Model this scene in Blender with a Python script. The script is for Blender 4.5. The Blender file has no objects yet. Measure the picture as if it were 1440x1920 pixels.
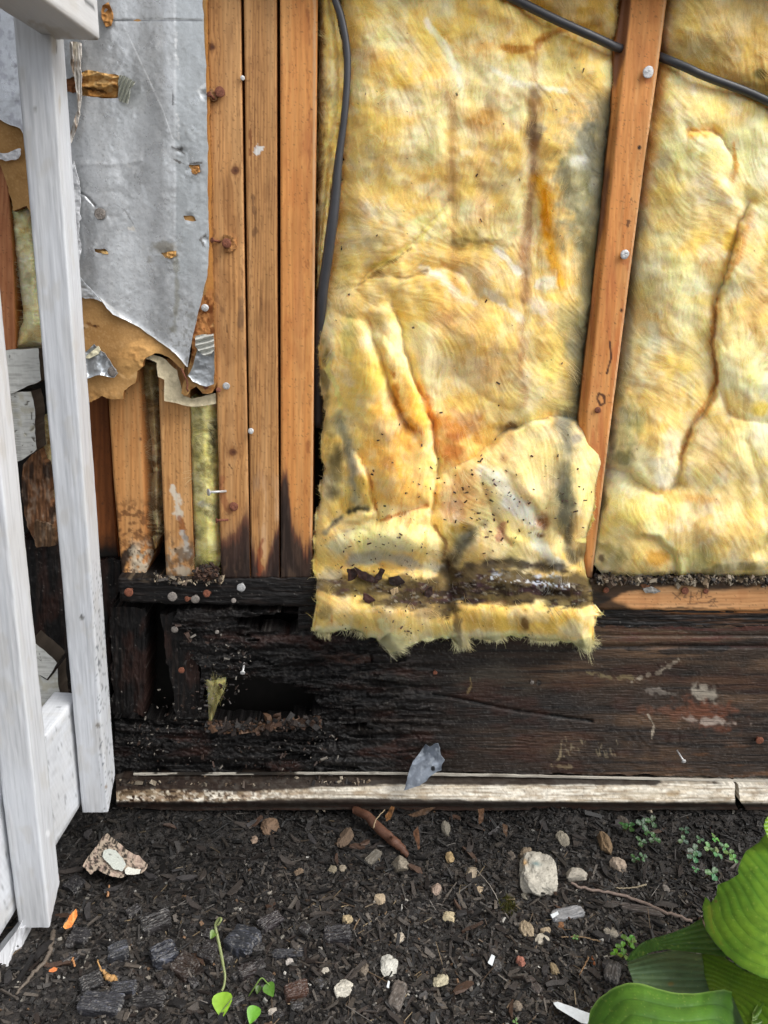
import bpy, math, random
import numpy as np
from mathutils import Vector, Matrix

# ------------------------------------------------------------------ camera, world, sun
sc = bpy.context.scene
FOC, CX, CY = 1387.0, 720.0, 960.0            # photo measures (1440 x 1920)
PITCH, YAW, ROLL = math.radians(16.9), math.radians(3.4), math.radians(2.1)
CAM = np.array([0.0, -0.93, 0.735])
_F = np.array([math.sin(YAW)*math.cos(PITCH), math.cos(YAW)*math.cos(PITCH), -math.sin(PITCH)])
_R0 = np.array([math.cos(YAW), -math.sin(YAW), 0.0])
_U0 = np.cross(_R0, _F)
_R = math.cos(ROLL)*_R0 + math.sin(ROLL)*_U0
_U = math.cos(ROLL)*_U0 - math.sin(ROLL)*_R0
cd = bpy.data.cameras.new("camera"); cam = bpy.data.objects.new("camera", cd)
sc.collection.objects.link(cam); sc.camera = cam
cam.matrix_world = Matrix(((_R[0], _U[0], -_F[0], CAM[0]), (_R[1], _U[1], -_F[1], CAM[1]),
                           (_R[2], _U[2], -_F[2], CAM[2]), (0, 0, 0, 1)))
cd.sensor_fit = 'VERTICAL'; cd.sensor_height = 36.0; cd.sensor_width = 27.0
cd.lens = FOC/1920*36.0; cd.clip_start = 0.01; cd.clip_end = 500

wd = bpy.data.worlds.new("World"); sc.world = wd; wd.use_nodes = True
nt = wd.node_tree; bg = nt.nodes["Background"]
SUN_EL, SUN_AZ = math.radians(50), math.radians(114)   # azimuth from +Y clockwise: in front of the wall, to the right
sky = nt.nodes.new("ShaderNodeTexSky"); sky.sky_type = 'NISHITA'; sky.sun_disc = False
sky.sun_elevation = SUN_EL; sky.sun_rotation = SUN_AZ
sky.air_density = 1.0; sky.dust_density = 3.0; sky.ozone_density = 1.0
hs = nt.nodes.new("ShaderNodeHueSaturation"); hs.inputs["Saturation"].default_value = 0.16
nt.links.new(sky.outputs[0], hs.inputs["Color"]); nt.links.new(hs.outputs[0], bg.inputs[0])
bg.inputs[1].default_value = 0.14
sl = bpy.data.lights.new("sun", 'SUN'); sl.energy = 1.35; sl.angle = math.radians(45); sl.color = (1.0, 0.97, 0.92)
so = bpy.data.objects.new("sun", sl); sc.collection.objects.link(so)
sd = Vector((math.sin(SUN_AZ)*math.cos(SUN_EL), math.cos(SUN_AZ)*math.cos(SUN_EL), math.sin(SUN_EL)))
so.rotation_euler = sd.to_track_quat('Z', 'Y').to_euler()
so.location = (1.5, -2, 3)
vs = sc.view_settings; vs.view_transform = 'Standard'; vs.look = 'None'; vs.exposure = 0.85; vs.gamma = 1
vs.use_curve_mapping = False
try:
    sc.cycles.max_bounces = 6; sc.cycles.use_denoising = True
except Exception: pass

# ------------------------------------------------------------------ geometry of the place
def W(px, py, Y):
    """point of the vertical plane at distance Y (0 = front of the studs) seen at a photo position"""
    px = np.asarray(px, float); py = np.asarray(py, float); Y = np.asarray(Y, float)
    a = (px-CX)/FOC; b = (CY-py)/FOC
    d = _F[None, :]+a.reshape(-1, 1)*_R+b.reshape(-1, 1)*_U
    t = (np.broadcast_to(Y.reshape(-1), (len(d),))-CAM[1])/d[:, 1]
    return CAM+d*t[:, None]
def G(px, py, z=0.0):
    px = np.asarray(px, float).reshape(-1); py = np.asarray(py, float).reshape(-1)
    d = _F[None, :]+((px-CX)/FOC).reshape(-1, 1)*_R+((CY-py)/FOC).reshape(-1, 1)*_U
    t = (z-CAM[2])/d[:, 2]
    return CAM+d*t[:, None]
def proj(P):
    q = P-CAM; z = q@_F
    return CX+FOC*(q@_R)/z, CY-FOC*(q@_U)/z

# ------------------------------------------------------------------ noise
_T = {}
def vn(x, y, seed=0):
    if seed not in _T: _T[seed] = np.random.RandomState(seed+11).rand(256, 256)
    T = _T[seed]
    xi = np.floor(x).astype(np.int64); yi = np.floor(y).astype(np.int64)
    fx = x-xi; fy = y-yi
    fx = fx*fx*(3-2*fx); fy = fy*fy*(3-2*fy)
    x0 = xi & 255; x1 = (xi+1) & 255; y0 = yi & 255; y1 = (yi+1) & 255
    a = T[x0, y0]*(1-fx)+T[x1, y0]*fx; b = T[x0, y1]*(1-fx)+T[x1, y1]*fx
    return a*(1-fy)+b*fy
def fbm(x, y, seed=0, o=4, g=.5):
    s = 0; a = 1; t = 0
    for k in range(o):
        s = s+a*vn(x*2**k+k*17.3, y*2**k-k*9.1, seed+k); t += a; a *= g
    return s/t
def ridged(x, y, seed=0, o=4):
    s = 0; a = 1; t = 0
    for k in range(o):
        n = 1-np.abs(2*vn(x*2**k+k*7.7, y*2**k+k*3.1, seed+k)-1); s = s+a*n*n; t += a; a *= .5
    return s/t
def sstep(a, b, x):
    t = np.clip((x-a)/(b-a+1e-12), 0, 1); return t*t*(3-2*t)
def lin(c):
    c = np.asarray(c, float)/255.
    return np.where(c <= .04045, c/12.92, ((c+.055)/1.055)**2.4)
ALB = 0.84
def L_(c): return lin(c)*ALB
def dseg(x, y, pts, closed=False, side=False):
    P = np.asarray(pts, float); n = len(P); best = np.full(x.shape, 1e9); sg = np.zeros(x.shape); tt = np.zeros(x.shape)
    m = n if closed else n-1
    for i in range(m):
        a = P[i]; b = P[(i+1) % n]; d = b-a; L2 = d@d+1e-9
        t = np.clip(((x-a[0])*d[0]+(y-a[1])*d[1])/L2, 0, 1)
        ex = x-(a[0]+t*d[0]); ey = y-(a[1]+t*d[1]); q = np.hypot(ex, ey)
        k = q < best
        best = np.where(k, q, best)
        if side:
            s = np.sign(d[0]*(y-a[1])-d[1]*(x-a[0])); sg = np.where(k, s, sg); tt = np.where(k, (i+t)/m, tt)
    return (best, sg, tt) if side else best
def inside(x, y, poly):
    P = np.asarray(poly, float); n = len(P); r = np.zeros(x.shape, bool)
    for i in range(n):
        x1, y1 = P[i]; x2, y2 = P[(i+1) % n]
        if y1 == y2: continue
        c = ((y1 > y) != (y2 > y)) & (x < (x2-x1)*(y-y1)/(y2-y1)+x1)
        r ^= c
    return r
def rough(poly, amp, seg=8, seed=0, closed=True):
    """break an outline into short edges and fray it"""
    P = np.asarray(poly, float); out = []; n = len(P); r = np.random.RandomState(seed); s = 0
    m = n if closed else n-1
    for i in range(m):
        a = P[i]; b = P[(i+1) % n]; L = np.hypot(*(b-a)); k = max(1, int(L/seg)); nrm = np.array([-(b-a)[1], (b-a)[0]])/(L+1e-9)
        for j in range(k):
            p = a+(b-a)*j/k
            off = amp*(fbm(np.array([(s+j)*.37]), np.array([seed*1.7]), seed % 50, 3)[0]-.5)*2.2 if j else 0
            out.append(p+nrm*off)
        s += k
    if not closed: out.append(P[-1])
    return np.array(out)

# ------------------------------------------------------------------ object plumbing
COL = sc.collection
def tag(o, label=None, cat=None, group=None, kind=None):
    if label: o['label'] = label
    if cat: o['category'] = cat
    if group: o['group'] = group
    if kind: o['kind'] = kind
    return o
def empty(name, loc, label=None, cat=None, group=None):
    o = bpy.data.objects.new(name, None); COL.objects.link(o); o.empty_display_size = .02
    o.location = [float(v) for v in loc]; return tag(o, label, cat, group)
def link(name, me, mat, parent=None):
    o = bpy.data.objects.new(name, me); COL.objects.link(o)
    if mat and not me.materials: me.materials.append(mat)
    if parent is not None:
        o.parent = parent
        w = Matrix.Identity(4); p = parent
        M = Matrix.Translation(parent.location) if parent.type == 'EMPTY' else Matrix.Identity(4)
        o.matrix_parent_inverse = M.inverted()
    return o
def mesh_np(name, V, faces, smooth=None, cols=None):
    """faces: list of (n,k) index arrays"""
    me = bpy.data.meshes.new(name)
    V = np.asarray(V, np.float32); me.vertices.add(len(V)); me.vertices.foreach_set("co", V.reshape(-1))
    idx = np.concatenate([f.reshape(-1) for f in faces]).astype(np.int32)
    tot = np.concatenate([np.full(len(f), f.shape[1], np.int32) for f in faces])
    st = np.concatenate([[0], np.cumsum(tot)[:-1]]).astype(np.int32)
    me.loops.add(len(idx)); me.loops.foreach_set("vertex_index", idx)
    me.polygons.add(len(tot)); me.polygons.foreach_set("loop_start", st)
    try: me.polygons.foreach_set("loop_total", tot)
    except Exception: pass
    if smooth is not None:
        sm = np.concatenate([np.full(len(f), s, bool) for f, s in zip(faces, smooth)])
        me.polygons.foreach_set("use_smooth", sm)
    if cols is not None:
        ca = me.color_attributes.new("Col", 'FLOAT_COLOR', 'POINT')
        c4 = np.ones((len(V), 4), np.float32); c4[:, :3] = np.clip(cols, 0, 1); ca.data.foreach_set("color", c4.reshape(-1))
    me.update(calc_edges=True)
    return me

# ------------------------------------------------------------------ materials
def mat_attr(name, rough_=.7, metal=0., spec=.3, fine=(900, .12), bump=(600, .3, .0006), grain=None, sss=0., coat=0., rvar=0., translucent=0.):
    m = bpy.data.materials.new(name); m.use_nodes = True; n = m.node_tree; N = n.nodes; Lk = n.links
    b = N["Principled BSDF"]
    b.inputs["Roughness"].default_value = rough_; b.inputs["Metallic"].default_value = metal
    b.inputs["Specular IOR Level"].default_value = spec
    at = N.new("ShaderNodeAttribute"); at.attribute_name = "Col"
    tc = N.new("ShaderNodeTexCoord")
    mp = N.new("ShaderNodeMapping"); Lk.new(tc.outputs["Object"], mp.inputs[0])
    if grain: mp.inputs["Scale"].default_value = grain
    nz = N.new("ShaderNodeTexNoise"); nz.inputs["Scale"].default_value = fine[0]; nz.inputs["Detail"].default_value = 4
    Lk.new(mp.outputs[0], nz.inputs["Vector"])
    mr = N.new("ShaderNodeMapRange"); mr.inputs[3].default_value = 1-fine[1]*2; mr.inputs[4].default_value = 1+fine[1]*2
    Lk.new(nz.outputs["Fac"], mr.inputs[0])
    mx = N.new("ShaderNodeMix"); mx.data_type = 'RGBA'; mx.blend_type = 'MULTIPLY'; mx.inputs["Factor"].default_value = 1
    Lk.new(at.outputs["Color"], mx.inputs[6]); Lk.new(mr.outputs[0], mx.inputs[7])
    Lk.new(mx.outputs[2], b.inputs["Base Color"])
    nb = N.new("ShaderNodeTexNoise"); nb.inputs["Scale"].default_value = bump[0]; nb.inputs["Detail"].default_value = 5
    Lk.new(mp.outputs[0], nb.inputs["Vector"])
    bp = N.new("ShaderNodeBump"); bp.inputs["Strength"].default_value = bump[1]; bp.inputs["Distance"].default_value = bump[2] or .0006
    Lk.new(nb.outputs["Fac"], bp.inputs["Height"]); Lk.new(bp.outputs[0], b.inputs["Normal"])
    if rvar:
        r2 = N.new("ShaderNodeMapRange"); r2.inputs[1].default_value = .3; r2.inputs[2].default_value = .7
        r2.inputs[3].default_value = rough_-rvar; r2.inputs[4].default_value = rough_+rvar
        n3 = N.new("ShaderNodeTexNoise"); n3.inputs["Scale"].default_value = 60; n3.inputs["Detail"].default_value = 6
        Lk.new(tc.outputs["Object"], n3.inputs["Vector"]); Lk.new(n3.outputs["Fac"], r2.inputs[0]); Lk.new(r2.outputs[0], b.inputs["Roughness"])
    if sss:
        b.inputs["Subsurface Weight"].default_value = sss; b.inputs["Subsurface Radius"].default_value = (1, .6, .25)
        b.inputs["Subsurface Scale"].default_value = .011
    if coat: b.inputs["Coat Weight"].default_value = coat; b.inputs["Coat Roughness"].default_value = .25
    if translucent:
        b.inputs["Transmission Weight"].default_value = 0
        out = N["Material Output"]; tr = N.new("ShaderNodeBsdfTranslucent"); ms = N.new("ShaderNodeMixShader"); ms.inputs[0].default_value = translucent
        Lk.new(mx.outputs[2], tr.inputs[0]); Lk.new(b.outputs[0], ms.inputs[1]); Lk.new(tr.outputs[0], ms.inputs[2]); Lk.new(ms.outputs[0], out.inputs[0])
    return m
def mat_plain(name, col, rough_=.6, metal=0., spec=.4, nscale=200, var=.2, bumps=.3, bd=.0004):
    m = bpy.data.materials.new(name); m.use_nodes = True; n = m.node_tree; N = n.nodes; Lk = n.links; b = N["Principled BSDF"]
    b.inputs["Roughness"].default_value = rough_; b.inputs["Metallic"].default_value = metal; b.inputs["Specular IOR Level"].default_value = spec
    tc = N.new("ShaderNodeTexCoord"); nz = N.new("ShaderNodeTexNoise"); nz.inputs["Scale"].default_value = nscale; nz.inputs["Detail"].default_value = 5
    Lk.new(tc.outputs["Object"], nz.inputs["Vector"])
    rp = N.new("ShaderNodeValToRGB"); c = L_(col); e = rp.color_ramp.elements
    e[0].position = .3; e[1].position = .7
    e[0].color = (*(c*(1-var)), 1); e[1].color = (*np.clip(c*(1+var), 0, 1), 1)
    Lk.new(nz.outputs["Fac"], rp.inputs[0]); Lk.new(rp.outputs[0], b.inputs["Base Color"])
    bp = N.new("ShaderNodeBump"); bp.inputs["Strength"].default_value = bumps; bp.inputs["Distance"].default_value = bd
    Lk.new(nz.outputs["Fac"], bp.inputs["Height"]); Lk.new(bp.outputs[0], b.inputs["Normal"])
    return m
M_INS = mat_attr("glass_wool", .95, spec=.05, fine=(700, .12), bump=(380, .3, .0006), sss=.75)
M_FIB = mat_attr("glass_wool_fibre", .8, spec=.15, fine=(400, .05), bump=(100, 0, .0001), translucent=.35)
M_PINE = mat_attr("pine_timber", .62, spec=.3, fine=(260, .14), bump=(320, .35, .0005), grain=(1, 1, .045))
M_PINEH = mat_attr("pine_timber_level", .62, spec=.3, fine=(260, .14), bump=(320, .35, .0005), grain=(.045, 1, 1))
M_ROT = mat_attr("rotten_timber", .6, spec=.3, fine=(420, .3), bump=(520, .8, .0014), grain=(.1, 1, 1), rvar=.12)
M_ROTV = mat_attr("rotten_timber_upright", .6, spec=.3, fine=(420, .3), bump=(520, .8, .0014), grain=(1, 1, .1), rvar=.12)
M_FOIL = mat_attr("foil_facing", .34, metal=.55, spec=.5, fine=(500, .08), bump=(260, .25, .0008), rvar=.1)
M_CORE = mat_attr("fibre_core", .85, spec=.15, fine=(500, .1), bump=(350, .4, .0008))
M_WHITE = mat_attr("white_painted_wood", .5, spec=.35, fine=(300, .04), bump=(420, .45, .0006), grain=(1, 1, .07))
M_WHITEY = mat_attr("white_painted_wood_level", .5, spec=.35, fine=(300, .04), bump=(420, .45, .0006), grain=(1, .07, 1))
M_DIRT = mat_attr("mulch_soil", .62, spec=.4, fine=(450, .35), bump=(500, .9, .0025), rvar=.15)
M_CHIP = mat_attr("bark_and_soil", .6, spec=.4, fine=(500, .25), bump=(700, .6, .0008))
M_STONE = mat_attr("stone", .8, spec=.3, fine=(500, .15), bump=(420, .7, .0012))
M_CHAR = mat_attr("charred_wood", .45, spec=.5, fine=(500, .3), bump=(500, .7, .0012))
M_LEAF = mat_attr("leaf", .38, spec=.45, fine=(160, .10), bump=(300, .25, .0004), translucent=.25)
M_GALV = mat_plain("galvanised_steel", (205, 205, 205), .45, .35, nscale=700, var=.2)
M_RUST = mat_plain("rusty_steel", (128, 78, 58), .8, .1, nscale=900, var=.45, bumps=.8)
M_GREYN = mat_plain("weathered_steel", (135, 128, 122), .6, .3, nscale=900, var=.35, bumps=.6)
M_CABLE = mat_plain("black_cable_sheath", (62, 62, 66), .42, 0, .5, nscale=90, var=.12, bumps=.1)
M_TIN = mat_attr("torn_grey_flashing", .3, metal=.25, spec=.6, fine=(300, .1), bump=(200, .3, .0008))
M_BACK = mat_plain("dark_building_paper", (30, 27, 24), .9, nscale=60, var=.3)
M_SIDE = mat_plain("pale_siding", (190, 190, 188), .6, nscale=60, var=.05)

# ------------------------------------------------------------------ painting of stains, wear and colour
class Canvas:
    def __init__(s, x, y, base):
        s.x = x; s.y = y; s.c = np.tile(L_(base), (len(x), 1)) if not isinstance(base, np.ndarray) or base.ndim == 1 else base
    def mix(s, m, rgb):
        m = np.zeros(len(s.x))+m
        s.c = s.c*(1-m[:, None])+L_(rgb)*m[:, None]; return s
    def mul(s, m): s.c = s.c*m[:, None]; return s
    def _w(s, warp, ws, seed):
        if not warp: return 0
        return warp*(fbm(s.x/ws, s.y/ws, seed % 40, 4)-.5)*2.4
    def line(s, pts, r, rgb, a=1., soft=.6, warp=6, ws=14, seed=1, sy=1.):
        d = dseg(s.x, s.y, pts)+s._w(warp, ws, seed)
        return s.mix(a*(1-sstep(r*(1-soft), r, d)), rgb)
    def blob(s, cx, cy, rx, ry, rgb, a=1., rot=0, soft=.6, warp=.35, ws=16, seed=2):
        t = math.radians(rot); dx = s.x-cx; dy = s.y-cy
        u = (dx*math.cos(t)+dy*math.sin(t))/rx; v = (-dx*math.sin(t)+dy*math.cos(t))/ry
        d = np.hypot(u, v)+s._w(warp, ws, seed)
        return s.mix(a*(1-sstep(1-soft, 1, d)), rgb)
    def poly(s, pts, rgb, a=1., soft=4, warp=4, ws=12, seed=3):
        d = dseg(s.x, s.y, pts, True); d = np.where(inside(s.x, s.y, pts), -d, d)+s._w(warp, ws, seed)
        return s.mix(a*(1-sstep(-soft, soft, d)), rgb)
    def noise(s, sx, sy, rgb, a=1., lo=.5, hi=.7, seed=5, o=4, mask=None):
        m = a*sstep(lo, hi, fbm(s.x/sx, s.y/sy, seed, o))
        if mask is not None: m = m*mask
        return s.mix(m, rgb)

class Relief: pass
def inside_grid(gx, gy, poly):
    P = np.asarray(poly, float); n = len(P); r = np.zeros((len(gy), len(gx)), bool)
    for i in range(n):
        x1, y1 = P[i]; x2, y2 = P[(i+1) % n]
        if y1 == y2: continue
        a, b = np.searchsorted(gy, [min(y1, y2), max(y1, y2)])
        if b > a: xi = (x2-x1)*(gy[a:b]-y1)/(y2-y1)+x1; r[a:b] ^= gx[None] < xi[:, None]
    return r
def relief(name, poly, Yf, paint, mat, parent=None, step=2.0, thick=.01, bevel=0., bevel_m=.002, smooth=True, jag=0, seed=1, side=None, pdist=False, holes=None):
    """a solid piece seen from the front: outline, true front relief Y(x,y), thickness behind"""
    P = rough(poly, jag, 7, seed) if jag else np.asarray(poly, float)
    if jag >= 3: P = rough(P, jag*.5, 3, seed+5)
    x0, y0 = P.min(0); x1, y1 = P.max(0)
    nx = max(2, int((x1-x0)/step)+2); ny = max(2, int((y1-y0)/step)+2)
    gx = x0+np.arange(nx)*(x1-x0)/(nx-1); gy = y0+np.arange(ny)*(y1-y0)/(ny-1)
    X, Yp = np.meshgrid(gx, gy)
    cx = (X[:-1, :-1]+X[1:, 1:])/2; cy = (Yp[:-1, :-1]+Yp[1:, 1:])/2
    keep = inside_grid(cx[0], cy[:, 0], P)
    for h in (holes or []): keep &= ~inside_grid(cx[0], cy[:, 0], h)
    K = np.zeros((ny+1, nx+1), bool); K[1:-1, 1:-1] = keep
    nb = K[:-1, :-1].astype(int)+K[1:, :-1]+K[:-1, 1:]+K[1:, 1:]
    used = nb > 0; bd = used & (nb < 4)
    bx = X[bd]; by = Yp[bd]
    best = np.full(len(bx), 1e9); qx = bx.copy(); qy = by.copy()
    loops = [P]+list(holes or [])
    for Q in loops:
        Q = np.asarray(Q, float)
        for i in range(len(Q)):
            a = Q[i]; b = Q[(i+1) % len(Q)]; d = b-a; L2 = d@d+1e-9
            t = np.clip(((bx-a[0])*d[0]+(by-a[1])*d[1])/L2, 0, 1)
            ex = a[0]+t*d[0]; ey = a[1]+t*d[1]; q = np.hypot(bx-ex, by-ey); k = q < best
            best = np.where(k, q, best); qx = np.where(k, ex, qx); qy = np.where(k, ey, qy)
    ok = best < step*1.5
    X[bd] = np.where(ok, qx, bx); Yp[bd] = np.where(ok, qy, by)
    ids = -np.ones(X.shape, int); ids[used] = np.arange(used.sum())
    vx = X[used]; vy = Yp[used]
    ed = None
    if bevel or pdist:
        ed = dseg(vx, vy, np.asarray(poly, float) if (jag and pdist) else P, True)
        for h in (holes or []): ed = np.minimum(ed, dseg(vx, vy, h, True))
    Yv = Yf(vx, vy, ed) if callable(Yf) else np.full(len(vx), float(Yf))
    if bevel: Yv = Yv+bevel_m*(1-np.sqrt(np.clip(1-(1-np.clip(ed/bevel, 0, 1))**2, 0, 1)))
    V = W(vx, vy, Yv)
    col = paint(vx, vy)
    if isinstance(col, Canvas): col = col.c
    r, c = np.nonzero(keep)
    F = np.stack([ids[r, c], ids[r+1, c], ids[r+1, c+1], ids[r, c+1]], 1)
    E = []
    Kp = K
    for dr, dc, (a, b) in ((-1, 0, ((0, 1), (0, 0))), (1, 0, ((1, 0), (1, 1))), (0, -1, ((0, 0), (1, 0))), (0, 1, ((1, 1), (0, 1)))):
        m = keep & ~Kp[1+dr:1+dr+keep.shape[0], 1+dc:1+dc+keep.shape[1]]
        rr, cc = np.nonzero(m)
        E.append(np.stack([ids[rr+a[0], cc+a[1]], ids[rr+b[0], cc+b[1]]], 1))
    E = np.concatenate(E)
    u, inv = np.unique(E.ravel(), return_inverse=True); inv = inv.reshape(-1, 2); n = len(V)
    Vf = V[u]; Vb = V[u].copy(); th = thick(vx[u], vy[u]) if callable(thick) else thick
    Vb[:, 1] = Vf[:, 1]+th
    side_q = np.stack([n+inv[:, 1], n+inv[:, 0], n+len(u)+inv[:, 0], n+len(u)+inv[:, 1]], 1)
    sc_ = col[u] if side is None else np.tile(L_(side), (len(u), 1))*(.75+.5*vn(vx[u]/9, vy[u]/9, 3))[:, None]
    me = mesh_np(name, np.concatenate([V, Vf, Vb]), [F, side_q], [smooth, False], np.concatenate([col, sc_, sc_]))
    o = link(name, me, mat, parent)
    R = Relief(); R.o = o; R.gx = gx; R.gy = gy; R.used = used; R.bx = vx[u]; R.by = vy[u]
    R.vx = vx; R.vy = vy; R.Y = Yv; R.col = col; g = np.full(X.shape, np.nan); g[used] = Yv; R.gY = g; R.ids = ids
    return R

# smooth solids in plain metres -------------------------------------------------
def tube(path, rad, seg=8, cap=True):
    P = np.asarray(path, float); n = len(P); rad = np.broadcast_to(np.asarray(rad, float), (n,))
    T = np.gradient(P, axis=0); T /= np.linalg.norm(T, axis=1)[:, None]+1e-12
    up = np.array([0, 0, 1.]) if abs(T[0][2]) < .9 else np.array([1., 0, 0]); V = []; F = []
    N = np.cross(T[0], up); N /= np.linalg.norm(N)
    for i in range(n):
        N = N-T[i]*(N@T[i]); N /= np.linalg.norm(N)+1e-12; B = np.cross(T[i], N)
        for k in range(seg):
            a = 2*math.pi*k/seg; V.append(P[i]+rad[i]*(math.cos(a)*N+math.sin(a)*B))
    for i in range(n-1):
        for k in range(seg):
            k2 = (k+1) % seg; F.append([i*seg+k, i*seg+k2, (i+1)*seg+k2, (i+1)*seg+k])
    V += [P[0], P[-1]]; a = len(V)-2
    Tt = [[a, (k+1) % seg, k] for k in range(seg)]+[[a+1, (n-1)*seg+k, (n-1)*seg+(k+1) % seg] for k in range(seg)]
    return np.array(V), np.array(F), np.array(Tt)
def tube_obj(name, path, rad, mat, parent=None, seg=8, rgb=None):
    V, F, T = tube(path, rad, seg)
    cols = np.tile(L_(rgb), (len(V), 1)) if rgb is not None else None
    return link(name, mesh_np(name, V, [F, T], [True, True], cols), mat, parent)
def spline(pts, n=40):
    P = np.asarray(pts, float); out = []; m = len(P); k = max(2, n//(m-1))
    for i in range(m-1):
        p0 = P[max(i-1, 0)]; p1 = P[i]; p2 = P[i+1]; p3 = P[min(i+2, m-1)]
        for j in range(k):
            t = j/k; out.append(.5*((2*p1)+(-p0+p2)*t+(2*p0-5*p1+4*p2-p3)*t*t+(-p0+3*p1-3*p2+p3)*t**3))
    out.append(P[-1]); return np.array(out)
def nail(px, py, Y, r_px, mat, parent, direction=(0, -1, 0), length=.006, name="nail", label=None):
    """a nail head at a photo position on depth Y, standing off its board on its shank"""
    d = np.array(direction, float); d /= np.linalg.norm(d); length = max(length, .003)
    p = W([px], [py], Y+d[1]*length)[0]; sc_m = np.linalg.norm(p-CAM)/FOC; r = r_px*sc_m; tip = p; base = p-d*(length+.004)
    Vs, Fs, Ts = tube([base, tip-d*.0004], [r*.4, r*.4], 8)
    th = min(.0014, r*.35)
    rr = [.0, 1.0, 1.0, .8, .01]; hh = [0, 0, th*.6, th, th*1.05]
    r *= .92; Vh, Fh, Th = tube([tip+d*(h-1)*th for h in (0, .25, .7, .95, 1.)], [r*q for q in (.6, 1, 1, .9, .35)], 14)
    rs = np.random.RandomState(int(px*7+py)); Vh = Vh+rs.randn(*Vh.shape)*r*.035
    V = np.concatenate([Vs, Vh]); o = len(Vs)
    ob = link(name, mesh_np(name, V, [Fs, Fh+o, Ts, Th+o], [True, True, True, False]), mat, parent)
    if label: ob['label'] = label
    return ob

# ------------------------------------------------------------------ timber colouring
def wood(x, y, base, dark, pale=None, gs=7., vert=True, knots=(), seed=1, contrast=.45, lean=0.):
    c = Canvas(x, y, base)
    g, l = (x, y) if vert else (y, x)
    g = g-lean*l
    dk = np.zeros_like(g)
    for (kx, ky, r) in knots:
        kg, kl = (kx-lean*ky, ky) if vert else (ky-lean*kx, kx)
        dg = g-kg; dl = l-kl
        dk += -np.sign(dg)*r*1.0*np.exp(-(dl/(r*2.2))**2)*np.exp(-np.abs(dg)/(r*2.4))
    gg = g+dk
    ph = gg/gs+fbm(l/320+seed, gg/60, seed, 3)*3.0+fbm(l/60, gg/12, seed+3, 2)*.25
    ring = .5+.5*np.sin(2*np.pi*ph); ring = ring**2.2
    c.mix(contrast*ring, dark)
    if pale is not None: c.mix(.55*sstep(.45, .7, fbm(gg/16, l/420, seed+9, 3)), pale)
    st = fbm(gg/1.7, l/70, seed+5, 3); c.mix(.5*contrast*sstep(.5, .78, st), dark)
    c.mul(.84+.30*fbm(l/90, gg/30, seed+7, 4)); c.mix(.35*sstep(.52, .75, fbm(x/24, y/60, seed+12, 4)), dark)
    c.mix(.55*sstep(.87, .93, vn(x/2.3, y/(2.3 if vert else 2.), seed+14)), (84, 58, 40)); c.mix(.4*sstep(.66, .76, fbm(g/2.5, l/14, seed+15, 3)), dark)
    for (kx, ky, r) in knots:
        c.blob(kx, ky, r*1.5, r*1.7, dark, .5, soft=.7, warp=.3, ws=7)
        c.blob(kx, ky, r, r, (112, 68, 44), .9, soft=.35, warp=.25, ws=6)
        c.blob(kx+r*.15, ky, r*.45, r*.4, (76, 44, 30), .7, soft=.5, warp=.3, ws=4)
    return c
def grainY(x, y, amp=.0004, vert=True, s=2.2, seed=4):
    g, l = (x, y) if vert else (y, x)
    return amp*(fbm(g/s, l/80, seed, 3)-.5)*2

# ================================================================== THE HOUSE WALL
wall = empty("timber_wall_frame", (.1, 0, 0), "open timber stud wall with orange pine studs over a rotten blackened rim beam", "wall")
PB, PD, PP = (218, 166, 110), (150, 98, 52), (232, 190, 138)
def stud(L, R_, y0, y1, paint, Y=0., thick=.089, jag=0, seed=1, bottom=None, label=None, wane=None, bevel=3.5):
    yy = [p[1] for p in L]
    poly = [(np.interp(y, [p[1] for p in R_], [p[0] for p in R_]), y) for y in sorted(set([y0]+[p[1] for p in R_ if y0 < p[1] < y1]+[y1]))]
    left = [(np.interp(y, yy, [p[0] for p in L]), y) for y in sorted(set([y0]+[p[1] for p in L if y0 < p[1] < y1]+[y1]), reverse=True)]
    poly = poly+(bottom or [])+left
    Yf = lambda x, y, e: Y+grainY(x, y, seed=seed)+(wane(x, y) if wane else 0)
    r = relief("stud", poly, Yf, paint, M_PINE, wall, 2.0, thick, bevel=bevel, bevel_m=.0022, seed=seed, side=(176, 118, 66), jag=jag)
    if label: r.o['label'] = label
    return r
TOP = -110
def rotfoot(c, line_y, seed, rgb=(38, 26, 26), soft=14, amp=26, pre=(116, 84, 64)):
    """black decay climbing from the foot of a stud up to a ragged height"""
    ly = np.interp(c.x, [p[0] for p in line_y], [p[1] for p in line_y])
    d = c.y-ly+(fbm(c.x/7, c.y/34, seed, 4)-.5)*amp
    c.mix(.55*sstep(-soft*3.2, soft, d+24*(fbm(c.x/3, c.y/50, seed+4, 3)-.5)), pre)
    d = d+30*(fbm(c.x/2.4, c.y/70, seed+8, 3)-.5); m = sstep(-soft, soft*1.6, d); c.mix(m*.93, rgb); c.mix(.6*m*sstep(30, 70, d), (24, 19, 18))
    c.noise(2.4, 40, (96, 78, 68), .35, .55, .75, seed+11, mask=m)
    c.mix(.55*np.clip(m*(1-m)*4, 0, 1), (88, 44, 40)); return c
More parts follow.
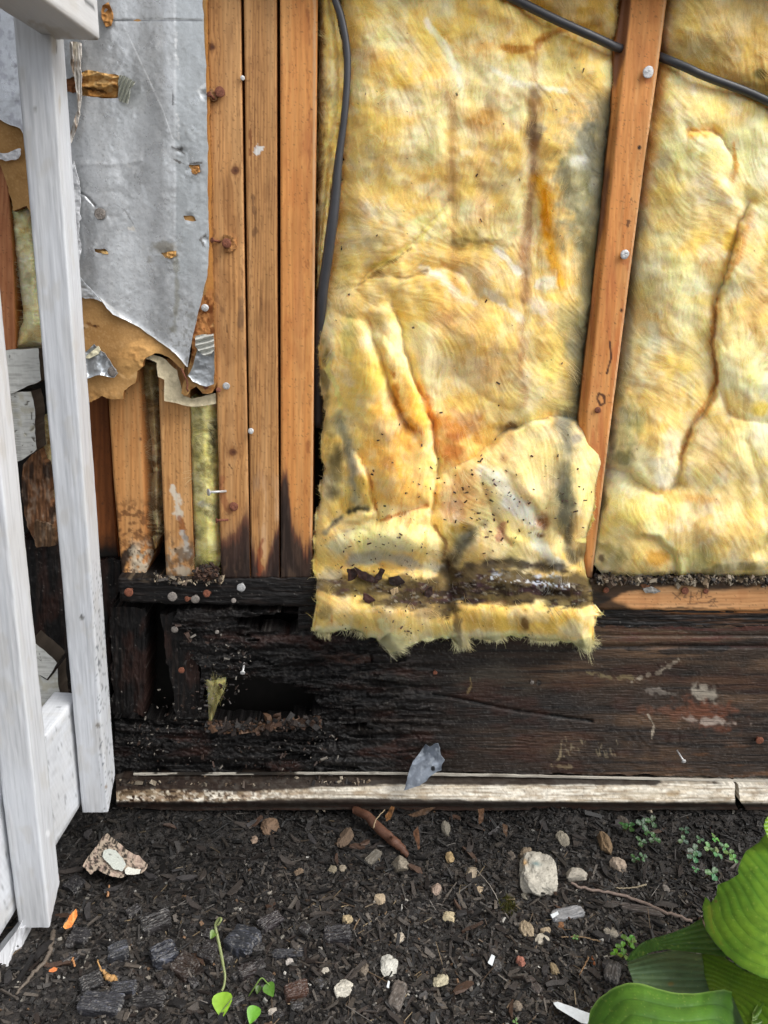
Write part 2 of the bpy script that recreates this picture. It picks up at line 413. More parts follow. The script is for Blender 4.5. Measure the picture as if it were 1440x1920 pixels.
def p_s1(x, y):
    c = wood(x, y, (210, 154, 96), (134, 86, 48), (224, 174, 118), 8, knots=[(441, 320, 9), (437, 848, 9), (397, 88, 8), (398, 845, 3)], seed=2)
    c.line([(398, 430), (404, 560), (418, 580)], 5, (120, 82, 54), .5)
    c.blob(452, 590, 9, 40, (96, 72, 56), .6); c.blob(462, 660, 6, 25, (90, 70, 58), .5)
    c.line([(424, 600), (426, 622)], 2.2, (70, 42, 26), .8, warp=2); c.line([(430, 872), (436, 880)], 2, (60, 36, 24), .8)
    c.line([(413, 900), (418, 935), (430, 955)], 8, (150, 88, 56), .6)
    rotfoot(c, [(410, 1012), (430, 1008), (448, 992), (470, 968)], 12, (44, 30, 30))
    c.noise(6, 14, (110, 84, 64), .45, .52, .75, 9, mask=sstep(1010, 1060, y)*(1-sstep(440, 462, x)))
    return c
s1 = stud([(384, TOP), (392, 300), (400, 600), (408, 800), (415, 1084)], [(450, TOP), (457, 400), (462, 700), (469, 1084)], TOP, 1084, p_s1, .0, seed=2,
          label="stud nearest the foil board with rusty nails and a rotten foot")
def p_s2(x, y):
    c = wood(x, y, (206, 152, 95), (132, 84, 48), (222, 172, 116), 5.5, knots=[], seed=5, contrast=.5)
    c.noise(3, 60, (96, 62, 36), .6, .56, .75, 21, mask=np.exp(-((x-482)/16)**2)*sstep(100, 300, y))
    c.line([(469, 235), (470, 290)], 2.4, (130, 74, 36), .8, warp=3)
    c.line([(474, 370), (478, 420), (476, 450)], 4, (92, 60, 38), .6)
    c.blob(484, 282, 7, 11, (232, 230, 226), .95, 25, .25, .9, 8)
    c.blob(480, 276, 2, 5, (150, 70, 50), .6)
    c.noise(9, 60, (228, 190, 150), .45, .5, .7, 31, mask=sstep(820, 960, y))
    rotfoot(c, [(468, 1010), (486, 1068), (496, 1075), (505, 1040), (518, 1000), (526, 985)], 15, (40, 26, 28), 12, 36)
    c.line([(492, 1010), (486, 1050), (488, 1078)], 6, (140, 62, 34), .7)
    return c
s2 = stud([(456, TOP), (462, 400), (466, 700), (471, 1084)], [(519, TOP), (520, 500), (522, 800), (524, 1084)], TOP, 1084, p_s2, .001, seed=3,
          label="middle stud of the three with a white paint fleck")
def p_s3(x, y):
    c = wood(x, y, (226, 156, 88), (192, 114, 60), (234, 174, 108), 13, knots=[(584, 205, 2)], seed=8, contrast=.28)
    c.blob(578, 270, 20, 60, (186, 112, 66), .55, soft=.9); c.blob(560, 560, 14, 200, (196, 124, 72), .5, soft=.9)
    c.noise(5, 26, (150, 84, 46), .5, .6, .72, 44, mask=np.exp(-((x-578)/10)**2))
    c.line([(590, TOP), (588, 700), (582, 1080)], 3.2, (226, 178, 130), .8, warp=1)
    m = rotfoot(c, [(522, 925), (530, 886), (536, 884), (542, 930), (548, 985), (560, 1010), (575, 1032), (592, 1012)], 18, (44, 34, 32), 12, 44)
    c.noise(8, 30, (94, 74, 60), .6, .5, .7, 23, mask=sstep(960, 1000, y)*(1-sstep(548, 570, x)))
    return c
s3 = stud([(525, TOP), (526, 500), (527, 1084)], [(597, TOP), (593, 300), (589, 600), (585, 1084)], TOP, 1084, p_s3, .0, seed=4,
          label="smooth orange stud beside the main insulation bay, black at its foot")
def p_s4(x, y):
    c = wood(x, y, (218, 162, 102), PD, (230, 182, 126), 7, knots=[], seed=11)
    c.line([(325, 915), (333, 950), (336, 975)], 8, (226, 218, 200), .85, warp=8, ws=9)
    c.line([(336, 970), (345, 1000), (347, 1010)], 6, (150, 84, 40), .8, warp=6, ws=8)
    c.line([(344, 1000), (350, 1030), (356, 1040)], 7, (196, 196, 190), .8, warp=7, ws=7)
    c.noise(10, 12, (190, 178, 158), .85, .42, .6, 14, mask=sstep(1000, 1050, y))
    c.noise(12, 12, (90, 66, 46), .7, .5, .66, 16, mask=sstep(960, 1040, y)); c.blob(329, 1029, 3, 3, (20, 16, 14), .9)
    return c
s4 = stud([(296, 670), (300, 800), (304, 900), (312, 1084)], [(356, 700), (359, 900), (365, 1087)], 672, 1086, p_s4, .012, seed=6,
          label="short stud below the foil board with white mineral streaks")
def p_s5(x, y):
    c = wood(x, y, (220, 158, 96), (178, 116, 64), (228, 174, 114), 9, knots=[(263, 823, 4)], seed=13, contrast=.35)
    c.line([(256, 700), (262, 850), (266, 960)], 3, (226, 172, 112), .6, warp=1)
    c.mix(.5*sstep(0, 8, x-np.interp(y, [700, 960, 1084], [258, 268, 270])), (168, 104, 56))
    c.noise(9, 7, (118, 76, 44), .8, .46, .6, 17, mask=sstep(925, 960, y)*(1-sstep(1000, 1040, y)))
    c.line([(246, 1030), (232, 1050), (226, 1075)], 11, (34, 28, 26), .95, warp=6)
    c.noise(7, 9, (214, 198, 172), .95, .36, .56, 18, mask=sstep(1000, 1040, y)*sstep(236, 254, x))
    c.noise(3.5, 3.5, (70, 52, 40), .8, .56, .7, 19, mask=sstep(985, 1030, y))
    return c
s5 = stud([(203, 740), (213, 900), (222, 1000), (229, 1075)], [(280, 690), (287, 800), (300, 905), (296, 980), (288, 1040), (270, 1084)], 692, 1082, p_s5, .022, seed=7,
          wane=lambda x, y: .035*sstep(0, 34, x-np.interp(y, [700, 960, 1084], [258, 268, 270]))+.004*(fbm(x/9, y/9, 5)-.5)*sstep(960, 1060, y),
          label="twisted short stud with a crumbling white rotted foot")
def p_s6(x, y):
    c = wood(x, y, (150, 88, 44), (104, 58, 28), (164, 100, 54), 11, seed=15, contrast=.5)
    c.mix(sstep(990, 1040, y+20*(fbm(x/9, y/12, 3)-.5)), (24, 20, 17)); return c
s6 = stud([(160, 735), (170, 900), (186, 1045)], [(203, 735), (212, 900), (222, 1045)], 735, 1045, p_s6, .05, seed=8, label="dark stud set back behind the white balusters")
s7 = stud([(-50, 300), (-30, 660)], [(14, 300), (22, 430), (28, 560), (30, 665)], 300, 665, lambda x, y: wood(x, y, (196, 132, 88), (160, 92, 54), None, 8, seed=19), .0, seed=9,
          label="stud at the far left behind the railing")
def p_s8(x, y):
    c = wood(x, y, (234, 160, 90), (204, 120, 62), (240, 178, 112), 9, knots=[(1122, 769, 6)], seed=21, contrast=.25, lean=-.115)
    xm = np.interp(y, [0, 500, 1080], [1215, 1158, 1100])
    c.noise(10, 120, (202, 116, 66), .6, .48, .66, 35, mask=sstep(400, 560, y)); c.blob(1163, 640, 16, 90, (206, 108, 60), .5, 8, .9)
    # bark-dark wane along the upper left arris
    el = np.interp(y, [TOP, 0, 105, 150, 300, 420, 520], [1190, 1184, 1172, 1158, 1146, 1132, 1112])
    m = (1-sstep(-3, 3, x-el+5*(fbm(x/9, y/25, 61)-.5)))
    c.mix(m*(1-sstep(150, 175, y))*.85, (124, 84, 66)); c.mix(m*sstep(290, 330, y)*(1-sstep(470, 500, y))*.8, (112, 74, 58))
    c.line([(1143, 640), (1146, 670), (1138, 700)], 2.2, (70, 38, 26), .95, warp=1.5)
    c.line([(1122, 737), (1132, 742), (1134, 756), (1126, 760), (1120, 748), (1122, 738)], 2.4, (74, 42, 30), .9, warp=2)
    c.blob(1199, 276, 4, 5, (30, 22, 18), .95, soft=.3); c.blob(1165, 582, 3, 4, (30, 22, 18), .9, soft=.3)
    c.line([(1232, 30), (1236, 38)], 2.5, (84, 52, 34), .8); c.line([(1180, 416), (1177, 430)], 2.5, (84, 52, 34), .8)
    c.blob(1215, 150, 10, 8, (192, 104, 60), .5); c.blob(1172, 492, 9, 8, (192, 104, 60), .5)  # soft shadows below the two bright nail heads, painted as darker orange
    c.line([(1254, TOP), (1247, 0), (1205, 330), (1181, 500), (1142, 809), (1110, 1070)], 2.4, (240, 190, 140), .8, warp=.6)
    c.mix(.9*sstep(1045, 1085, y+18*(fbm(x/6, y/12, 37)-.5)), (52, 38, 30))
    return c
s8 = stud([(1178, TOP), (1165, 0), (1150, 110), (1146, 210), (1133, 330), (1116, 500), (1100, 640), (1085, 775), (1083, 1000), (1098, 1080)],
          [(1262, TOP), (1250, 0), (1232, 139), (1208, 305), (1183, 500), (1143, 809), (1110, 1082)], TOP, 1084, p_s8, .0, seed=10, bevel=3,
          wane=lambda x, y: .010*(1-sstep(0, 15, x-np.interp(y, [TOP, 0, 320, 500, 775], [1182, 1170, 1136, 1118, 1087]))),
          label="leaning orange stud between the two large insulation bays")
s9 = stud([(1650, TOP), (1600, 1084)], [(1720, TOP), (1670, 1084)], TOP, 1084, lambda x, y: wood(x, y, PB, PD, PP, 8, seed=33), 0, seed=12)
# nails driven into studs
nail(412, 172, 0, 9, M_RUST, s1.o, (.1, -1, .1), .006); nail(391, 176, -.004, 5, M_RUST, s1.o, (-.6, -1, .3), .010)
nail(425, 456, 0, 9, M_RUST, s1.o, (.2, -1, 0), .007); nail(397, 450, -.002, 5, M_RUST, s1.o, (-.8, -1, .1), .010)
nail(424, 724, 0, 7, M_GALV, s1.o, (0, -1, 0), .008); nail(438, 950, 0, 9, M_RUST, s1.o, (0, -1, .2), .004)
nail(405, 976, -.006, 6, M_RUST, s1.o, (-.9, -.4, .05), .012)
nail(455, 146, 0, 4, M_GALV, s1.o, (.2, -1, 0), .002); nail(470, 808, 0, 6, M_GALV, s2.o, (-.1, -1, .3), .008)
nail(1216, 135, 0, 9.5, M_GALV, s8.o, (.05, -1, 0), .005); nail(1172, 477, 0, 8.5, M_GALV, s8.o, (.05, -1, 0), .005)
nail(1121, 769, 0, 6, M_RUST, s8.o, (0, -1, 0), .001)
# the long bright nail sticking out sideways
a = W([424], [921], -.002)[0]; b = W([392], [923], -.016)[0]
d = (b-a)/np.linalg.norm(b-a)
V, F, T = tube([a, b], [.0016, .0016], 10); V2, F2, T2 = tube([b, b+d*.0005, b+d*.0012, b+d*.0016], [.0044, .0048, .0046, .002], 14)
ob = link("nail", mesh_np("nail", np.concatenate([V, V2]), [F, F2+len(V), T, T2+len(V)], [True, True, False, False]), M_GALV, s1.o)
ob['label'] = "long bright nail sticking out sideways over the gap"
# torn splinters round rusty nails
def splinter(pts, Y, rgb, parent, seed, mat=None, thick=.003, amp=.004, name="wood_splinter", jag=3):
    return relief(name, pts, lambda x, y, e: Y-amp*fbm(x/5, y/5, seed, 3), lambda x, y: Canvas(x, y, rgb).noise(5, 5, tuple(int(v*.55) for v in rgb), .7, .45, .65, seed), mat or M_CORE, parent, 1.5, thick, jag=jag, seed=seed)
splinter([(418, 440), (440, 445), (443, 466), (430, 474), (421, 470), (424, 456)], -.001, (196, 140, 88), s1.o, 4)
splinter([(386, 168), (398, 166), (408, 182), (402, 190), (392, 186)], -.002, (164, 124, 88), s1.o, 5)

# sole plates ---------------------------------------------------------------
def p_black(x, y, seed=3, vert=False, brown=.3, base=(17, 15, 15)):
    g, l = (x, y) if vert else (y, x)
    c = Canvas(x, y, base)
    c.noise(60 if not vert else 5, 5 if not vert else 60, (58, 46, 40), brown, .5, .75, seed+1)
    c.mix(.6*sstep(.55, .75, fbm(g/2.4, l/40, seed, 4)), (14, 12, 12))
    c.mix(.4*sstep(.68, .82, fbm(x/4.2, y/2.2, seed+6, 3)), (62, 58, 56))
    c.mix(.7*sstep(.83, .9, fbm(x/1.9, y/1.9, seed+8, 2)), (120, 116, 110))
    return c
def ridY(x, y, amp, seed, lx=60., ly=5.):
    return -amp*(ridged(x/lx, y/ly, seed, 4)-.4)-amp*.5*(fbm(x/10, y/4, seed+3, 4)-.5)
def p_sole(x, y):
    c = p_black(x, y, 31)
    c.noise(9, 5, (104, 90, 72), .7, .5, .68, 4, mask=(1-sstep(1084, 1098, y))*(1-sstep(330, 420, x)))
    return c
sole = relief("sole_plate", [(222, 1082), (300, 1085), (420, 1083), (600, 1082), (760, 1084), (770, 1138), (600, 1138), (440, 1133), (290, 1132), (226, 1128)],
              lambda x, y, e: .0+ridY(x, y, .0025, 21), p_sole, M_ROT, wall, 2.0, .089, bevel=5, bevel_m=.003, jag=3, seed=5)
sole.o['label'] = "blackened decayed sole plate under the left studs"
def p_plate(x, y):
    c = wood(x, y, (222, 164, 110), (180, 118, 72), (232, 184, 134), 6, vert=False, seed=41, contrast=.35)
    yb = np.interp(x, [1100, 1160, 1200, 1260, 1330, 1450], [1150, 1118, 1106, 1102, 1104, 1100])
    c.mix(.93*(1-sstep(-5, 5, y-yb+14*(fbm(x/26, y/5, 43)-.5))), (36, 31, 29))
    c.mix(.9*(1-sstep(-14, 14, x-1140+2.2*(1120-y)+20*(fbm(x/15, y/8, 47)-.5))), (30, 26, 25))
    c.noise(40, 3, (44, 34, 28), .8, .6, .7, 48, mask=sstep(1128, 1140, y))
    c.noise(3, 2, (130, 116, 98), .6, .58, .7, 49, mask=1-sstep(1090, 1104, y))
    # pencilled figures on the plate
    for s in ([(1262, 1112), (1276, 1124)], [(1276, 1112), (1264, 1124)],
              [(1292, 1108), (1282, 1120), (1300, 1119)], [(1296, 1110), (1294, 1130)],
              [(1310, 1108), (1304, 1116), (1308, 1124), (1316, 1120), (1316, 1110), (1310, 1108)],
              [(1326, 1106), (1324, 1120), (1334, 1118)],
              [(1332, 1126), (1341, 1122), (1338, 1130), (1330, 1137), (1344, 1137)], [(1290, 1133), (1345, 1128)]):
        c.line(s, 1.5, (92, 70, 54), .75, .6, warp=.8, ws=5)
    return c
plate = relief("sole_plate", [(1095, 1086), (1200, 1082), (1720, 1084), (1720, 1148), (1440, 1146), (1300, 1144), (1090, 1142)],
               lambda x, y, e: .0+grainY(x, y, .0006, False), p_plate, M_PINEH, wall, 2.0, .089, bevel=5, bevel_m=.003, jag=1.5, seed=6, side=(60, 50, 42))
plate.o['label'] = "orange sole plate under the right bay with pencilled figures"
for (px, py, r, m, d) in ((241, 1111, 8.5, M_RUST, (0, -1, .1)), (323, 1119, 9, M_GREYN, (.05, -1, .2)), (350, 1123, 5.5, M_RUST, (-.5, -1, .3)), (366, 1124, 8.5, M_GREYN, (.1, -1, 0)),
                       (387, 1113, 7.5, M_RUST, (-.2, -1, .3)), (452, 1102, 8.5, M_GALV, (0, -1, 0)), (438, 1126, 5, M_GREYN, (0, -1, .6))):
    nail(px, py, -.003, r, m, sole.o, d, .010)
nail(1285, 1108, -.001, 7, M_RUST, plate.o, (0, -1, .1), .003); nail(1324, 1109, 0, 5, M_RUST, plate.o, (0, -1, .1), .003)
nail(1137, 1107, -.001, 6, M_RUST, plate.o, (.1, -1, .1), .003)
splinter([(1205, 1104), (1222, 1100), (1240, 1109), (1228, 1113), (1210, 1112)], -.001, (176, 172, 166), plate.o, 8, name="paint_fleck", jag=2)
splinter([(1200, 1096), (1214, 1092), (1220, 1101), (1206, 1103)], -.001, (160, 112, 84), plate.o, 9, name="wood_splinter", jag=2)

# subfloor edge below the plate
def p_sub(x, y):
    c = p_black(x, y, 51, brown=.5); c.noise(120, 2.2, (176, 116, 66), .9, .5, .6, 52, mask=sstep(1200, 1330, x)*(1-sstep(1148, 1154, y)))
    c.noise(90, 3, (96, 66, 44), .6, .5, .7, 53, mask=sstep(1150, 1400, x)); return c
sub = relief("subfloor_board", [(560, 1138), (1100, 1142), (1440, 1146), (1720, 1150), (1720, 1176), (1100, 1176), (560, 1180)],
             lambda x, y, e: .006+ridY(x, y, .003, 23, 120, 3), p_sub, M_ROT, wall, 2.0, .08, jag=2, seed=7)
sub.o['label'] = "wet blackened edge of the subfloor under the plate"

# rim beam --------------------------------------------------------------------
def p_rim(x, y):
    c = p_black(x, y, 61, brown=.30, base=(17, 15, 15))
    R = sstep(640, 1180, x+120*(fbm(x/90, y/40, 62)-.5))
    c.mix(.75*R, (70, 56, 46))
    c.noise(200, 26, (106, 82, 62), .8, .45, .7, 63, mask=sstep(800, 1250, x))
    c.noise(160, 5, (30, 27, 26), .8, .5, .68, 64, mask=sstep(600, 900, x))
    ph = (y+14*fbm(x/180, y/60, 66, 3)*2)/4.2; c.mix(.45*(sstep(.35, 1, .5+.5*np.sin(2*np.pi*ph)))*sstep(760, 960, x)*sstep(1270, 1320, y), (34, 28, 25))
    c.blob(1000, 1330, 230, 60, (26, 26, 27), .55, 4, .8, .5, 50); c.blob(1140, 1400, 120, 34, (22, 24, 26), .7, 0, .8, .4, 30)
    c.blob(905, 1270, 150, 34, (86, 80, 70), .4, 0, .9, .6, 30); c.blob(1300, 1255, 120, 26, (34, 32, 30), .7, -6, .8, .5, 40)
    c.blob(1330, 1340, 66, 36, (118, 70, 48), .8, 12, .7, .6, 12).noise(30, 3, (60, 38, 28), .6, .5, .65, 88, mask=np.exp(-((x-1330)/80)**2-((y-1340)/40)**2)); c.blob(1335, 1352, 52, 9, (172, 160, 148), .75, 4, .5, .9, 12)
    c.blob(1250, 1335, 70, 16, (110, 70, 50), .7, 4, .7, .7, 16); c.blob(1325, 1300, 34, 16, (176, 166, 150), .7, 25, .6, .8, 10)
    c.line([(1190, 1275), (1230, 1262), (1270, 1240)], 5, (168, 156, 138), .7, warp=9, ws=8)
    c.line([(1100, 1262), (1150, 1272), (1185, 1268)], 4, (150, 136, 100), .6, warp=8, ws=9)
    c.line([(1215, 1340), (1226, 1360), (1222, 1385)], 1.6, (170, 158, 140), .8, warp=3); c.line([(1205, 1292), (1262, 1300)], 6, (150, 140, 130), .5, warp=9)
    for k in range(24):
        rs = np.random.RandomState(900+k); xx = 1050+rs.rand()*110; yy = 1378+rs.rand()*34
        c.line([(xx, yy), (xx+rs.randn()*3+2, yy+4+rs.rand()*9)], 1.2, (150, 136, 110), .42, warp=2, ws=5)
    c.line([(1052, 1395), (1050, 1420), (1030, 1436), (1070, 1438), (1058, 1418)], 3, (158, 142, 112), .7, warp=5)
    c.line([(880, 1262), (884, 1285), (876, 1300)], 1.5, (160, 140, 96), .7, warp=3)
    c.blob(1010, 1280, 7, 8, (20, 18, 18), .9); c.blob(800, 1300, 34, 24, (22, 20, 20), .6)
    c.noise(60, 7, (122, 84, 56), .5, .55, .72, 67, mask=sstep(1180, 1300, x)*sstep(1380, 1410, y))
    c.noise(70, 4, (86, 48, 42), .7, .5, .66, 68, mask=sstep(1120, 1200, x)*(1-sstep(1205, 1222, y)))
    c.line([(1120, 1213), (1250, 1222), (1440, 1210)], 5, (26, 24, 24), .8, warp=8, ws=30)
    c.blob(650, 1235, 70, 12, (82, 50, 34), .5, 3); c.blob(560, 1290, 60, 10, (50, 30, 26), .5)
    c.line([(812, 1303), (850, 1308), (960, 1331), (1060, 1345), (1110, 1352)], 3.2, (8, 7, 7), .95, .4, warp=1.5)
    c.mix(sstep(760, 560, x)*.55, (20, 18, 18))
    c.mix(.35*sstep(.66, .8, fbm(x/3, y/2.4, 69, 3)), (110, 106, 100))
    c.noise(90, 30, (66, 36, 26), .45, .55, .75, 70); c.noise(26, 9, (8, 7, 7), .8, .55, .7, 77, mask=1-sstep(700, 900, x))
    return c
def y_rim(x, y, e):
    lft = 1-sstep(620, 900, x)
    Y = .004+ridY(x, y, 1., 71, 120, 6+8*fbm(x/150, y/60, 3))*(.0010+.0040*lft*(.3+1.4*fbm(x/70, y/34, 78, 2)))
    Y += .004*np.exp(-(dseg(x, y, [(812, 1303), (850, 1308), (960, 1331), (1060, 1345), (1110, 1352)])/2.6)**2)
    k = .25+1.5*fbm(x/80, y/50, 90, 2)**1.5; Y += lft*k*(.020*(fbm(x/150+.1*fbm(x/20, y/20, 6), y/17, 73, 3)-.5)+.012*sstep(.56, .60, fbm(x/90, y/10, 76, 3)))+.003*lft*(vn(x/7, y/3, 79)-.5)
    Y += .007*lft*sstep(.86, .95, ridged(x/34, y/90, 92, 2))*sstep(.45, .6, fbm(x/60, y/40, 94, 2))
    Y += .005*np.exp(-((y-1212)/3)**2)*sstep(1110, 1130, x)+.003*np.exp(-((y-1192)/2)**2)*sstep(1150, 1200, x+60*fbm(x/20, y/5, 75))
    Y -= .0012*sstep(.3, 1, .5+.5*np.sin(2*np.pi*(y+28*fbm(x/180, y/60, 66, 3))/4.2))*sstep(760, 960, x)*sstep(1270, 1320, y)
    return Y
hole_main = rough([(383, 1278), (430, 1272), (470, 1275), (500, 1271), (512, 1281), (556, 1280), (548, 1287), (604, 1292), (570, 1298), (628, 1306), (590, 1311), (600, 1322), (655, 1330), (606, 1334), (585, 1340), (596, 1352), (548, 1350), (556, 1360), (500, 1358), (488, 1364), (446, 1356), (430, 1361), (392, 1356), (388, 1330), (380, 1310)], 3.5, 6, 3)
hole_up = rough([(440, 1160), (480, 1156), (520, 1149), (572, 1152), (596, 1160), (592, 1180), (560, 1179), (540, 1192), (520, 1183), (470, 1181), (486, 1175), (446, 1172)], 3.5, 6, 4)
hole_small = rough([(636, 1356), (690, 1354), (686, 1362), (700, 1366), (650, 1368)], 4, 8, 14)
rim = relief("rim_beam", [(322, 1178), (332, 1142), (600, 1148), (800, 1170), (1100, 1174), (1720, 1176), (1720, 1468), (1440, 1457), (1100, 1452), (700, 1447), (400, 1447), (215, 1450), (214, 1345), (300, 1352), (378, 1340), (376, 1250), (350, 1230)],
             y_rim, p_rim, M_ROT, wall, 2.0, .038, jag=5, seed=9, holes=[hole_main, hole_up, hole_small])
rim.o['label'] = "rim beam rotted black and holed on the left, brown and sounder on the right"
for (px, py, r, m, d) in ((327, 1181, 7, M_GREYN, (0, -1, 0)), (340, 1257, 6, M_RUST, (0, -1, .1)), (1425, 1389, 7, M_RUST, (0, -1, 0)), (407, 1185, 4, M_GREYN, (0, -1, .4)),
                       (816, 1262, 4.5, M_RUST, (0, -1, 0)), (998, 1280, 4, M_GREYN, (0, -1, 0))):
    nail(px, py, .0, r, m, rim.o, d, .004)
def bent_nail(p, q, Yp, Yq, r, mat, parent, label=None):
    a = W([p[0]], [p[1]], Yp)[0]; b = W([q[0]], [q[1]], Yq)[0]; d = (b-a)/np.linalg.norm(b-a)
    V, F, T = tube([a, b], [r*.42, r*.42], 8); V2, F2, T2 = tube([b, b+d*.0004, b+d*.001, b+d*.0014], [r*.95, r, r*.95, r*.4], 14)
    ob = link("nail", mesh_np("nail", np.concatenate([V, V2]), [F, F2+len(V), T, T2+len(V)], [True, True, False, False]), mat, parent)
    if label: ob['label'] = label
bent_nail((1269, 1407), (1282, 1427), .0, -.022, .0033, M_GALV, rim.o, "bright nail leaning out of the brown end of the beam")
bent_nail((458, 1243), (455, 1261), -.002, -.020, .0036, M_GALV, rim.o, "bright nail bent down on the black beam")
bent_nail((262, 1270), (228, 1295), .03, .02, .003, M_GREYN, rim.o)
# rotten uprights at the left of the beam
def upright(poly, Y, seed, label):
    r = relief("rotten_post", poly, lambda x, y, e: Y+ridY(y, x, .004, seed, 50, 5), lambda x, y: p_black(x, y, seed, True, .4).noise(20, 60, (58, 34, 26), .5, .5, .7, seed+2), M_ROTV, wall, 2.0, .06, jag=6, seed=seed)
    r.o['label'] = label
upright([(205, 1138), (272, 1140), (276, 1230), (270, 1345), (212, 1342)], .018, 81, "charcoal-black post stump nearest the white railing")
upright([(300, 1150), (332, 1146), (372, 1250), (385, 1350), (330, 1350), (318, 1250)], .012, 83, "broken black post stump beside the hole")
upright([(150, 1046), (232, 1050), (226, 1090), (210, 1140), (205, 1350), (150, 1360)], .045, 85, "rotted black wood behind the balusters")
upright([(36, 1010), (110, 1020), (160, 1060), (160, 1400), (60, 1340)], .05, 87, "rotted black wood at the far left")
def rotten_block(poly, Y, rgb, dk, seed, label, name="rotten_block"):
    r = relief(name, poly, lambda x, y, e: Y+ridY(y, x, .006, seed, 40, 7), lambda x, y: wood(x, y, rgb, dk, None, 6, seed=seed, contrast=.7).noise(9, 22, (170, 150, 130), .6, .52, .7, seed).noise(12, 40, (40, 28, 22), .85, .52, .66, seed+2), M_PINE, wall, 2.0, .05, jag=4, seed=seed)
    r.o['label'] = label
rotten_block([(44, 870), (72, 838), (92, 880), (96, 940), (104, 1010), (70, 1022), (52, 990), (40, 930)], .035, (142, 100, 68), (84, 54, 36), 91, "crumbled brown stud end between the balusters")
rotten_block([(66, 975), (98, 985), (105, 1022), (68, 1026)], .030, (120, 92, 66), (70, 50, 36), 93, "loose block of rotted wood between the balusters")
splinter([(598, 1150), (612, 1142), (606, 1175), (586, 1188)], .006, (60, 42, 32), rim.o, 12, mat=M_ROT)
# a thin white edge of the flashing between beam and ledge
fl = relief("metal_flashing", [(250, 1451), (700, 1449), (1000, 1454.5), (1370, 1463), (1460, 1466), (1460, 1469), (1370, 1466), (1000, 1457.5), (700, 1452), (250, 1453.5)],
            lambda x, y, e: -.0030+.0015*fbm(x/60, y/9, 5), lambda x, y: Canvas(x, y, (190, 184, 172)).noise(60, 9, (30, 26, 24), .97, .47, .5, 7, mask=1-sstep(600, 800, x)).noise(90, 20, (90, 80, 68), .5, .55, .75, 8), M_WHITE, wall, 1.6, .003, jag=.8, seed=3)
fl.o['label'] = "thin pale edge of flashing above the ledge"
# interior faces that close the bays
def box(name, x0, x1, y0, y1, z0, z1, mat, parent=None, kind=None):
    V = np.array([(x, y, z) for x in (x0, x1) for y in (y0, y1) for z in (z0, z1)], float)
    F = np.array([[0, 1, 3, 2], [4, 6, 7, 5], [0, 4, 5, 1], [2, 3, 7, 6], [0, 2, 6, 4], [1, 5, 7, 3]])
    o = link(name, mesh_np(name, V, [F], [False]), mat, parent)
    if kind: o['kind'] = kind
    return o
box("inner_wall", -2.4, 2.6, .10, .16, -.2, 2.6, M_BACK, kind='structure')
box("siding_wall", -2.4, -.57, -.03, .097, .02, 1.055, M_SIDE, kind='structure')
box("siding_wall", .76, 2.6, -.03, .097, .02, 1.055, M_SIDE, kind='structure')
box("siding_wall", -2.4, 2.6, -.03, .098, 1.06, 2.61, M_SIDE, kind='structure')

# the pale ledge boards below the beam --------------------------------------
def p_ledge(x, y):
    c = Canvas(x, y, (232, 225, 210))
    c.noise(40, 6, (206, 190, 164), .6, .5, .7, 3); c.noise(60, 2.5, (170, 150, 124), .5, .58, .7, 33)
    c.noise(9, 6, (120, 92, 64), .85, .4, .6, 5, mask=(1-sstep(380, 720, x)))
    c.noise(5, 4, (60, 46, 36), .9, .47, .6, 6, mask=(1-sstep(300, 700, x))*.9+.25)
    c.noise(90, 3, (110, 94, 72), .6, .57, .68, 9); c.noise(24, 9, (150, 130, 104), .5, .55, .7, 19); c.noise(3, 3, (90, 76, 60), .5, .66, .76, 29)
    c.blob(1260, 1488, 20, 8, (150, 124, 84), .6); c.blob(1200, 1490, 60, 12, (206, 196, 176), .5)
    yb = np.interp(x, [200, 440, 520, 700, 1000, 1100, 1380, 1720], [1503, 1502, 1499, 1496, 1502, 1504, 1505, 1512])
    c.mix(.95*sstep(-3, 3, y-yb+5*(fbm(x/20, y/6, 13)-.5)), (38, 30, 27))
    yt = np.interp(x, [200, 240, 480, 600, 720, 1230, 1240, 1720], [1490, 1480, 1484, 1477, 1472, 1472, 1467, 1472])
    c.mix(.95*(1-sstep(-2.5, 2.5, y-yt+6*(fbm(x/24, y/6, 15)-.5))), (40, 31, 27)); c.noise(60, 2, (66, 44, 36), .6, .5, .6, 16, mask=sstep(1506, 1510, y))
    return c
def y_ledge(x, y, e):
    return -.004-.018*np.clip((y-1462)/40, 0, 1)+.008*sstep(1504, 1514, y)+.002*(fbm(x/12, y/6, 8)-.5)
led = empty("ledge_board", W([800], [1505], -.02)[0], "long weathered cream ledge board at the foot of the black beam", "board")
relief("board_face", [(216, 1458), (500, 1460), (1000, 1464), (1378, 1470), (1378, 1506), (1384, 1518), (1000, 1520), (600, 1518), (330, 1520), (220, 1512)], y_ledge, p_ledge, M_CORE, led, 2.0, .03, jag=2, seed=4)
led2 = empty("ledge_board", W([1420], [1508], -.02)[0], "short cream ledge board end at the right edge beyond the joint", "board")
relief("board_face", [(1384, 1471), (1720, 1476), (1720, 1530), (1400, 1519), (1388, 1503)], y_ledge, p_ledge, M_CORE, led2, 2.0, .03, jag=1.5, seed=5)

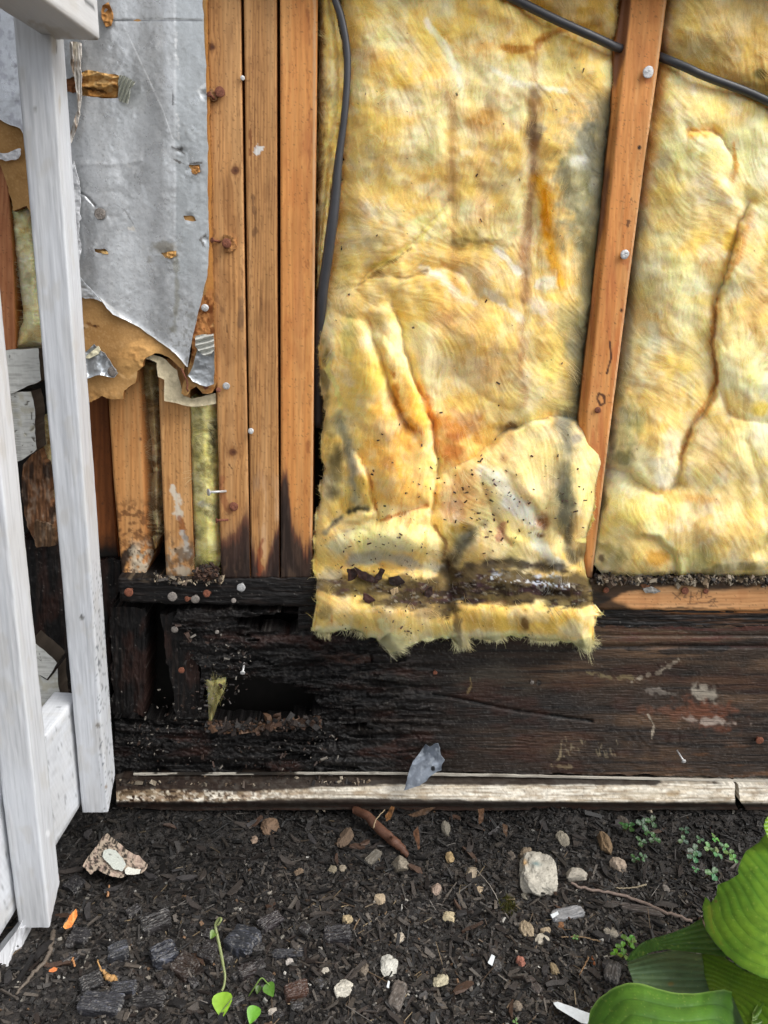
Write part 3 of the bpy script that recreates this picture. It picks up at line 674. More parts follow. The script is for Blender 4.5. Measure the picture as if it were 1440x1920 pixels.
# ================================================================== FOIL-FACED SHEATHING BOARD
board = empty("sheathing_board", W([280], [700], -.01)[0], "torn silver foil faced sheathing board with brown fibre core showing", "board")
foil_poly = [(379, TOP), (381, 20), (386, 130), (389, 300), (391, 470), (388, 520), (376, 570), (364, 620), (356, 655), (352, 690), (345, 682), (330, 664), (312, 650), (290, 634), (262, 614), (240, 602), (212, 590), (200, 578), (188, 560), (174, 549),
             (155, 549), (150, 520), (120, 440), (90, 330), (52, 262), (37, 240), (18, 234), (0, 224), (-60, 214), (-60, TOP)]
core_poly = [(-60, TOP), (385, TOP), (391, 130), (395, 300), (398, 470), (400, 560), (403, 650), (404, 722), (398, 736), (380, 738), (368, 724), (358, 730), (349, 742), (340, 738), (342, 728), (347, 709), (332, 684), (312, 668), (290, 662), (271, 673), (268, 687), (257, 696), (254, 718), (233, 732), (231, 748), (200, 747), (191, 742), (165, 756),
             (150, 762), (138, 640), (110, 560), (70, 440), (50, 385), (36, 392), (25, 396), (16, 352), (0, 308), (-60, 300)]
foil_holes = [rough([(122, 148), (150, 140), (152, 134), (190, 137), (224, 142), (221, 184), (190, 184), (152, 180), (140, 172), (124, 172)], 3, 7, 3),
              rough([(193, 28), (204, 16), (212, 30), (208, 48), (197, 50)], 3, 7, 4), rough([(176, 466), (196, 466), (203, 472), (196, 476), (178, 472)], 3, 5, 5), rough([(301, 474), (326, 470), (330, 478), (310, 484)], 3, 5, 6),
              rough([(343, 404), (364, 406), (368, 414), (346, 412)], 3, 5, 7), rough([(352, 310), (374, 308), (376, 316), (370, 326), (360, 326), (356, 314)], 3, 5, 8)]
def p_core(x, y):
    c = Canvas(x, y, (184, 142, 90)); c.noise(40, 30, (164, 122, 72), .6, .4, .7, 3); c.noise(3, 3, (212, 172, 120), .35, .55, .75, 4)
    c.poly([(225, 655), (250, 640), (285, 640), (310, 652), (280, 676), (262, 700), (240, 715), (222, 690)], (214, 166, 104), .8, 6, 8)
    c.blob(250, 662, 34, 20, (176, 128, 74), .5, 0, .8, .8, 12); c.line([(165, 608), (185, 612)], 3.5, (120, 78, 44), .8, warp=5, ws=6); c.blob(158, 612, 10, 6, (214, 176, 130), .8)
    c.blob(157, 615, 4, 3, (40, 26, 18), .9); c.blob(178, 541+70, 4, 3, (70, 42, 26), .9); c.blob(160, 570, 20, 12, (196, 156, 106), .5)
    c.line([(222, 700), (240, 712), (258, 700)], 4, (226, 184, 128), .7); c.line([(358, 728), (376, 738), (402, 728)], 5, (138, 92, 50), .8)
    c.mix(.8*sstep(384, 388, x)*(1-sstep(560, 600, y)), (206, 140, 72)); c.noise(4, 50, (170, 100, 44), .5, .5, .7, 7, mask=sstep(384, 388, x))
    c.poly([(372, 560), (400, 545), (404, 640), (384, 628), (366, 660), (356, 672)], (196, 132, 78), .85, 3, 8)
    c.noise(6, 8, (112, 62, 30), .85, .5, .62, 9, mask=inside(x, y, [(366, 560), (404, 545), (404, 640), (358, 690), (352, 660)]).astype(float))
    c.line([(392, 548), (398, 600), (392, 612)], 4, (120, 64, 32), .6, warp=6)
    c.noise(8, 8, (120, 84, 46), .5, .5, .7, 12, mask=inside(x, y, [(118, 120), (235, 120), (235, 200), (118, 200)]).astype(float))
    return c
def y_core(x, y, e):
    Y = -.0075-.0008*fbm(x/20, y/20, 4)
    m = np.exp(-((x-255)/38)**2-((y-672)/30)**2); Y += -.005*m*(ridged(x/26+y/60, y/22, 6, 4))-.002*m
    Y += .0035*np.exp(-((x-375)/26)**2-((y-620)/50)**2)*fbm(x/7, y/7, 8)
    Y -= .004*sstep(716, 750, y)*(fbm(x/14, y/14, 3)); return Y
core = relief("fibre_core", core_poly, y_core, p_core, M_CORE, board, 2.0, .009, jag=3, seed=11, side=(150, 104, 58), holes=[rough([(352, 640), (358, 630), (360, 655), (350, 716), (344, 704)], 2, 6, 4)])
def p_foil(x, y):
    c = Canvas(x, y, (212, 215, 218)); c.noise(80, 130, (178, 180, 182), .7, .4, .65, 3); c.noise(14, 16, (230, 232, 234), .45, .5, .75, 5)
    c.mix(.5*(1-sstep(30, 120, y)), (206, 209, 212)); c.noise(3, 3, (222, 222, 222), .5, .64, .8, 7, mask=sstep(200, 420, y)); c.noise(2.5, 2.5, (120, 120, 118), .35, .6, .8, 8)
    c.mix(.55*sstep(325, 335, x)*(1-sstep(480, 560, y)), (198, 204, 207))
    c.blob(310, 470, 34, 30, (124, 112, 84), .6, 0, .8, .8, 14); c.line([(330, 480), (332, 560), (326, 620)], 6, (150, 146, 126), .5, warp=6)
    c.line([(234, 52), (275, 140), (305, 205), (324, 260)], 1.6, (236, 238, 240), .8, warp=1); c.line([(212, 39), (300, 38), (378, 39)], 1.6, (120, 122, 126), .8, warp=1)
    c.line([(331, 60), (330, 100), (336, 130)], 2.4, (240, 240, 240), .7, warp=3, ws=5); c.line([(333, 215), (335, 260)], 2.4, (240, 240, 240), .7, warp=4, ws=5)
    c.line([(325, 170), (324, 196)], 1.6, (60, 58, 56), .85, warp=1); c.line([(319, 295), (345, 308), (378, 306)], 2, (92, 84, 76), .8, warp=3, ws=6)
    c.line([(322, 276), (340, 284), (345, 288)], 2.5, (70, 64, 60), .7, warp=3); c.blob(340, 280, 5, 6, (84, 80, 78), .8)
    c.line([(140, 358), (160, 366), (178, 386)], 1.6, (110, 108, 106), .8, warp=1); c.line([(198, 386), (215, 382), (235, 395), (250, 420)], 1.6, (134, 134, 134), .7, warp=1.5)
    c.line([(268, 350), (275, 380), (292, 394)], 4, (232, 236, 240), .7, warp=3); c.blob(283, 50, 6, 16, (226, 230, 234), .7); c.blob(249, 428, 7, 5, (236, 230, 220), .9, soft=.3, warp=.8, ws=5)
    c.line([(150, 305), (200, 307), (262, 302)], 1.5, (208, 210, 212), .5, warp=2); c.line([(240, 310), (252, 325), (254, 300)], 1.8, (226, 226, 226), .6, warp=4, ws=6)
    c.line([(358, 520), (370, 560), (362, 600)], 8, (208, 212, 214), .6); c.noise(5, 6, (128, 124, 112), .5, .55, .7, 14, mask=sstep(520, 600, y)*sstep(280, 340, x))
    c.line([(384, 160), (372, 172), (380, 186), (388, 196)], 4, (240, 242, 242), .7, warp=4, ws=6)
    c.line([(386, 440), (376, 450), (384, 462)], 3, (110, 104, 98), .8, warp=4, ws=5); c.line([(352, 690), (330, 664), (290, 634), (240, 602), (188, 560)], 2.6, (236, 236, 234), .8, warp=2)
    # bare white-blue foil between the balusters on the left
    c.mix(.6*(1-sstep(90, 130, x)), (214, 218, 226)); c.noise(6, 12, (150, 148, 160), .5, .55, .7, 16, mask=1-sstep(60, 100, x))
    c.line([(0, 226), (20, 236), (38, 240)], 3, (236, 236, 238), .8, warp=2)
    return c
def y_foil(x, y, e):
    Y = -.0105-.0022*np.sin(x/24.+.6*np.sin(y/140.))*(1-sstep(300, 330, x))-.0016*(fbm(x/60, y/110, 5)-.5)*2-.0005*fbm(x/8, y/8, 6)
    Y += .0006*np.exp(-(dseg(x, y, [(212, 40), (300, 37), (378, 39)])/2.2)**2)+.0006*sstep(-3, 3, x-326-4*fbm(y/90, y*0, 3))*(1-sstep(420, 520, y))
    for (a, b, r) in ((187, 401, 13), (340, 282, 9), (384, 178, 12), (388, 450, 10), (188, 471, 14), (314, 476, 15), (356, 408, 13), (364, 316, 14)):
        r = r*.62; q = np.hypot((x-a)*(.7+.6*vn(x*0+a, y*0+b, 3)), y-b+2*(fbm(x/5, y/5, 8)-.5))/r; Y += .0016*np.exp(-q*q)-.0008*(fbm(x/5, y/5, 12)-.3)*np.exp(-((q-1.4)/.9)**2)
    Y -= .004*np.exp(-e/5.)*sstep(480, 560, y)*.45                     # the torn edge curls off the core
    Y += .0016*np.exp(-(dseg(x, y, [(140, 358), (160, 366), (178, 386)])/2)**2); Y -= .0006*np.exp(-(dseg(x, y, [(150, 306), (200, 308), (262, 302)])/5)**2)*fbm(x/30, y/9, 3)*2
    return Y
foil = relief("foil_face", foil_poly, y_foil, p_foil, M_FOIL, board, 2.0, .0012, jag=2.4, seed=12, holes=foil_holes, pdist=True, side=(225, 225, 222))
def flap(name, poly, Yf, rgb, mat, seed, step=1.5, jag=2, paint=None, parent=board, thick=.0015, label=None):
    r = relief(name, poly, Yf, paint or (lambda x, y: Canvas(x, y, rgb).noise(8, 8, tuple(int(v*.8) for v in rgb), .6, .45, .7, seed)), mat, parent, step, thick, jag=jag, seed=seed, pdist=True)
    if label: r.o['label'] = label
    return r
flap("foil_flap", [(360, 690), (374, 640), (384, 632), (398, 628), (402, 660), (401, 720), (388, 725), (376, 722), (362, 716), (352, 704)], lambda x, y, e: -.0105-.002*fbm(x/9, y/9, 3)-.003*np.exp(-e/5), (186, 190, 194), M_FOIL, 21,
     label="small foil piece left at the lower right corner")
flap("foil_flap", [(366, 630), (380, 627), (400, 626), (402, 655), (392, 668), (378, 664), (366, 650)], lambda x, y, e: -.016-.004*np.sin((y+.25*x)/1.7*1.0)-.003*fbm(x/9, y/9, 3), (214, 214, 206), M_WHITE, 22,
     label="crumpled accordion fold of torn foil")
flap("foil_flap", [(160, 660), (176, 645), (196, 662), (210, 684), (221, 700), (214, 708), (200, 706), (186, 703), (164, 710), (158, 690)], lambda x, y, e: -.013-.005*ridged((x+y*.3)/26, y/40, 9, 3)-.003*np.exp(-e/4), (206, 212, 218), M_FOIL, 23,
     label="bright creased foil scrap beside the baluster")
flap("foil_flap", [(158, 672), (184, 648), (188, 656), (184, 664), (168, 672)], lambda x, y, e: -.017-.003*fbm(x/12, y/9, 9), (232, 226, 196), M_CORE, 24)
flap("foil_flap", [(147, 515), (158, 530), (174, 546), (190, 566), (176, 560), (160, 560), (150, 556)], lambda x, y, e: -.017-.004*fbm(x/12, y/9, 9), (226, 230, 234), M_FOIL, 25)
flap("backing_sheet", [(271, 673), (285, 664), (305, 671), (332, 694), (340, 728), (344, 742), (360, 748), (378, 744), (404, 737), (405, 757), (382, 761), (356, 762), (308, 752), (308, 712), (296, 706), (294, 680), (280, 674)],
     lambda x, y, e: -.0005-.003*fbm(x/16, y/16, 3)-.002*np.exp(-e/4), (214, 200, 168), M_CORE, 26, thick=.001, label="limp beige backing paper hanging below the torn core")
def p_peel(x, y):
    c = Canvas(x, y, (216, 218, 210)); c.mix(.6*sstep(.2, 1, .5+.5*np.sin((x+.35*(y-165))/1.15)), (150, 152, 120)); return c
flap("foil_flap", [(222, 140), (234, 142), (254, 154), (244, 166), (240, 194), (230, 192), (222, 188)], lambda x, y, e: -.016-.004*np.sin((x+.35*(y-165))/1.15)-.0003*(x-222), None, M_WHITE, 27, paint=p_peel, label="pleated foil strip peeled back from the hole")
def p_torn(x, y):
    c = Canvas(x, y, (206, 158, 94)); c.noise(14, 8, (150, 100, 50), .8, .45, .65, 5); c.noise(9, 5, (232, 196, 138), .7, .5, .7, 8)
    c.poly([(160, 165), (200, 170), (216, 184), (160, 181)], (176, 122, 62), .8, 3, 3); c.line([(160, 163), (180, 168), (204, 176)], 3, (60, 38, 20), .8, warp=4, ws=7); c.blob(166, 166, 7, 4, (40, 26, 16), .9); return c
flap("core_crumple", [(150, 140), (160, 132), (190, 136), (222, 142), (218, 184), (195, 183), (155, 181), (150, 165)], lambda x, y, e: -.012-.008*ridged(x/30, y/17, 4, 3)+.006*sstep(160, 175, y), None, M_CORE, 28, paint=p_torn, label="crumpled brown core inside the torn hole")
flap("core_crumple", [(122, 150), (138, 146), (150, 150), (148, 170), (136, 174), (124, 168)], lambda x, y, e: -.011-.006*ridged(x/20, y/17, 4, 3), (140, 92, 60), M_CORE, 29)
flap("core_crumple", [(192, 10), (203, 4), (212, 26), (208, 48), (198, 50), (190, 30)], lambda x, y, e: -.011-.008*ridged(x/20, y/22, 6, 3), (196, 142, 84), M_CORE, 30)
flap("core_crumple", [(362, 312), (372, 310), (375, 322), (366, 327), (358, 322)], lambda x, y, e: -.012-.005*fbm(x/4, y/4, 6), (190, 136, 80), M_CORE, 31)
flap("core_crumple", [(314, 472), (330, 470), (330, 480), (318, 485), (310, 482)], lambda x, y, e: -.012-.005*fbm(x/4, y/4, 6), (206, 158, 96), M_CORE, 32)
flap("core_crumple", [(188, 470), (200, 471), (203, 477), (192, 476)], lambda x, y, e: -.012-.003*fbm(x/4, y/4, 6), (214, 176, 116), M_CORE, 33)
# shredded white tyvek-like strip above the hole
flap("paper_strip", [(131, 78), (152, 80), (151, 120), (153, 180), (150, 215), (140, 250), (128, 276), (128, 262), (136, 235), (146, 205), (140, 150), (132, 120)], lambda x, y, e: -.018-.005*ridged(x/6, y/50, 6, 3), (214, 206, 196), M_CORE, 34,
     paint=lambda x, y: Canvas(x, y, (218, 212, 204)).noise(3, 30, (128, 104, 80), .8, .5, .62, 4).line([(142, 80), (143, 110)], 4, (190, 180, 160), .7), label="shredded white paper strip hanging by the baluster")
flap("paper_edge", [(138, 300), (145, 330), (150, 360), (151, 380), (149, 402), (152, 410), (148, 428), (147, 445), (150, 455), (149, 480), (140, 500), (132, 420), (130, 330)], lambda x, y, e: -.016-.003*fbm(x/9, y/9, 6), (222, 224, 228), M_WHITE, 35, jag=4)
flap("paper_edge", [(-10, 285), (12, 287), (30, 280), (38, 278), (38, 290), (28, 300), (10, 302), (0, 298), (-10, 300)], lambda x, y, e: -.012-.003*fbm(x/9, y/9, 6), (232, 232, 236), M_WHITE, 36, jag=4)
nail(187, 401, -.012, 10, M_GREYN, foil.o, (0, -1, 0), .001); nail(210, 697, -.016, 9, M_GREYN, core.o, (0, -1, 0), .002)
nail(384, 577, -.008, 7, M_GALV, core.o, (0, -1, 0), .004); nail(410, 731, -.004, 5, M_RUST, core.o, (.5, -1, .1), .006); nail(386, 725, -.008, 5, M_RUST, core.o, (.2, -1, 0), .003)
tube_obj("rusty_wire", W([340, 344, 350, 352, 350, 353], [690, 700, 712, 722, 728, 734], -.012), .0012, M_RUST, core.o)
# olive membrane glimpsed at the far left
mb = flap("membrane_sheet", [(-60, 180), (60, 180), (60, 320), (-60, 320)], lambda x, y, e: .002+.003*fbm(x/30, y/30, 3), (122, 118, 104), M_CORE, 37, step=4, jag=0, parent=board, label="olive grey membrane behind the torn foil at far left")

# ================================================================== GLASS WOOL
def lic(x, y, ang, sc_=1.6, steps=12, h=1.6, seed=5):
    """fine fibrous streaks: noise smeared along a flow"""
    acc = np.zeros_like(x)
    for sgn in (1, -1):
        X = x.copy(); Y = y.copy()
        for k in range(steps):
            a = ang(X, Y); X = X+sgn*h*np.cos(a); Y = Y+sgn*h*np.sin(a); acc += vn(X/sc_, Y/sc_, seed)
    v = acc/(2*steps); return np.clip((v-v.mean())/(v.std()+1e-9)*.2+.5, 0, 1)
def creases(x, y, L):
    """(points, width px, depth m)  valley; (points,width,height,'s') one side swells over the other"""
    Y = np.zeros_like(x)
    wx = x+6*(fbm(x/22, y/22, 51, 3)-.5)*2; wy = y+6*(fbm(x/22, y/22, 57, 3)-.5)*2
    for q in L:
        if len(q) == 3:
            d = dseg(wx, wy, q[0]); Y += q[2]*.85*np.exp(-(d/(q[1]*1.35))**1.25)
        else:
            d, s, t = dseg(wx, wy, q[0], side=True); fade = np.clip(np.minimum(t, 1-t)*6, 0, 1)**.7
            Y -= q[2]*fade*np.where(s*q[3] > 0, np.exp(-d/q[1])*sstep(0, 9, d), 0)
            Y += q[2]*.3*fade*np.exp(-(d/7.)**2)
    return Y
def wool(name, poly, Yf, paintf, ang, parent, step=2.5, thick=.03, jag=5, seed=1, fibres=9000, fl=(22, 60), nlocks=700, edge=1200, lic_k=.3, tufts=()):
    cache = {}
    def Y2(x, y, e):
        l = lic(x, y, ang, 2.0, 10, 1.7, seed); cache['l'] = l
        return Yf(x, y, e)-.0009*(l-.5)-.0018*(fbm(x/34, y/34, seed+4, 3)-.5)-.0007*(fbm(x/9, y/9, seed+5, 3)-.5)-.0002*(ridged(x/9, y/9, seed+6, 3)-.5)
    def P2(x, y):
        c = paintf(x, y); l = cache['l']
        l2 = lic(x, y, ang, 5.5, 9, 5.0, seed+3)
        lum = c.c.mean(1); c.c = np.minimum(c.c*(1+.22*sstep(.12, .4, lum))[:, None], .93)
        c.mul(1+lic_k*(l-.5)*.6+.26*(fbm(x/15, y/18, seed+31, 4)-.5)); c.c[:, 2] *= 1+.5*(fbm(x/40, y/50, seed+37, 3)-.5); k = sstep(.10, .38, lum)
        c.mix(k*.28*sstep(.52, .72, fbm(x/26, y/34, seed+41, 4)), (252, 244, 210)); c.mix(k*.10*sstep(.62, .95, l), (252, 248, 222))
        c.mix(.05*sstep(.66, .95, 1-l), (196, 146, 70)); return c
    R = relief(name, poly, Y2, P2, M_INS, parent, step, thick, jag=jag, seed=seed, pdist=True)
    rs = np.random.RandomState(seed+77); H, Wd = R.gY.shape
    Yfill = R.gY.copy(); m = np.isnan(Yfill)
    gc = np.zeros((H, Wd, 3)); gc[R.used] = R.col
    sx = (R.gx[-1]-R.gx[0])/(Wd-1); sy = (R.gy[-1]-R.gy[0])/(H-1)
    def look(px, py, Yprev):
        j = np.clip(np.rint((px-R.gx[0])/sx).astype(int), 0, Wd-1); i = np.clip(np.rint((py-R.gy[0])/sy).astype(int), 0, H-1)
        v = Yfill[i, j]; bad = np.isnan(v)
        return np.where(bad, Yprev, v)
    def strands(px, py, a0, length, lift, width, lighten, curl, nseg=6, own=None):
        n = len(px); X = px.copy(); Y = py.copy(); D = look(X, Y, np.full(n, np.nan)); ok = ~np.isnan(D); D = np.where(ok, D, 0)
        j = np.clip(np.rint((px-R.gx[0])/sx).astype(int), 0, Wd-1); i = np.clip(np.rint((py-R.gy[0])/sy).astype(int), 0, H-1)
        base = gc[i, j]; lm = np.clip(base.mean(1)/.45, 0, 1); q = (lighten*lm**1.5)[:, None]; base = np.minimum(base*(1.0+.25*lm[:, None]), .95)*(1-q)+L_((255, 248, 214))*q
        a = a0.copy(); pts = []; h = length/nseg
        for k in range(nseg+1):
            t = k/nseg
            Dn = look(X, Y, D); D = np.minimum(Dn, D+.002) if k else Dn
            D = np.where(np.isnan(D), 0, D)
            pts.append((X.copy(), Y.copy(), D-.0006-lift*math.sin(min(1, t*1.15)*math.pi*.85)))
            a = a+curl/nseg*(.6+.8*rs.rand(n)); X = X+h*np.cos(a); Y = Y+h*np.sin(a)
        Pn = np.stack([W(p[0], p[1], p[2]) for p in pts], 1)           # n, k, 3
        T = np.gradient(Pn, axis=1); view = Pn-CAM; Bn = np.cross(T, np.array([0, 1., .25])); Bn /= np.linalg.norm(Bn, axis=2)[:, :, None]+1e-9
        tp = np.sin(np.linspace(.25, 1, nseg+1)*math.pi*.97)**.5
        wv = Bn*(width[:, None]*tp[None])[:, :, None]
        n_ = nseg+1; V = np.stack([Pn-wv, Pn+wv, Pn+np.array([0, .5, 0])*width[:, None, None]], 2)[ok]   # 3-sided thread
        cc = np.repeat(base[ok], n_*3, axis=0); n = len(V); V = V.reshape(-1, 3)
        b = (np.arange(n)*n_*3)[:, None]+(np.arange(nseg)*3)[None]; b = b.reshape(-1)
        F = np.concatenate([np.stack([b+p, b+q, b+q+3, b+p+3], 1) for p, q in ((0, 1), (1, 2), (2, 0))])
        return V, F, cc
    out = []; off = 0
    N = len(R.vx)
    k = rs.randint(0, N, fibres); px = R.vx[k]; py = R.vy[k]
    a = ang(px, py)+rs.randn(fibres)*.55+np.pi*(rs.rand(fibres) < .5)
    out.append(strands(px, py, a, rs.uniform(*fl, fibres)*.7, rs.uniform(.0004, .0030, fibres), rs.uniform(.00007, .00017, fibres), rs.uniform(0, .45, fibres), rs.randn(fibres)*1.1))
    # locks: many strands following one curve
    k = rs.randint(0, N, nlocks); m_ = 16
    cx = np.repeat(R.vx[k], m_); cy = np.repeat(R.vy[k], m_); n = len(cx)
    a = np.repeat(ang(R.vx[k], R.vy[k])+rs.randn(nlocks)*.3+np.pi*(rs.rand(nlocks) < .5), m_)
    sp = rs.randn(n)*4.5; px = cx-np.sin(a)*sp+rs.randn(n)*3; py = cy+np.cos(a)*sp+rs.randn(n)*3
    L = np.repeat(rs.uniform(fl[0], fl[1]*1.3, nlocks), m_)*rs.uniform(.7, 1.1, n)
    out.append(strands(px, py, a+rs.randn(n)*.12, L, np.repeat(rs.uniform(.0005, .004, nlocks), m_)*rs.uniform(.3, 1.1, n), rs.uniform(.00007, .00014, n), np.clip(np.repeat(rs.uniform(-.1, .7, nlocks), m_), 0, 1), np.repeat(rs.randn(nlocks)*.9, m_)+rs.randn(n)*.12, 7))
    if nlocks > 200:                      # long pale wisps combed over the surface
        nw = nlocks//4; m_ = 34; k = rs.randint(0, N, nw); n = nw*m_; a1 = ang(R.vx[k], R.vy[k])+rs.randn(nw)*.25+np.pi*(rs.rand(nw) < .5)
        a = np.repeat(a1, m_); sp = rs.randn(n)*np.repeat(rs.uniform(3, 11, nw), m_)
        out.append(strands(np.repeat(R.vx[k], m_)-np.sin(a)*sp+rs.randn(n)*12*np.cos(a), np.repeat(R.vy[k], m_)+np.cos(a)*sp+rs.randn(n)*12*np.sin(a), a+rs.randn(n)*.10, np.repeat(rs.uniform(50, 120, nw), m_)*rs.uniform(.6, 1, n),
                   rs.uniform(.0003, .0022, n), rs.uniform(.00006, .00013, n), np.clip(np.repeat(rs.uniform(.4, 1, nw), m_), 0, 1), np.repeat(rs.randn(nw)*.7, m_)+rs.randn(n)*.1, 9))
    for (tx, ty, ta, tl, ts, tn) in tufts:
        sp = rs.randn(tn)*ts; px = tx-math.sin(ta)*sp+rs.randn(tn)*2; py = ty+math.cos(ta)*sp+rs.randn(tn)*2
        out.append(strands(px, py, ta+rs.randn(tn)*.16+sp*.012, tl*rs.uniform(.35, 1.1, tn), rs.uniform(.0005, .004, tn), rs.uniform(.00009, .00019, tn), rs.uniform(.2, .9, tn), rs.randn()*.4+rs.randn(tn)*.35, 6))
    if edge:
        k = rs.randint(0, len(R.bx), edge); px = R.bx[k]; py = R.by[k]; cxm = R.vx.mean(); cym = R.vy.mean()
        # outward direction from the local outline
        j = np.clip(((px-R.gx[0])/sx).astype(int), 3, Wd-4); i = np.clip(((py-R.gy[0])/sy).astype(int), 3, H-4)
        U = R.used.astype(float); gxv = U[i, j-3]-U[i, j+3]; gyv = U[i-3, j]-U[i+3, j]
        a = np.arctan2(gyv, gxv)+rs.randn(edge)*1.1
        out.append(strands(px-np.cos(a)*3, py-np.sin(a)*3, a, rs.uniform(1.5, 6, edge)*np.exp(rs.randn(edge)*.35), rs.uniform(.0002, .002, edge), rs.uniform(.00006, .00013, edge), rs.uniform(0, .5, edge), rs.randn(edge)*.9, 5))
    Vs = []; Fs = []; Cs = []; o = 0
    for V, F, cc in out: Vs.append(V); Fs.append(F+o); Cs.append(cc); o += len(V)
    f = link("loose_fibres", mesh_np("loose_fibres", np.concatenate(Vs), [np.concatenate(Fs)], [True], np.concatenate(Cs)), M_FIB, parent)
    f['kind'] = 'stuff'
    return R
def debris(name, spots, R, rgb, parent, seed, size=(2, 5), th=.0008):
    """dark crumbs lying on the wool, joined"""
    rs = np.random.RandomState(seed); Vs = []; Fs = []; o = 0; Cs = []
    Wd = len(R.gx); H = len(R.gy)
    for (px, py) in spots:
        j = int(np.clip(round((px-R.gx[0])/(R.gx[1]-R.gx[0])), 0, Wd-1)); i = int(np.clip(round((py-R.gy[0])/(R.gy[1]-R.gy[0])), 0, H-1))
        Yv = R.gY[i, j]
        if np.isnan(Yv): continue
        p = W([px], [py], Yv-.0010)[0]; s = rs.uniform(*size)*.00034; l = s*rs.uniform(1, 3.5); a = rs.rand()*6.28
        ax = np.array([math.cos(a), .3*rs.randn(), math.sin(a)]); bx = np.array([-math.sin(a), .2*rs.randn(), math.cos(a)]); n = np.array([0, -1., .2])
        q = [p+ax*l*u+bx*s*v*(.5+rs.rand())+n*w*s*.6 for u in (-1, 1) for v in (-1, 1) for w in (-.6, 1)]
        Vs += q; Fs.append(np.array([[0, 1, 3, 2], [4, 6, 7, 5], [0, 4, 5, 1], [2, 3, 7, 6], [0, 2, 6, 4], [1, 5, 7, 3]])+o); o += 8
        cc = L_(rgb)*rs.uniform(.5, 1.5); Cs += [cc]*8
    ob = link(name, mesh_np(name, np.array(Vs), [np.concatenate(Fs)], [False], np.array(Cs)), M_CHIP, parent); ob['kind'] = 'stuff'; return ob

YEL, YEL2, PALE, CREAM, GREY, OLV, BRN, ORG = (246, 208, 126), (238, 184, 96), (250, 236, 186), (240, 222, 178), (150, 146, 124), (168, 156, 92), (176, 126, 78), (232, 174, 56)
# ---- main bay -----------------------------------------------------------------
main_poly = [(640, TOP), (640, 0), (655, 100), (652, 200), (640, 320), (628, 430), (612, 540), (602, 600), (598, 680), (607, 760), (602, 850), (606, 890), (596, 960), (592, 1000), (590, 1080), (594, 1150), (588, 1184),
             (605, 1192), (622, 1186), (648, 1184), (670, 1182), (690, 1196), (712, 1204), (735, 1222), (765, 1210), (790, 1200), (845, 1194), (868, 1216), (880, 1196), (925, 1200), (962, 1192), (1000, 1200), (1052, 1200), (1082, 1212), (1108, 1222),
             (1114, 1180), (1118, 1160), (1132, 1154), (1116, 1145), (1112, 1110), (1104, 1084), (1105, 1024), (1100, 1000), (1112, 960), (1120, 910), (1134, 872), (1131, 850), (1112, 830), (1105, 812), (1084, 796),
             (1088, 740), (1102, 620), (1117, 500), (1132, 340), (1147, 180), (1151, 110), (1156, 60), (1166, TOP)]
C1 = [(952, -10), (1040, 34), (1120, 68), (1158, 86)]
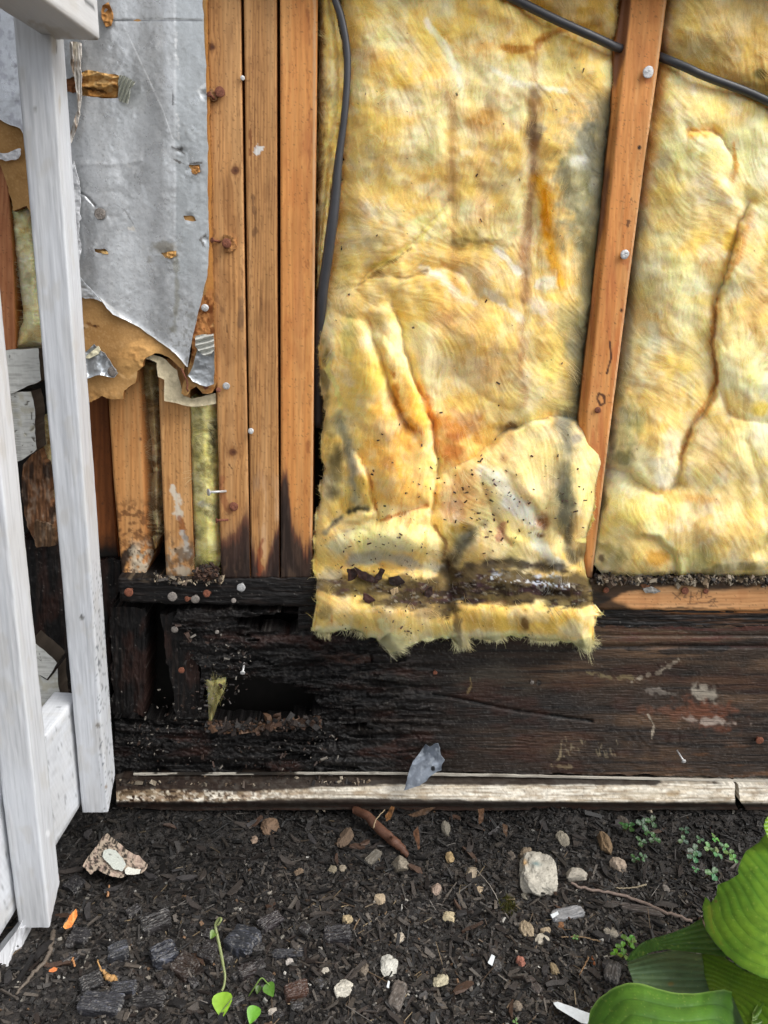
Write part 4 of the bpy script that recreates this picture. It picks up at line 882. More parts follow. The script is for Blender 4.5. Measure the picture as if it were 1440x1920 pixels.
main_cr = [
    (C1, 16, .016),
    ([(1085, 786), (1045, 783), (1000, 790), (955, 803), (925, 828), (890, 860), (850, 878), (822, 890)], 9, .010),
    ([(1085, 786), (1045, 783), (1000, 790), (955, 803), (925, 828), (890, 860), (850, 878)], 30, .012, -1),
    ([(735, 560), (758, 640), (785, 730), (812, 810), (820, 870), (814, 930), (808, 985)], 11, .012),
    ([(735, 560), (758, 640), (785, 730), (812, 810), (820, 870), (814, 930), (808, 985)], 55, .016, 1),
    ([(690, 600), (722, 690), (738, 745), (752, 785), (778, 815)], 9, .014), ([(690, 600), (722, 690), (738, 745), (752, 785), (778, 815)], 40, .008, -1),
    ([(778, 700), (800, 760), (812, 800)], 7, .005),
    ([(668, 845), (690, 880), (700, 930), (710, 972)], 7, .010), ([(712, 976), (745, 965), (790, 948), (815, 955)], 6, .007),
    ([(710, 975), (690, 992), (645, 1000)], 5, .006), ([(625, 978), (645, 966), (668, 954), (690, 952)], 9, .018), ([(640, 985), (680, 985), (700, 970)], 30, .008, -1),
    ([(668, 845), (690, 880), (700, 930), (710, 972)], 26, .007, 1),
    ([(640, 800), (650, 860), (655, 920), (640, 945)], 14, .010),
    ([(812, 985), (832, 1020), (834, 1040), (818, 1062)], 9, .012), ([(620, 1066), (700, 1056), (760, 1070), (825, 1068)], 15, .016),
    ([(836, 1055), (846, 1090), (842, 1140)], 13, .020), ([(850, 1060), (940, 1056), (1040, 1066), (1100, 1050)], 12, .006),
    ([(640, 1095), (720, 1102), (800, 1106)], 22, .008), ([(860, 1120), (960, 1124), (1060, 1128), (1105, 1120)], 20, .010),
    ([(840, 372), (815, 410), (775, 455), (735, 485), (690, 512), (665, 540)], 7, .006), ([(840, 372), (775, 455), (690, 512), (665, 540)], 34, .007, -1),
    ([(700, 512), (760, 520), (830, 498), (880, 520)], 9, .005), ([(830, 500), (870, 520), (905, 560), (940, 570)], 8, .004),
    ([(640, 590), (700, 610), (740, 650)], 10, .005), ([(855, 700), (900, 740), (960, 770)], 8, .004), ([(860, 470), (920, 460), (990, 470)], 14, .005),
    ([(1005, 330), (1006, 440), (1010, 540)], 5, .003), ([(842, 250), (846, 340), (848, 470)], 7, .003), ([(990, 200), (996, 330), (988, 480), (980, 620)], 9, .003),
    ([(1005, 85), (1060, 55), (1120, 48)], 7, .005), ([(900, 620+260), (905, 905), (925, 960), (932, 1000)], 6, .003), ([(1003, 955), (1020, 985), (1012, 1008)], 13, .018),
    ([(905, 985), (880, 1000), (872, 1030)], 8, .006), ([(1060, 1010), (1085, 1040)], 8, .006), ([(830, 870), (850, 905), (838, 960)], 8, .005),
    ([(930, 968), (948, 1012), (958, 1020)], 4, .005), ([(700, 1150), (712, 1190)], 10, .006), ([(850, 1140), (855, 1195)], 10, .007), ([(965, 1150), (975, 1190)], 8, .005), ([(1050, 1000), (1075, 1050), (1110, 1090)], 8, .006),
]
def bump(x, y, cx, cy, rx, ry, h, rot=0):
    t = math.radians(rot); dx = x-cx; dy = y-cy; u = (dx*math.cos(t)+dy*math.sin(t))/rx; v = (-dx*math.sin(t)+dy*math.cos(t))/ry
    return -h*np.exp(-(u*u+v*v)*1.2)
def Y_main(x, y, e):
    w = sstep(700, 1000, y)
    Y = .016-.022*(1-np.exp(-e/(26-8*w)))-.010*w-.030*sstep(1040, 1150, y)*1.0
    Y += .010*(1-sstep(-5, 10, e))*0
    Y -= .010*(fbm(x/120, y/120, 5, 3)-.5)*2*(1-.4*w)
    Y -= .0045*(fbm(x/46, y/52, 9, 3)-.5)*2
    for b in ((745, 880, 60, 120, .022, -6), (700, 690, 52, 110, .015, 12), (790, 680, 24, 90, .010, 18), (790, 800, 30, 40, .012, 0), (735, 1012, 100, 40, .024, 0), (950, 920, 90, 60, .014, 0), (1075, 900, 50, 110, .014, 0),
              (880, 810, 50, 50, -.004, 0), (690, 960, 26, 12, .012, -20), (1000, 850, 80, 35, .008, -20), (940, 1140, 180, 40, .010, 0), (700, 1150, 100, 40, .010, 0),
              (995, 930, 22, 60, .010, -25), (1040, 1040, 26, 26, .010, 0), (900, 1020, 40, 40, .008, 0), (1085, 980, 22, 60, .006, 0), (668, 880, 24, 60, .008, 0),
              (700, 430, 60, 50, .007, 0), (770, 260, 90, 80, .006, 0), (930, 640, 90, 60, .006, 0), (1060, 300, 50, 100, .006, 0), (740, 130, 80, 60, .006, 0), (1040, 640, 50, 80, .007, 0),
              (960, 1010, 22, 10, .006, 20), (990, 1095, 80, 10, .006, 6), (700, 1085, 30, 12, .004, 0), (1050, 1100, 30, 12, .007, 10)):
        Y += bump(x, y, *b)
    Y += creases(x, y, main_cr)
    return Y
def ang_main(x, y):
    a = 1.25+2.6*(fbm(x/150, y/150, 15, 2)-.5)+1.1*(fbm(x/60, y/60, 19, 2)-.5)
    # wool pulled out like a fan from the pinch on the left, and level across the waist
    w = np.exp(-((x-760)/120)**2-((y-560)/110)**2); a = a*(1-w)+w*np.arctan2(y-555+1e-6, x-655)
    w = np.exp(-((x-880)/110)**2-((y-475)/40)**2); a = a*(1-w)+w*.08
    w = np.exp(-((x-800)/90)**2-((y-90)/90)**2)*.8; a = a*(1-w)+w*.9
    return a
def p_main(x, y):
    c = Canvas(x, y, YEL)
    c.noise(120, 90, (240, 198, 104), .5, .42, .7, 2); c.noise(90, 70, PALE, .7, .5, .75, 4); c.noise(50, 70, (222, 200, 122), .45, .5, .75, 6); c.noise(30, 26, CREAM, .45, .55, .75, 8)
    # upper part
    c.blob(1090, 330, 66, 170, (166, 162, 130), .9, 6, .7); c.blob(1106, 290, 34, 90, (136, 134, 114), .8, 0, .8); c.blob(1090, 300, 26, 20, (214, 214, 200), .8, 0, .8); c.blob(1096, 430, 30, 110, (166, 162, 122), .7, 4, .8)
    c.blob(1118, 355, 16, 26, (208, 206, 198), .8, -20, .7); c.line([(1135, 200), (1126, 360), (1110, 520), (1092, 640), (1076, 780)], 44, (112, 108, 84), .95, 1, 9, 36)
    c.blob(1060, 600, 40, 60, (160, 158, 112), .55, 0, .9); c.blob(1068, 655, 18, 30, (140, 140, 112), .6, 0, .8); c.blob(720, 400, 62, 34, (222, 212, 184), .8, 20, .8); c.blob(715, 445, 70, 40, (182, 166, 116), .6, 0, .9)
    c.blob(745, 190, 90, 40, (236, 226, 190), .6, 10, .9); c.blob(800, 60, 60, 30, (236, 210, 110), .7, 30, .8); c.blob(870, 60, 70, 30, (236, 200, 98), .7, 0, .8); c.blob(900, 90, 60, 24, (224, 166, 60), .6, -8, .8)
    c.blob(700, 105, 40, 30, (214, 158, 70), .6, 0, .9); c.blob(905, 225, 50, 36, (214, 156, 66), .75, 20, .8); c.blob(1050, 120, 60, 40, (222, 206, 136), .7, 0, .8)
    c.line([(1075, 45), (1020, 70), (1003, 92), (940, 90)], 10, (206, 142, 62), .8, .8); c.line([(1005, 92), (1000, 150), (998, 200)], 11, (188, 142, 92), .6, .8)
    c.line([(800, 40), (830, 80), (858, 130), (866, 180)], 10, (240, 232, 200), .8, .8, ws=20); c.line([(925, 130), (960, 155), (1005, 163), (1060, 170)], 8, (242, 234, 212), .85, .8, ws=20)
    c.line([(650, 130), (640, 260), (632, 380), (622, 480), (612, 560)], 18, (206, 152, 78), .75, .9); c.blob(660, 60, 22, 60, (216, 176, 88), .6, 0, .9)
    c.line([(848, 180), (846, 300), (850, 420), (856, 560)], 17, (200, 152, 96), .5, 1, 6, 30); c.line([(903, 250), (900, 420), (898, 560), (884, 640)], 15, (204, 160, 104), .45, 1, 6, 30)
    c.line([(1003, 170), (1000, 230), (1002, 270)], 20, (166, 124, 88), .7, .95, 6, 26); c.line([(1002, 260), (1000, 330), (990, 420), (984, 480), (984, 560)], 18, (176, 128, 88), .78, .9, 5, 28); c.blob(1003, 245, 22, 22, (134, 112, 92), .75)
    c.line([(982, 600), (976, 680), (986, 760)], 13, (184, 130, 88), .55, .8, 8, 24); c.line([(1010, 335), (1024, 370), (1028, 440), (1032, 480), (1050, 530)], 21, (240, 178, 48), .9, .9, 5, 16); c.line([(1020, 360), (1026, 440)], 10, (226, 148, 20), .85, .8)
    c.poly([(1003, 522), (1042, 515), (1046, 540), (1020, 545), (1000, 538)], (242, 232, 200), .85, 4, 5); c.blob(1012, 575, 30, 22, (238, 224, 192), .7)
    c.line([(930, 465), (950, 485), (975, 512)], 9, (244, 236, 214), .85, .8); c.line([(790, 500), (830, 520), (862, 555), (888, 568)], 12, (240, 228, 200), .8, .8); c.line([(910, 545), (945, 570), (980, 600)], 9, (244, 232, 206), .7, .8)
    c.blob(890, 440, 60, 40, (186, 168, 112), .6, 0, .9); c.line([(850, 455), (900, 452), (940, 450)], 9, (132, 110, 66), .55, .9); c.line([(690, 505), (745, 478), (790, 445), (830, 395)], 9, (232, 214, 118), .7, .8); c.line([(672, 535), (720, 500), (770, 466)], 4, (120, 86, 44), .6, .7)
    c.line([(700, 512), (760, 522), (800, 508)], 5, (150, 112, 56), .6, .8)
    c.blob(640, 560, 40, 60, (206, 188, 142), .7, 0, .8); c.blob(655, 640, 26, 80, (188, 178, 104), .8, 0, .8); c.blob(612, 700, 16, 110, (108, 106, 70), .75, 0, .8); c.line([(625, 655), (614, 690), (626, 720), (640, 760)], 4, (222, 212, 124), .8, .7, 8, 12)
    c.blob(700, 560, 40, 26, (220, 188, 98), .7, 0, .8); c.blob(720, 600, 44, 30, (168, 152, 88), .6, 10, .9); c.blob(840, 600, 60, 50, (212, 168, 92), .7, 0, .9); c.blob(920, 690, 70, 50, (216, 170, 88), .7, 0, .9); c.blob(870, 660, 60, 30, (200, 158, 98), .5, 0, .9)
    c.blob(1030, 690, 40, 30, (240, 222, 142), .7, 0, .8); c.blob(1040, 760, 50, 18, (206, 190, 118), .7, 0, .8)
    # big lobe
    c.blob(690, 720, 66, 110, (246, 208, 104), .9, 0, .7); c.blob(745, 840, 80, 130, (242, 186, 90), .92, 0, .6); c.blob(785, 870, 40, 46, (248, 214, 150), .75, 0, .8); c.blob(740, 920, 50, 40, (244, 192, 100), .7, 0, .8); c.blob(690, 640, 20, 18, (240, 228, 184), .8, 0, .8)
    c.blob(780, 760, 34, 60, (238, 176, 72), .85, 0, .7); c.line([(738, 700), (745, 760), (765, 800), (790, 812)], 7, (206, 132, 48), .75, .8); c.line([(800, 740), (812, 790), (818, 850)], 8, (206, 128, 62), .6, .8); c.blob(728, 868, 18, 18, (196, 138, 76), .6)  # orange crease strokes: warm light bounced between the folds, painted in
    c.blob(722, 800, 36, 26, (240, 214, 150), .6, 0, .9); c.line([(664, 790), (700, 815), (735, 840)], 12, (228, 190, 112), .7); c.blob(626, 800, 26, 26, (142, 130, 94), .6); c.line([(640, 790), (655, 840), (662, 880), (668, 940)], 17, (160, 158, 138), .85, 1, 5, 9)
    c.blob(626, 880, 26, 80, (136, 122, 76), .9, 0, .9, .2); c.blob(633, 855, 14, 40, (84, 72, 48), .8, 0, 1, .15); c.blob(625, 925, 22, 20, (84, 72, 46), .8, 0, 1, .15); c.line([(655, 960), (672, 953), (688, 955)], 9, (60, 62, 56), .92, 1, 3, 6); c.line([(610, 1000), (622, 985), (640, 970)], 8, (100, 100, 90), .8, 1, 3)
    c.blob(675, 905, 14, 24, (218, 186, 96), .8); c.line([(690, 880), (702, 930), (708, 970)], 4, (206, 138, 62), .75, .8); c.line([(714, 976), (745, 965), (800, 948)], 4, (204, 132, 60), .75, .8); c.line([(705, 965), (690, 990), (650, 998)], 9, (226, 210, 158), .8, .7)  # thin orange strokes put the folds' bounced warmth into the crease colour
    # right flap
    c.poly([(880, 880), (930, 830), (960, 806), (1084, 800), (1128, 850), (1112, 950), (1050, 1010), (1040, 1060), (930, 1050), (870, 1000), (820, 960), (820, 900)], (238, 218, 160), .75, 16, 20, 30)
    c.blob(865, 800, 64, 46, (216, 146, 72), .9, 0, .7); c.blob(850, 845, 36, 42, (204, 124, 66), .85, 0, .8); c.blob(958, 800, 38, 16, (104, 66, 52), .85, -10, .9); c.blob(945, 860, 16, 12, (196, 142, 92), .6, 0, 1); c.blob(955, 825, 12, 30, (206, 160, 108), .6)
    c.blob(870, 930, 54, 66, (226, 176, 116), .85, 0, .8); c.blob(850, 960, 30, 26, (214, 168, 130), .6); c.line([(905, 885), (935, 900), (955, 940), (985, 960), (1010, 985)], 20, (252, 236, 216), .95, .7, 8, 22); c.line([(1000, 1005), (1020, 1035), (1046, 1058)], 15, (246, 240, 220), .95, .6)
    c.line([(948, 980), (955, 1008), (990, 1012)], 7, (242, 218, 138), .8); c.blob(1016, 975, 20, 22, (172, 108, 56), .85, 0, .7); c.blob(1012, 1004, 13, 8, (134, 86, 46), .8); c.blob(1015, 1000, 6, 4, (238, 220, 190), .7)
    c.line([(1062, 800), (1068, 860), (1058, 930), (1066, 980)], 32, (128, 128, 108), .85, .95, 14, 22); c.line([(1052, 880), (1056, 930)], 30, (92, 96, 84), .5, 1, 12, 26); c.line([(1072, 985), (1062, 1030), (1075, 1050)], 12, (92, 90, 84), .75, .8); c.blob(1082, 820, 20, 14, (150, 144, 124), .8)
    c.line([(1105, 830), (1125, 860), (1108, 930), (1098, 1000)], 15, (240, 218, 140), .85, .7); c.blob(1085, 985, 20, 46, (196, 164, 104), .7, 0, .8); c.blob(1092, 1030, 20, 26, (132, 112, 78), .85); c.line([(1080, 1012), (1100, 1015)], 5, (240, 222, 130), .9)
    c.blob(925, 1000, 30, 46, (226, 206, 144), .8, 0, .8); c.line([(940, 985), (938, 1010)], 9, (188, 120, 92), .7); c.blob(870, 1010, 40, 30, (166, 160, 122), .75, 0, .8); c.blob(862, 990, 28, 14, (170, 132, 40), .85); c.blob(905, 985, 20, 12, (182, 166, 118), .6)
    c.line([(884, 1000), (866, 1022), (852, 1052)], 24, (96, 96, 86), .8, 1, 5); c.blob(960, 1040, 70, 20, (196, 178, 128), .6, 0, .9)
    # bottom: pale roll, filthy band, yellow hem
    c.blob(720, 1015, 110, 44, (236, 226, 162), .9, 0, .6); c.blob(800, 1000, 40, 50, (240, 220, 144), .8, 0, .7); c.blob(640, 1020, 36, 40, (220, 214, 162), .8, 0, .8); c.line([(815, 985), (835, 1020), (832, 1042)], 4, (170, 110, 54), .7)
    c.line([(660, 1052), (720, 1040), (770, 1058), (830, 1066)], 16, (168, 166, 150), .8, .8, 7, 18); c.blob(690, 1050, 50, 14, (196, 196, 184), .7, 0, .8)
    c.line([(640, 1104), (680, 1092), (720, 1100), (800, 1100), (830, 1112)], 26, (96, 82, 56), .92, .8, 12, 22); c.blob(620, 1080, 26, 24, (166, 158, 132), .8); c.blob(760, 1128, 76, 24, (104, 92, 68), .9, 0, .8); c.blob(800, 1150, 50, 16, (136, 124, 98), .6)
    c.line([(840, 1052), (845, 1090), (838, 1146)], 20, (48, 36, 29), .95, .9, 9, 10); c.line([(880, 1062), (960, 1056), (1050, 1066)], 17, (72, 64, 60), .92, .8, 8, 20)
    c.line([(870, 1082), (960, 1088), (1040, 1100), (1095, 1090)], 28, (92, 78, 52), .95, .7, 10, 24); c.line([(880, 1114), (940, 1118), (990, 1124)], 20, (42, 31, 24), .97, .7, 8, 18); c.line([(1020, 1114), (1092, 1122)], 18, (66, 52, 44), .92, .8, 8, 18)
    c.line([(925, 1074), (960, 1082), (985, 1092)], 7, (170, 178, 186), .85, .6, 9, 6); c.line([(1000, 1082), (1012, 1080)], 6, (176, 184, 192), .85, .5, 6, 6); c.line([(1034, 1080), (1052, 1094), (1062, 1096)], 7, (184, 192, 200), .9, .5, 8, 6); c.blob(1048, 1104, 9, 4, (176, 184, 192), .9, 0, .5, .9, 6)
    c.line([(925, 1088), (965, 1100), (985, 1100)], 6, (62, 56, 62), .85, .6, 6, 9)
    c.line([(600, 1160), (660, 1156), (720, 1172), (800, 1180), (860, 1180)], 16, (226, 196, 112), .8, .8, 10, 20); c.line([(880, 1170), (960, 1170), (1100, 1174)], 22, (230, 190, 98), .9, .7, 8, 22); c.blob(985, 1170, 12, 24, (116, 78, 56), .8); c.blob(925, 1130, 40, 8, (108, 74, 56), .6)
    c.line([(590, 1186), (650, 1180), (740, 1212), (850, 1192), (960, 1190), (1105, 1212)], 13, (236, 228, 176), .8, .9, 8, 16); c.line([(850, 1130), (860, 1180)], 11, (136, 112, 82), .7); c.blob(612, 1150, 20, 24, (150, 132, 90), .7); c.line([(715, 1165), (735, 1200)], 9, (242, 232, 164), .8); c.blob(1075, 1180, 30, 22, (216, 206, 164), .7)
    c.blob(622, 1160, 4, 14, (196, 138, 62), .8)
    # soaked band of filth over the whole width of the hem
    yc = np.interp(x, [590, 700, 840, 900, 1000, 1120], [1098, 1104, 1110, 1096, 1102, 1108])
    bw = np.interp(x, [590, 640, 700, 840, 880, 1060, 1115], [12, 24, 34, 44, 44, 40, 26]); q = np.abs(y-yc)/bw+1.5*(fbm(x/26, y/13, 91, 4)-.5); m = 1-sstep(.45, 1.0, q)
    c.mix(m*np.interp(x, [640, 860, 900], [.72, .85, .9]), (96, 82, 54)); q = np.abs(y-yc-4)/(bw*.8)+2.6*(fbm(x/22, y/8, 93, 4)-.5); m = 1-sstep(.1, .8, q)
    c.mix(m*np.interp(x, [600, 700, 840, 900], [.1, .6, .85, .95]), (40, 31, 27)); c.noise(18, 7, (78, 56, 60), .6, .52, .68, 95, mask=m); c.noise(7, 4, (160, 154, 140), .55, .6, .72, 96, mask=m)
    sp = vn(x/3.4, y/2.6, 97)*np.exp(-((y-1086-(x-925)*.10)/9)**2)*((x > 915) & (x < 1068)); c.mix(.9*sstep(.5, .7, sp), (176, 182, 190))
    # specks of rot crumbs
    sp = vn(x/2.2, y/2.2, 71)*vn(x/1.7+9, y/2.4, 72); c.mix(.85*sstep(.80, .9, sp+.10*sstep(850, 950, y)), (74, 50, 34))
    # above the cable: darker golden piece
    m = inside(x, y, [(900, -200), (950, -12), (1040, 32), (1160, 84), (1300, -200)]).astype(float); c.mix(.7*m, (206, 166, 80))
    return c
bay1 = empty("insulation_batt", W([860], [1200], -.02)[0], "large yellow insulation batt sagging out of the middle bay with a filthy mouldy hem", "insulation", "glass wool batts between the studs")
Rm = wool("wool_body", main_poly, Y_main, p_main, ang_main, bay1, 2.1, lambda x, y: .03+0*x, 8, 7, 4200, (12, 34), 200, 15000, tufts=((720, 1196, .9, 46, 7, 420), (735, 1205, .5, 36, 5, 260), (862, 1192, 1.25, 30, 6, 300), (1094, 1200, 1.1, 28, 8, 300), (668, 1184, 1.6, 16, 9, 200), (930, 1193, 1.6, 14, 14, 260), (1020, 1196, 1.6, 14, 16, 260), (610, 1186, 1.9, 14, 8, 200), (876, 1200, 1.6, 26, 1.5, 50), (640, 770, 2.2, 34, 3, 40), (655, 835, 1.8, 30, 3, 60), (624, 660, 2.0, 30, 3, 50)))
debris("rot_crumbs", [(np.random.RandomState(k).normal(900, 110), np.random.RandomState(k+500).normal(940, 60)) for k in range(120)]+[(np.random.RandomState(k+1000).uniform(640, 840), np.random.RandomState(k+1500).uniform(990, 1190)) for k in range(60)]
       + [(np.random.RandomState(k+2000).uniform(620, 1100), np.random.RandomState(k+2500).uniform(100, 900)) for k in range(26)], Rm, (70, 46, 34), bay1, 5, (1.0, 2.8))
def shard(pts, rgb, seed, dY=-.006):
    cxm = np.mean([p[0] for p in pts]); cym = np.mean([p[1] for p in pts])
    j = int(round((cxm-Rm.gx[0])/(Rm.gx[1]-Rm.gx[0]))); i = int(round((cym-Rm.gy[0])/(Rm.gy[1]-Rm.gy[0]))); Y0 = Rm.gY[i, j]
    r = relief("bark_shard", pts, lambda x, y, e: Y0+dY+.003*(fbm(x/9, y/9, seed)-.5), lambda x, y: Canvas(x, y, rgb).noise(2.5, 14, tuple(int(v*.5) for v in rgb), .7, .45, .65, seed), M_CHIP, None, 1.4, .003, jag=3, seed=seed)
    r.o.name = "bark_shard"; tag(r.o, None, "bark shard", "dark wet bark shards stuck in the mouldy hem"); return r.o
shard([(650, 1068), (664, 1066), (672, 1074), (664, 1088), (652, 1090)], (66, 40, 34), 3)['label'] = "leftmost maroon bark shard in the hem of the wool"
shard([(664, 1064), (676, 1070), (700, 1082), (712, 1086), (706, 1094), (688, 1090), (672, 1082)], (58, 34, 30), 4)['label'] = "long maroon bark shard second from left in the hem"
shard([(706, 1078), (714, 1066), (722, 1070), (716, 1086), (700, 1092)], (52, 32, 28), 5)['label'] = "short upright bark shard near the middle of the left hem"
shard([(728, 1084), (748, 1080), (760, 1092), (744, 1098), (730, 1094)], (46, 32, 28), 6)['label'] = "dark bark shard below the grey roll of wool"
shard([(682, 1112), (694, 1118), (704, 1126), (692, 1132), (680, 1124)], (72, 42, 38), 7)['label'] = "lowest bark shard in the left hem of the wool"
shard([(798, 1106), (810, 1100), (812, 1114), (802, 1124), (796, 1118)], (60, 38, 32), 8)['label'] = "small bark shard left of the dark pinch in the hem"
shard([(732, 1108), (746, 1102), (748, 1110), (736, 1118)], (196, 168, 128), 9)['label'] = "pale splintered chip in the dirty hem of the wool"

# side strip left of the cable
strip_poly = [(600, TOP), (622, TOP), (630, 20), (642, 80), (646, 150), (640, 220), (632, 262), (634, 285), (622, 330), (614, 400), (604, 480), (600, 545), (592, 540), (594, 400), (597, 200)]
def p_strip(x, y):
    c = Canvas(x, y, (236, 204, 120)); c.line([(604, TOP), (602, 100), (603, 260), (596, 400), (592, 540)], 10, (150, 104, 56), .8, .9); c.line([(620, 90), (624, 160), (630, 230), (620, 262)], 7, (240, 220, 164), .8, .8, 6, 12)
    c.noise(14, 26, (190, 146, 76), .6, .5, .7, 9); c.noise(12, 14, (226, 216, 140), .6, .55, .7, 11, mask=sstep(230, 280, y)); return c
bayL = empty("insulation_batt", W([615], [300], 0)[0], "narrow strip of tan wool squeezed between the smooth orange stud and the black cable", "insulation", "glass wool batts between the studs")
wool("wool_body", strip_poly, lambda x, y, e: .018-.020*(1-np.exp(-e/8.))-.004*fbm(x/14, y/30, 4), p_strip, lambda x, y: 1.5+1.6*(fbm(x/20, y/30, 5)-.5), bayL, 2., .04, 3, 21, 900, (10, 30), 60, 300)

# ---- right bay -----------------------------------------------------------------
C2 = [(1230, 98), (1280, 122), (1330, 142), (1400, 172), (1460, 202), (1560, 250)]
right_poly = [(1262, TOP), (1250, 0), (1233, 139), (1208, 305), (1183, 500), (1150, 760), (1132, 900), (1118, 1000), (1112, 1058), (1128, 1076), (1180, 1082), (1240, 1080), (1262, 1075), (1275, 1088), (1292, 1076), (1340, 1082), (1420, 1084), (1500, 1086), (1660, 1080), (1680, TOP)]
right_cr = [(C2, 15, .016),
    ([(1290, 243), (1330, 244), (1360, 262), (1374, 300), (1366, 340)], 7, .007), ([(1290, 243), (1330, 244), (1360, 262), (1374, 300)], 30, .006, 1),
    ([(1405, 380), (1385, 430), (1362, 500), (1345, 560), (1334, 640), (1343, 715), (1328, 755), (1296, 800), (1278, 850), (1270, 905)], 9, .012),
    ([(1405, 380), (1385, 430), (1362, 500), (1345, 560), (1334, 640), (1343, 715), (1328, 755), (1296, 800), (1278, 850), (1270, 905)], 44, .012, -1),
    ([(1343, 720), (1370, 775), (1400, 790), (1450, 800)], 9, .008), ([(1135, 880), (1180, 888), (1208, 912), (1245, 926), (1270, 908)], 9, .011), ([(1135, 880), (1180, 888), (1208, 912), (1245, 926), (1270, 908)], 36, .009, -1),
    ([(1135, 905), (1180, 900)], 6, .004), ([(1190, 1012), (1235, 1018), (1262, 1045), (1270, 1072)], 7, .007), ([(1190, 1008), (1235, 1014), (1264, 1042), (1272, 1072)], 16, .010, -1),
    ([(1400, 830), (1425, 900), (1440, 1010)], 9, .005), ([(1385, 1060), (1410, 1035), (1445, 1020)], 7, .006), ([(1180, 720), (1230, 735)], 12, .004), ([(1185, 360), (1180, 480), (1150, 700)], 10, .004)]
def Y_right(x, y, e):
    Y = .018-.026*(1-np.exp(-e/22.))-.008*sstep(900, 1020, y)
    Y -= .010*(fbm(x/120, y/120, 35, 3)-.5)*2+.0045*(fbm(x/48, y/55, 39, 3)-.5)*2
    for b in ((1240, 830, 40, 90, .010, 8), (1300, 300, 60, 70, .008, 0), (1270, 560, 60, 120, .008, 0), (1380, 860, 60, 60, .008, 0), (1400, 620, 50, 120, .006, 0), (1200, 970, 60, 50, .010, 0), (1360, 1010, 70, 60, .008, 0), (1250, 1040, 30, 30, -.006, 0), (1415, 1060, 24, 20, .010, 0)): Y += bump(x, y, *b)
    return Y+creases(x, y, right_cr)
def ang_right(x, y):
    a = 1.3+2.6*(fbm(x/130, y/140, 45, 2)-.5)+1.1*(fbm(x/60, y/60, 49, 2)-.5)
    w = np.exp(-((x-1200)/60)**2-((y-880)/50)**2); return a*(1-w)+w*2.7
def p_right(x, y):
    c = Canvas(x, y, (248, 218, 146)); c.noise(110, 110, (242, 200, 120), .5, .42, .7, 22); c.noise(90, 90, (250, 238, 186), .8, .48, .72, 24); c.noise(30, 34, (244, 232, 196), .5, .52, .72, 26); c.noise(50, 40, (228, 198, 96), .5, .55, .75, 27)
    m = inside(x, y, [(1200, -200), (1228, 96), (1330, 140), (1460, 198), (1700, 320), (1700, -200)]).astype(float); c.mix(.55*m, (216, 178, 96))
    c.line([(1262, TOP), (1240, 130), (1225, 240), (1204, 380)], 22, (210, 148, 72), .7, .9); c.line([(1195, 400), (1180, 520), (1172, 640), (1160, 740)], 26, (160, 158, 124), .75, .85, 10, 30); c.blob(1216, 640, 40, 50, (216, 214, 176), .7, 0, .8)  # orange stroke: warm shade beside the stud put into the wool colour
    c.blob(1215, 520, 30, 120, (218, 208, 156), .6, 0, .9); c.blob(1180, 790, 46, 60, (156, 156, 108), .75, 0, .85); c.blob(1165, 860, 40, 30, (124, 122, 84), .8, 0, .8); c.blob(1145, 800, 14, 60, (88, 86, 70), .6, 0, .8)
    c.blob(1240, 880, 40, 44, (218, 212, 178), .85, 0, .7); c.blob(1250, 905, 28, 18, (206, 196, 168), .7); c.blob(1230, 750, 40, 60, (232, 204, 128), .7); c.blob(1310, 250, 40, 14, (226, 172, 66), .8, 4, .8); c.line([(1376, 270), (1382, 310), (1374, 340)], 6, (222, 158, 70), .7, .8)
    c.blob(1290, 400, 50, 70, (240, 222, 170), .6, 0, .9); c.blob(1260, 450, 40, 30, (206, 200, 150), .6); c.line([(1410, 400), (1385, 480), (1366, 520)], 9, (218, 158, 78), .7, .8); c.blob(1370, 450, 20, 30, (236, 200, 80), .75); c.line([(1345, 560), (1336, 640), (1345, 715), (1300, 795), (1275, 860)], 5, (208, 142, 72), .75, .8)  # long orange crease stroke is painted bounce light, as in the middle bay
    c.blob(1420, 560, 50, 140, (234, 188, 110), .6, 0, .9); c.blob(1425, 770, 26, 20, (240, 206, 60), .75); c.blob(1350, 850, 60, 70, (238, 206, 144), .8, 0, .8); c.line([(1300, 800), (1380, 850), (1420, 900)], 30, (240, 222, 172), .6, .9); c.blob(1300, 935, 90, 14, (222, 168, 86), .6, 4, .9); c.blob(1380, 1000, 70, 60, (230, 190, 104), .7, 0, .9)
    c.blob(1175, 960, 50, 40, (236, 216, 118), .75, 0, .8); c.blob(1125, 940, 16, 40, (122, 112, 78), .8); c.blob(1150, 1040, 50, 40, (160, 148, 90), .75, 0, .8); c.blob(1128, 1046, 8, 10, (84, 70, 54), .7); c.blob(1232, 1045, 36, 22, (214, 158, 62), .85, 10, .7); c.line([(1218, 985), (1240, 1010), (1264, 1036), (1278, 1070)], 10, (244, 236, 168), .9, .6)
    c.blob(1310, 1050, 40, 26, (206, 198, 140), .7); c.line([(1120, 1074), (1200, 1080), (1300, 1078), (1500, 1084)], 9, (70, 62, 46), .6, .9); c.line([(1320, 1070), (1400, 1062), (1450, 1056)], 9, (150, 140, 98), .6); c.blob(1425, 140, 20, 12, (120, 116, 74), .7)
    sp = vn(x/2.2, y/2.2, 73)*vn(x/1.7+9, y/2.4, 74); c.mix(.8*sstep(.88, .94, sp), (74, 50, 34)); return c
bay2 = empty("insulation_batt", W([1300], [1080], 0)[0], "pale yellow insulation batt filling the right bay, folded but unsoiled at its foot", "insulation", "glass wool batts between the studs")
Rr = wool("wool_body", right_poly, Y_right, p_right, ang_right, bay2, 2.3, .03, 4, 31, 3000, (12, 34), 160, 900)

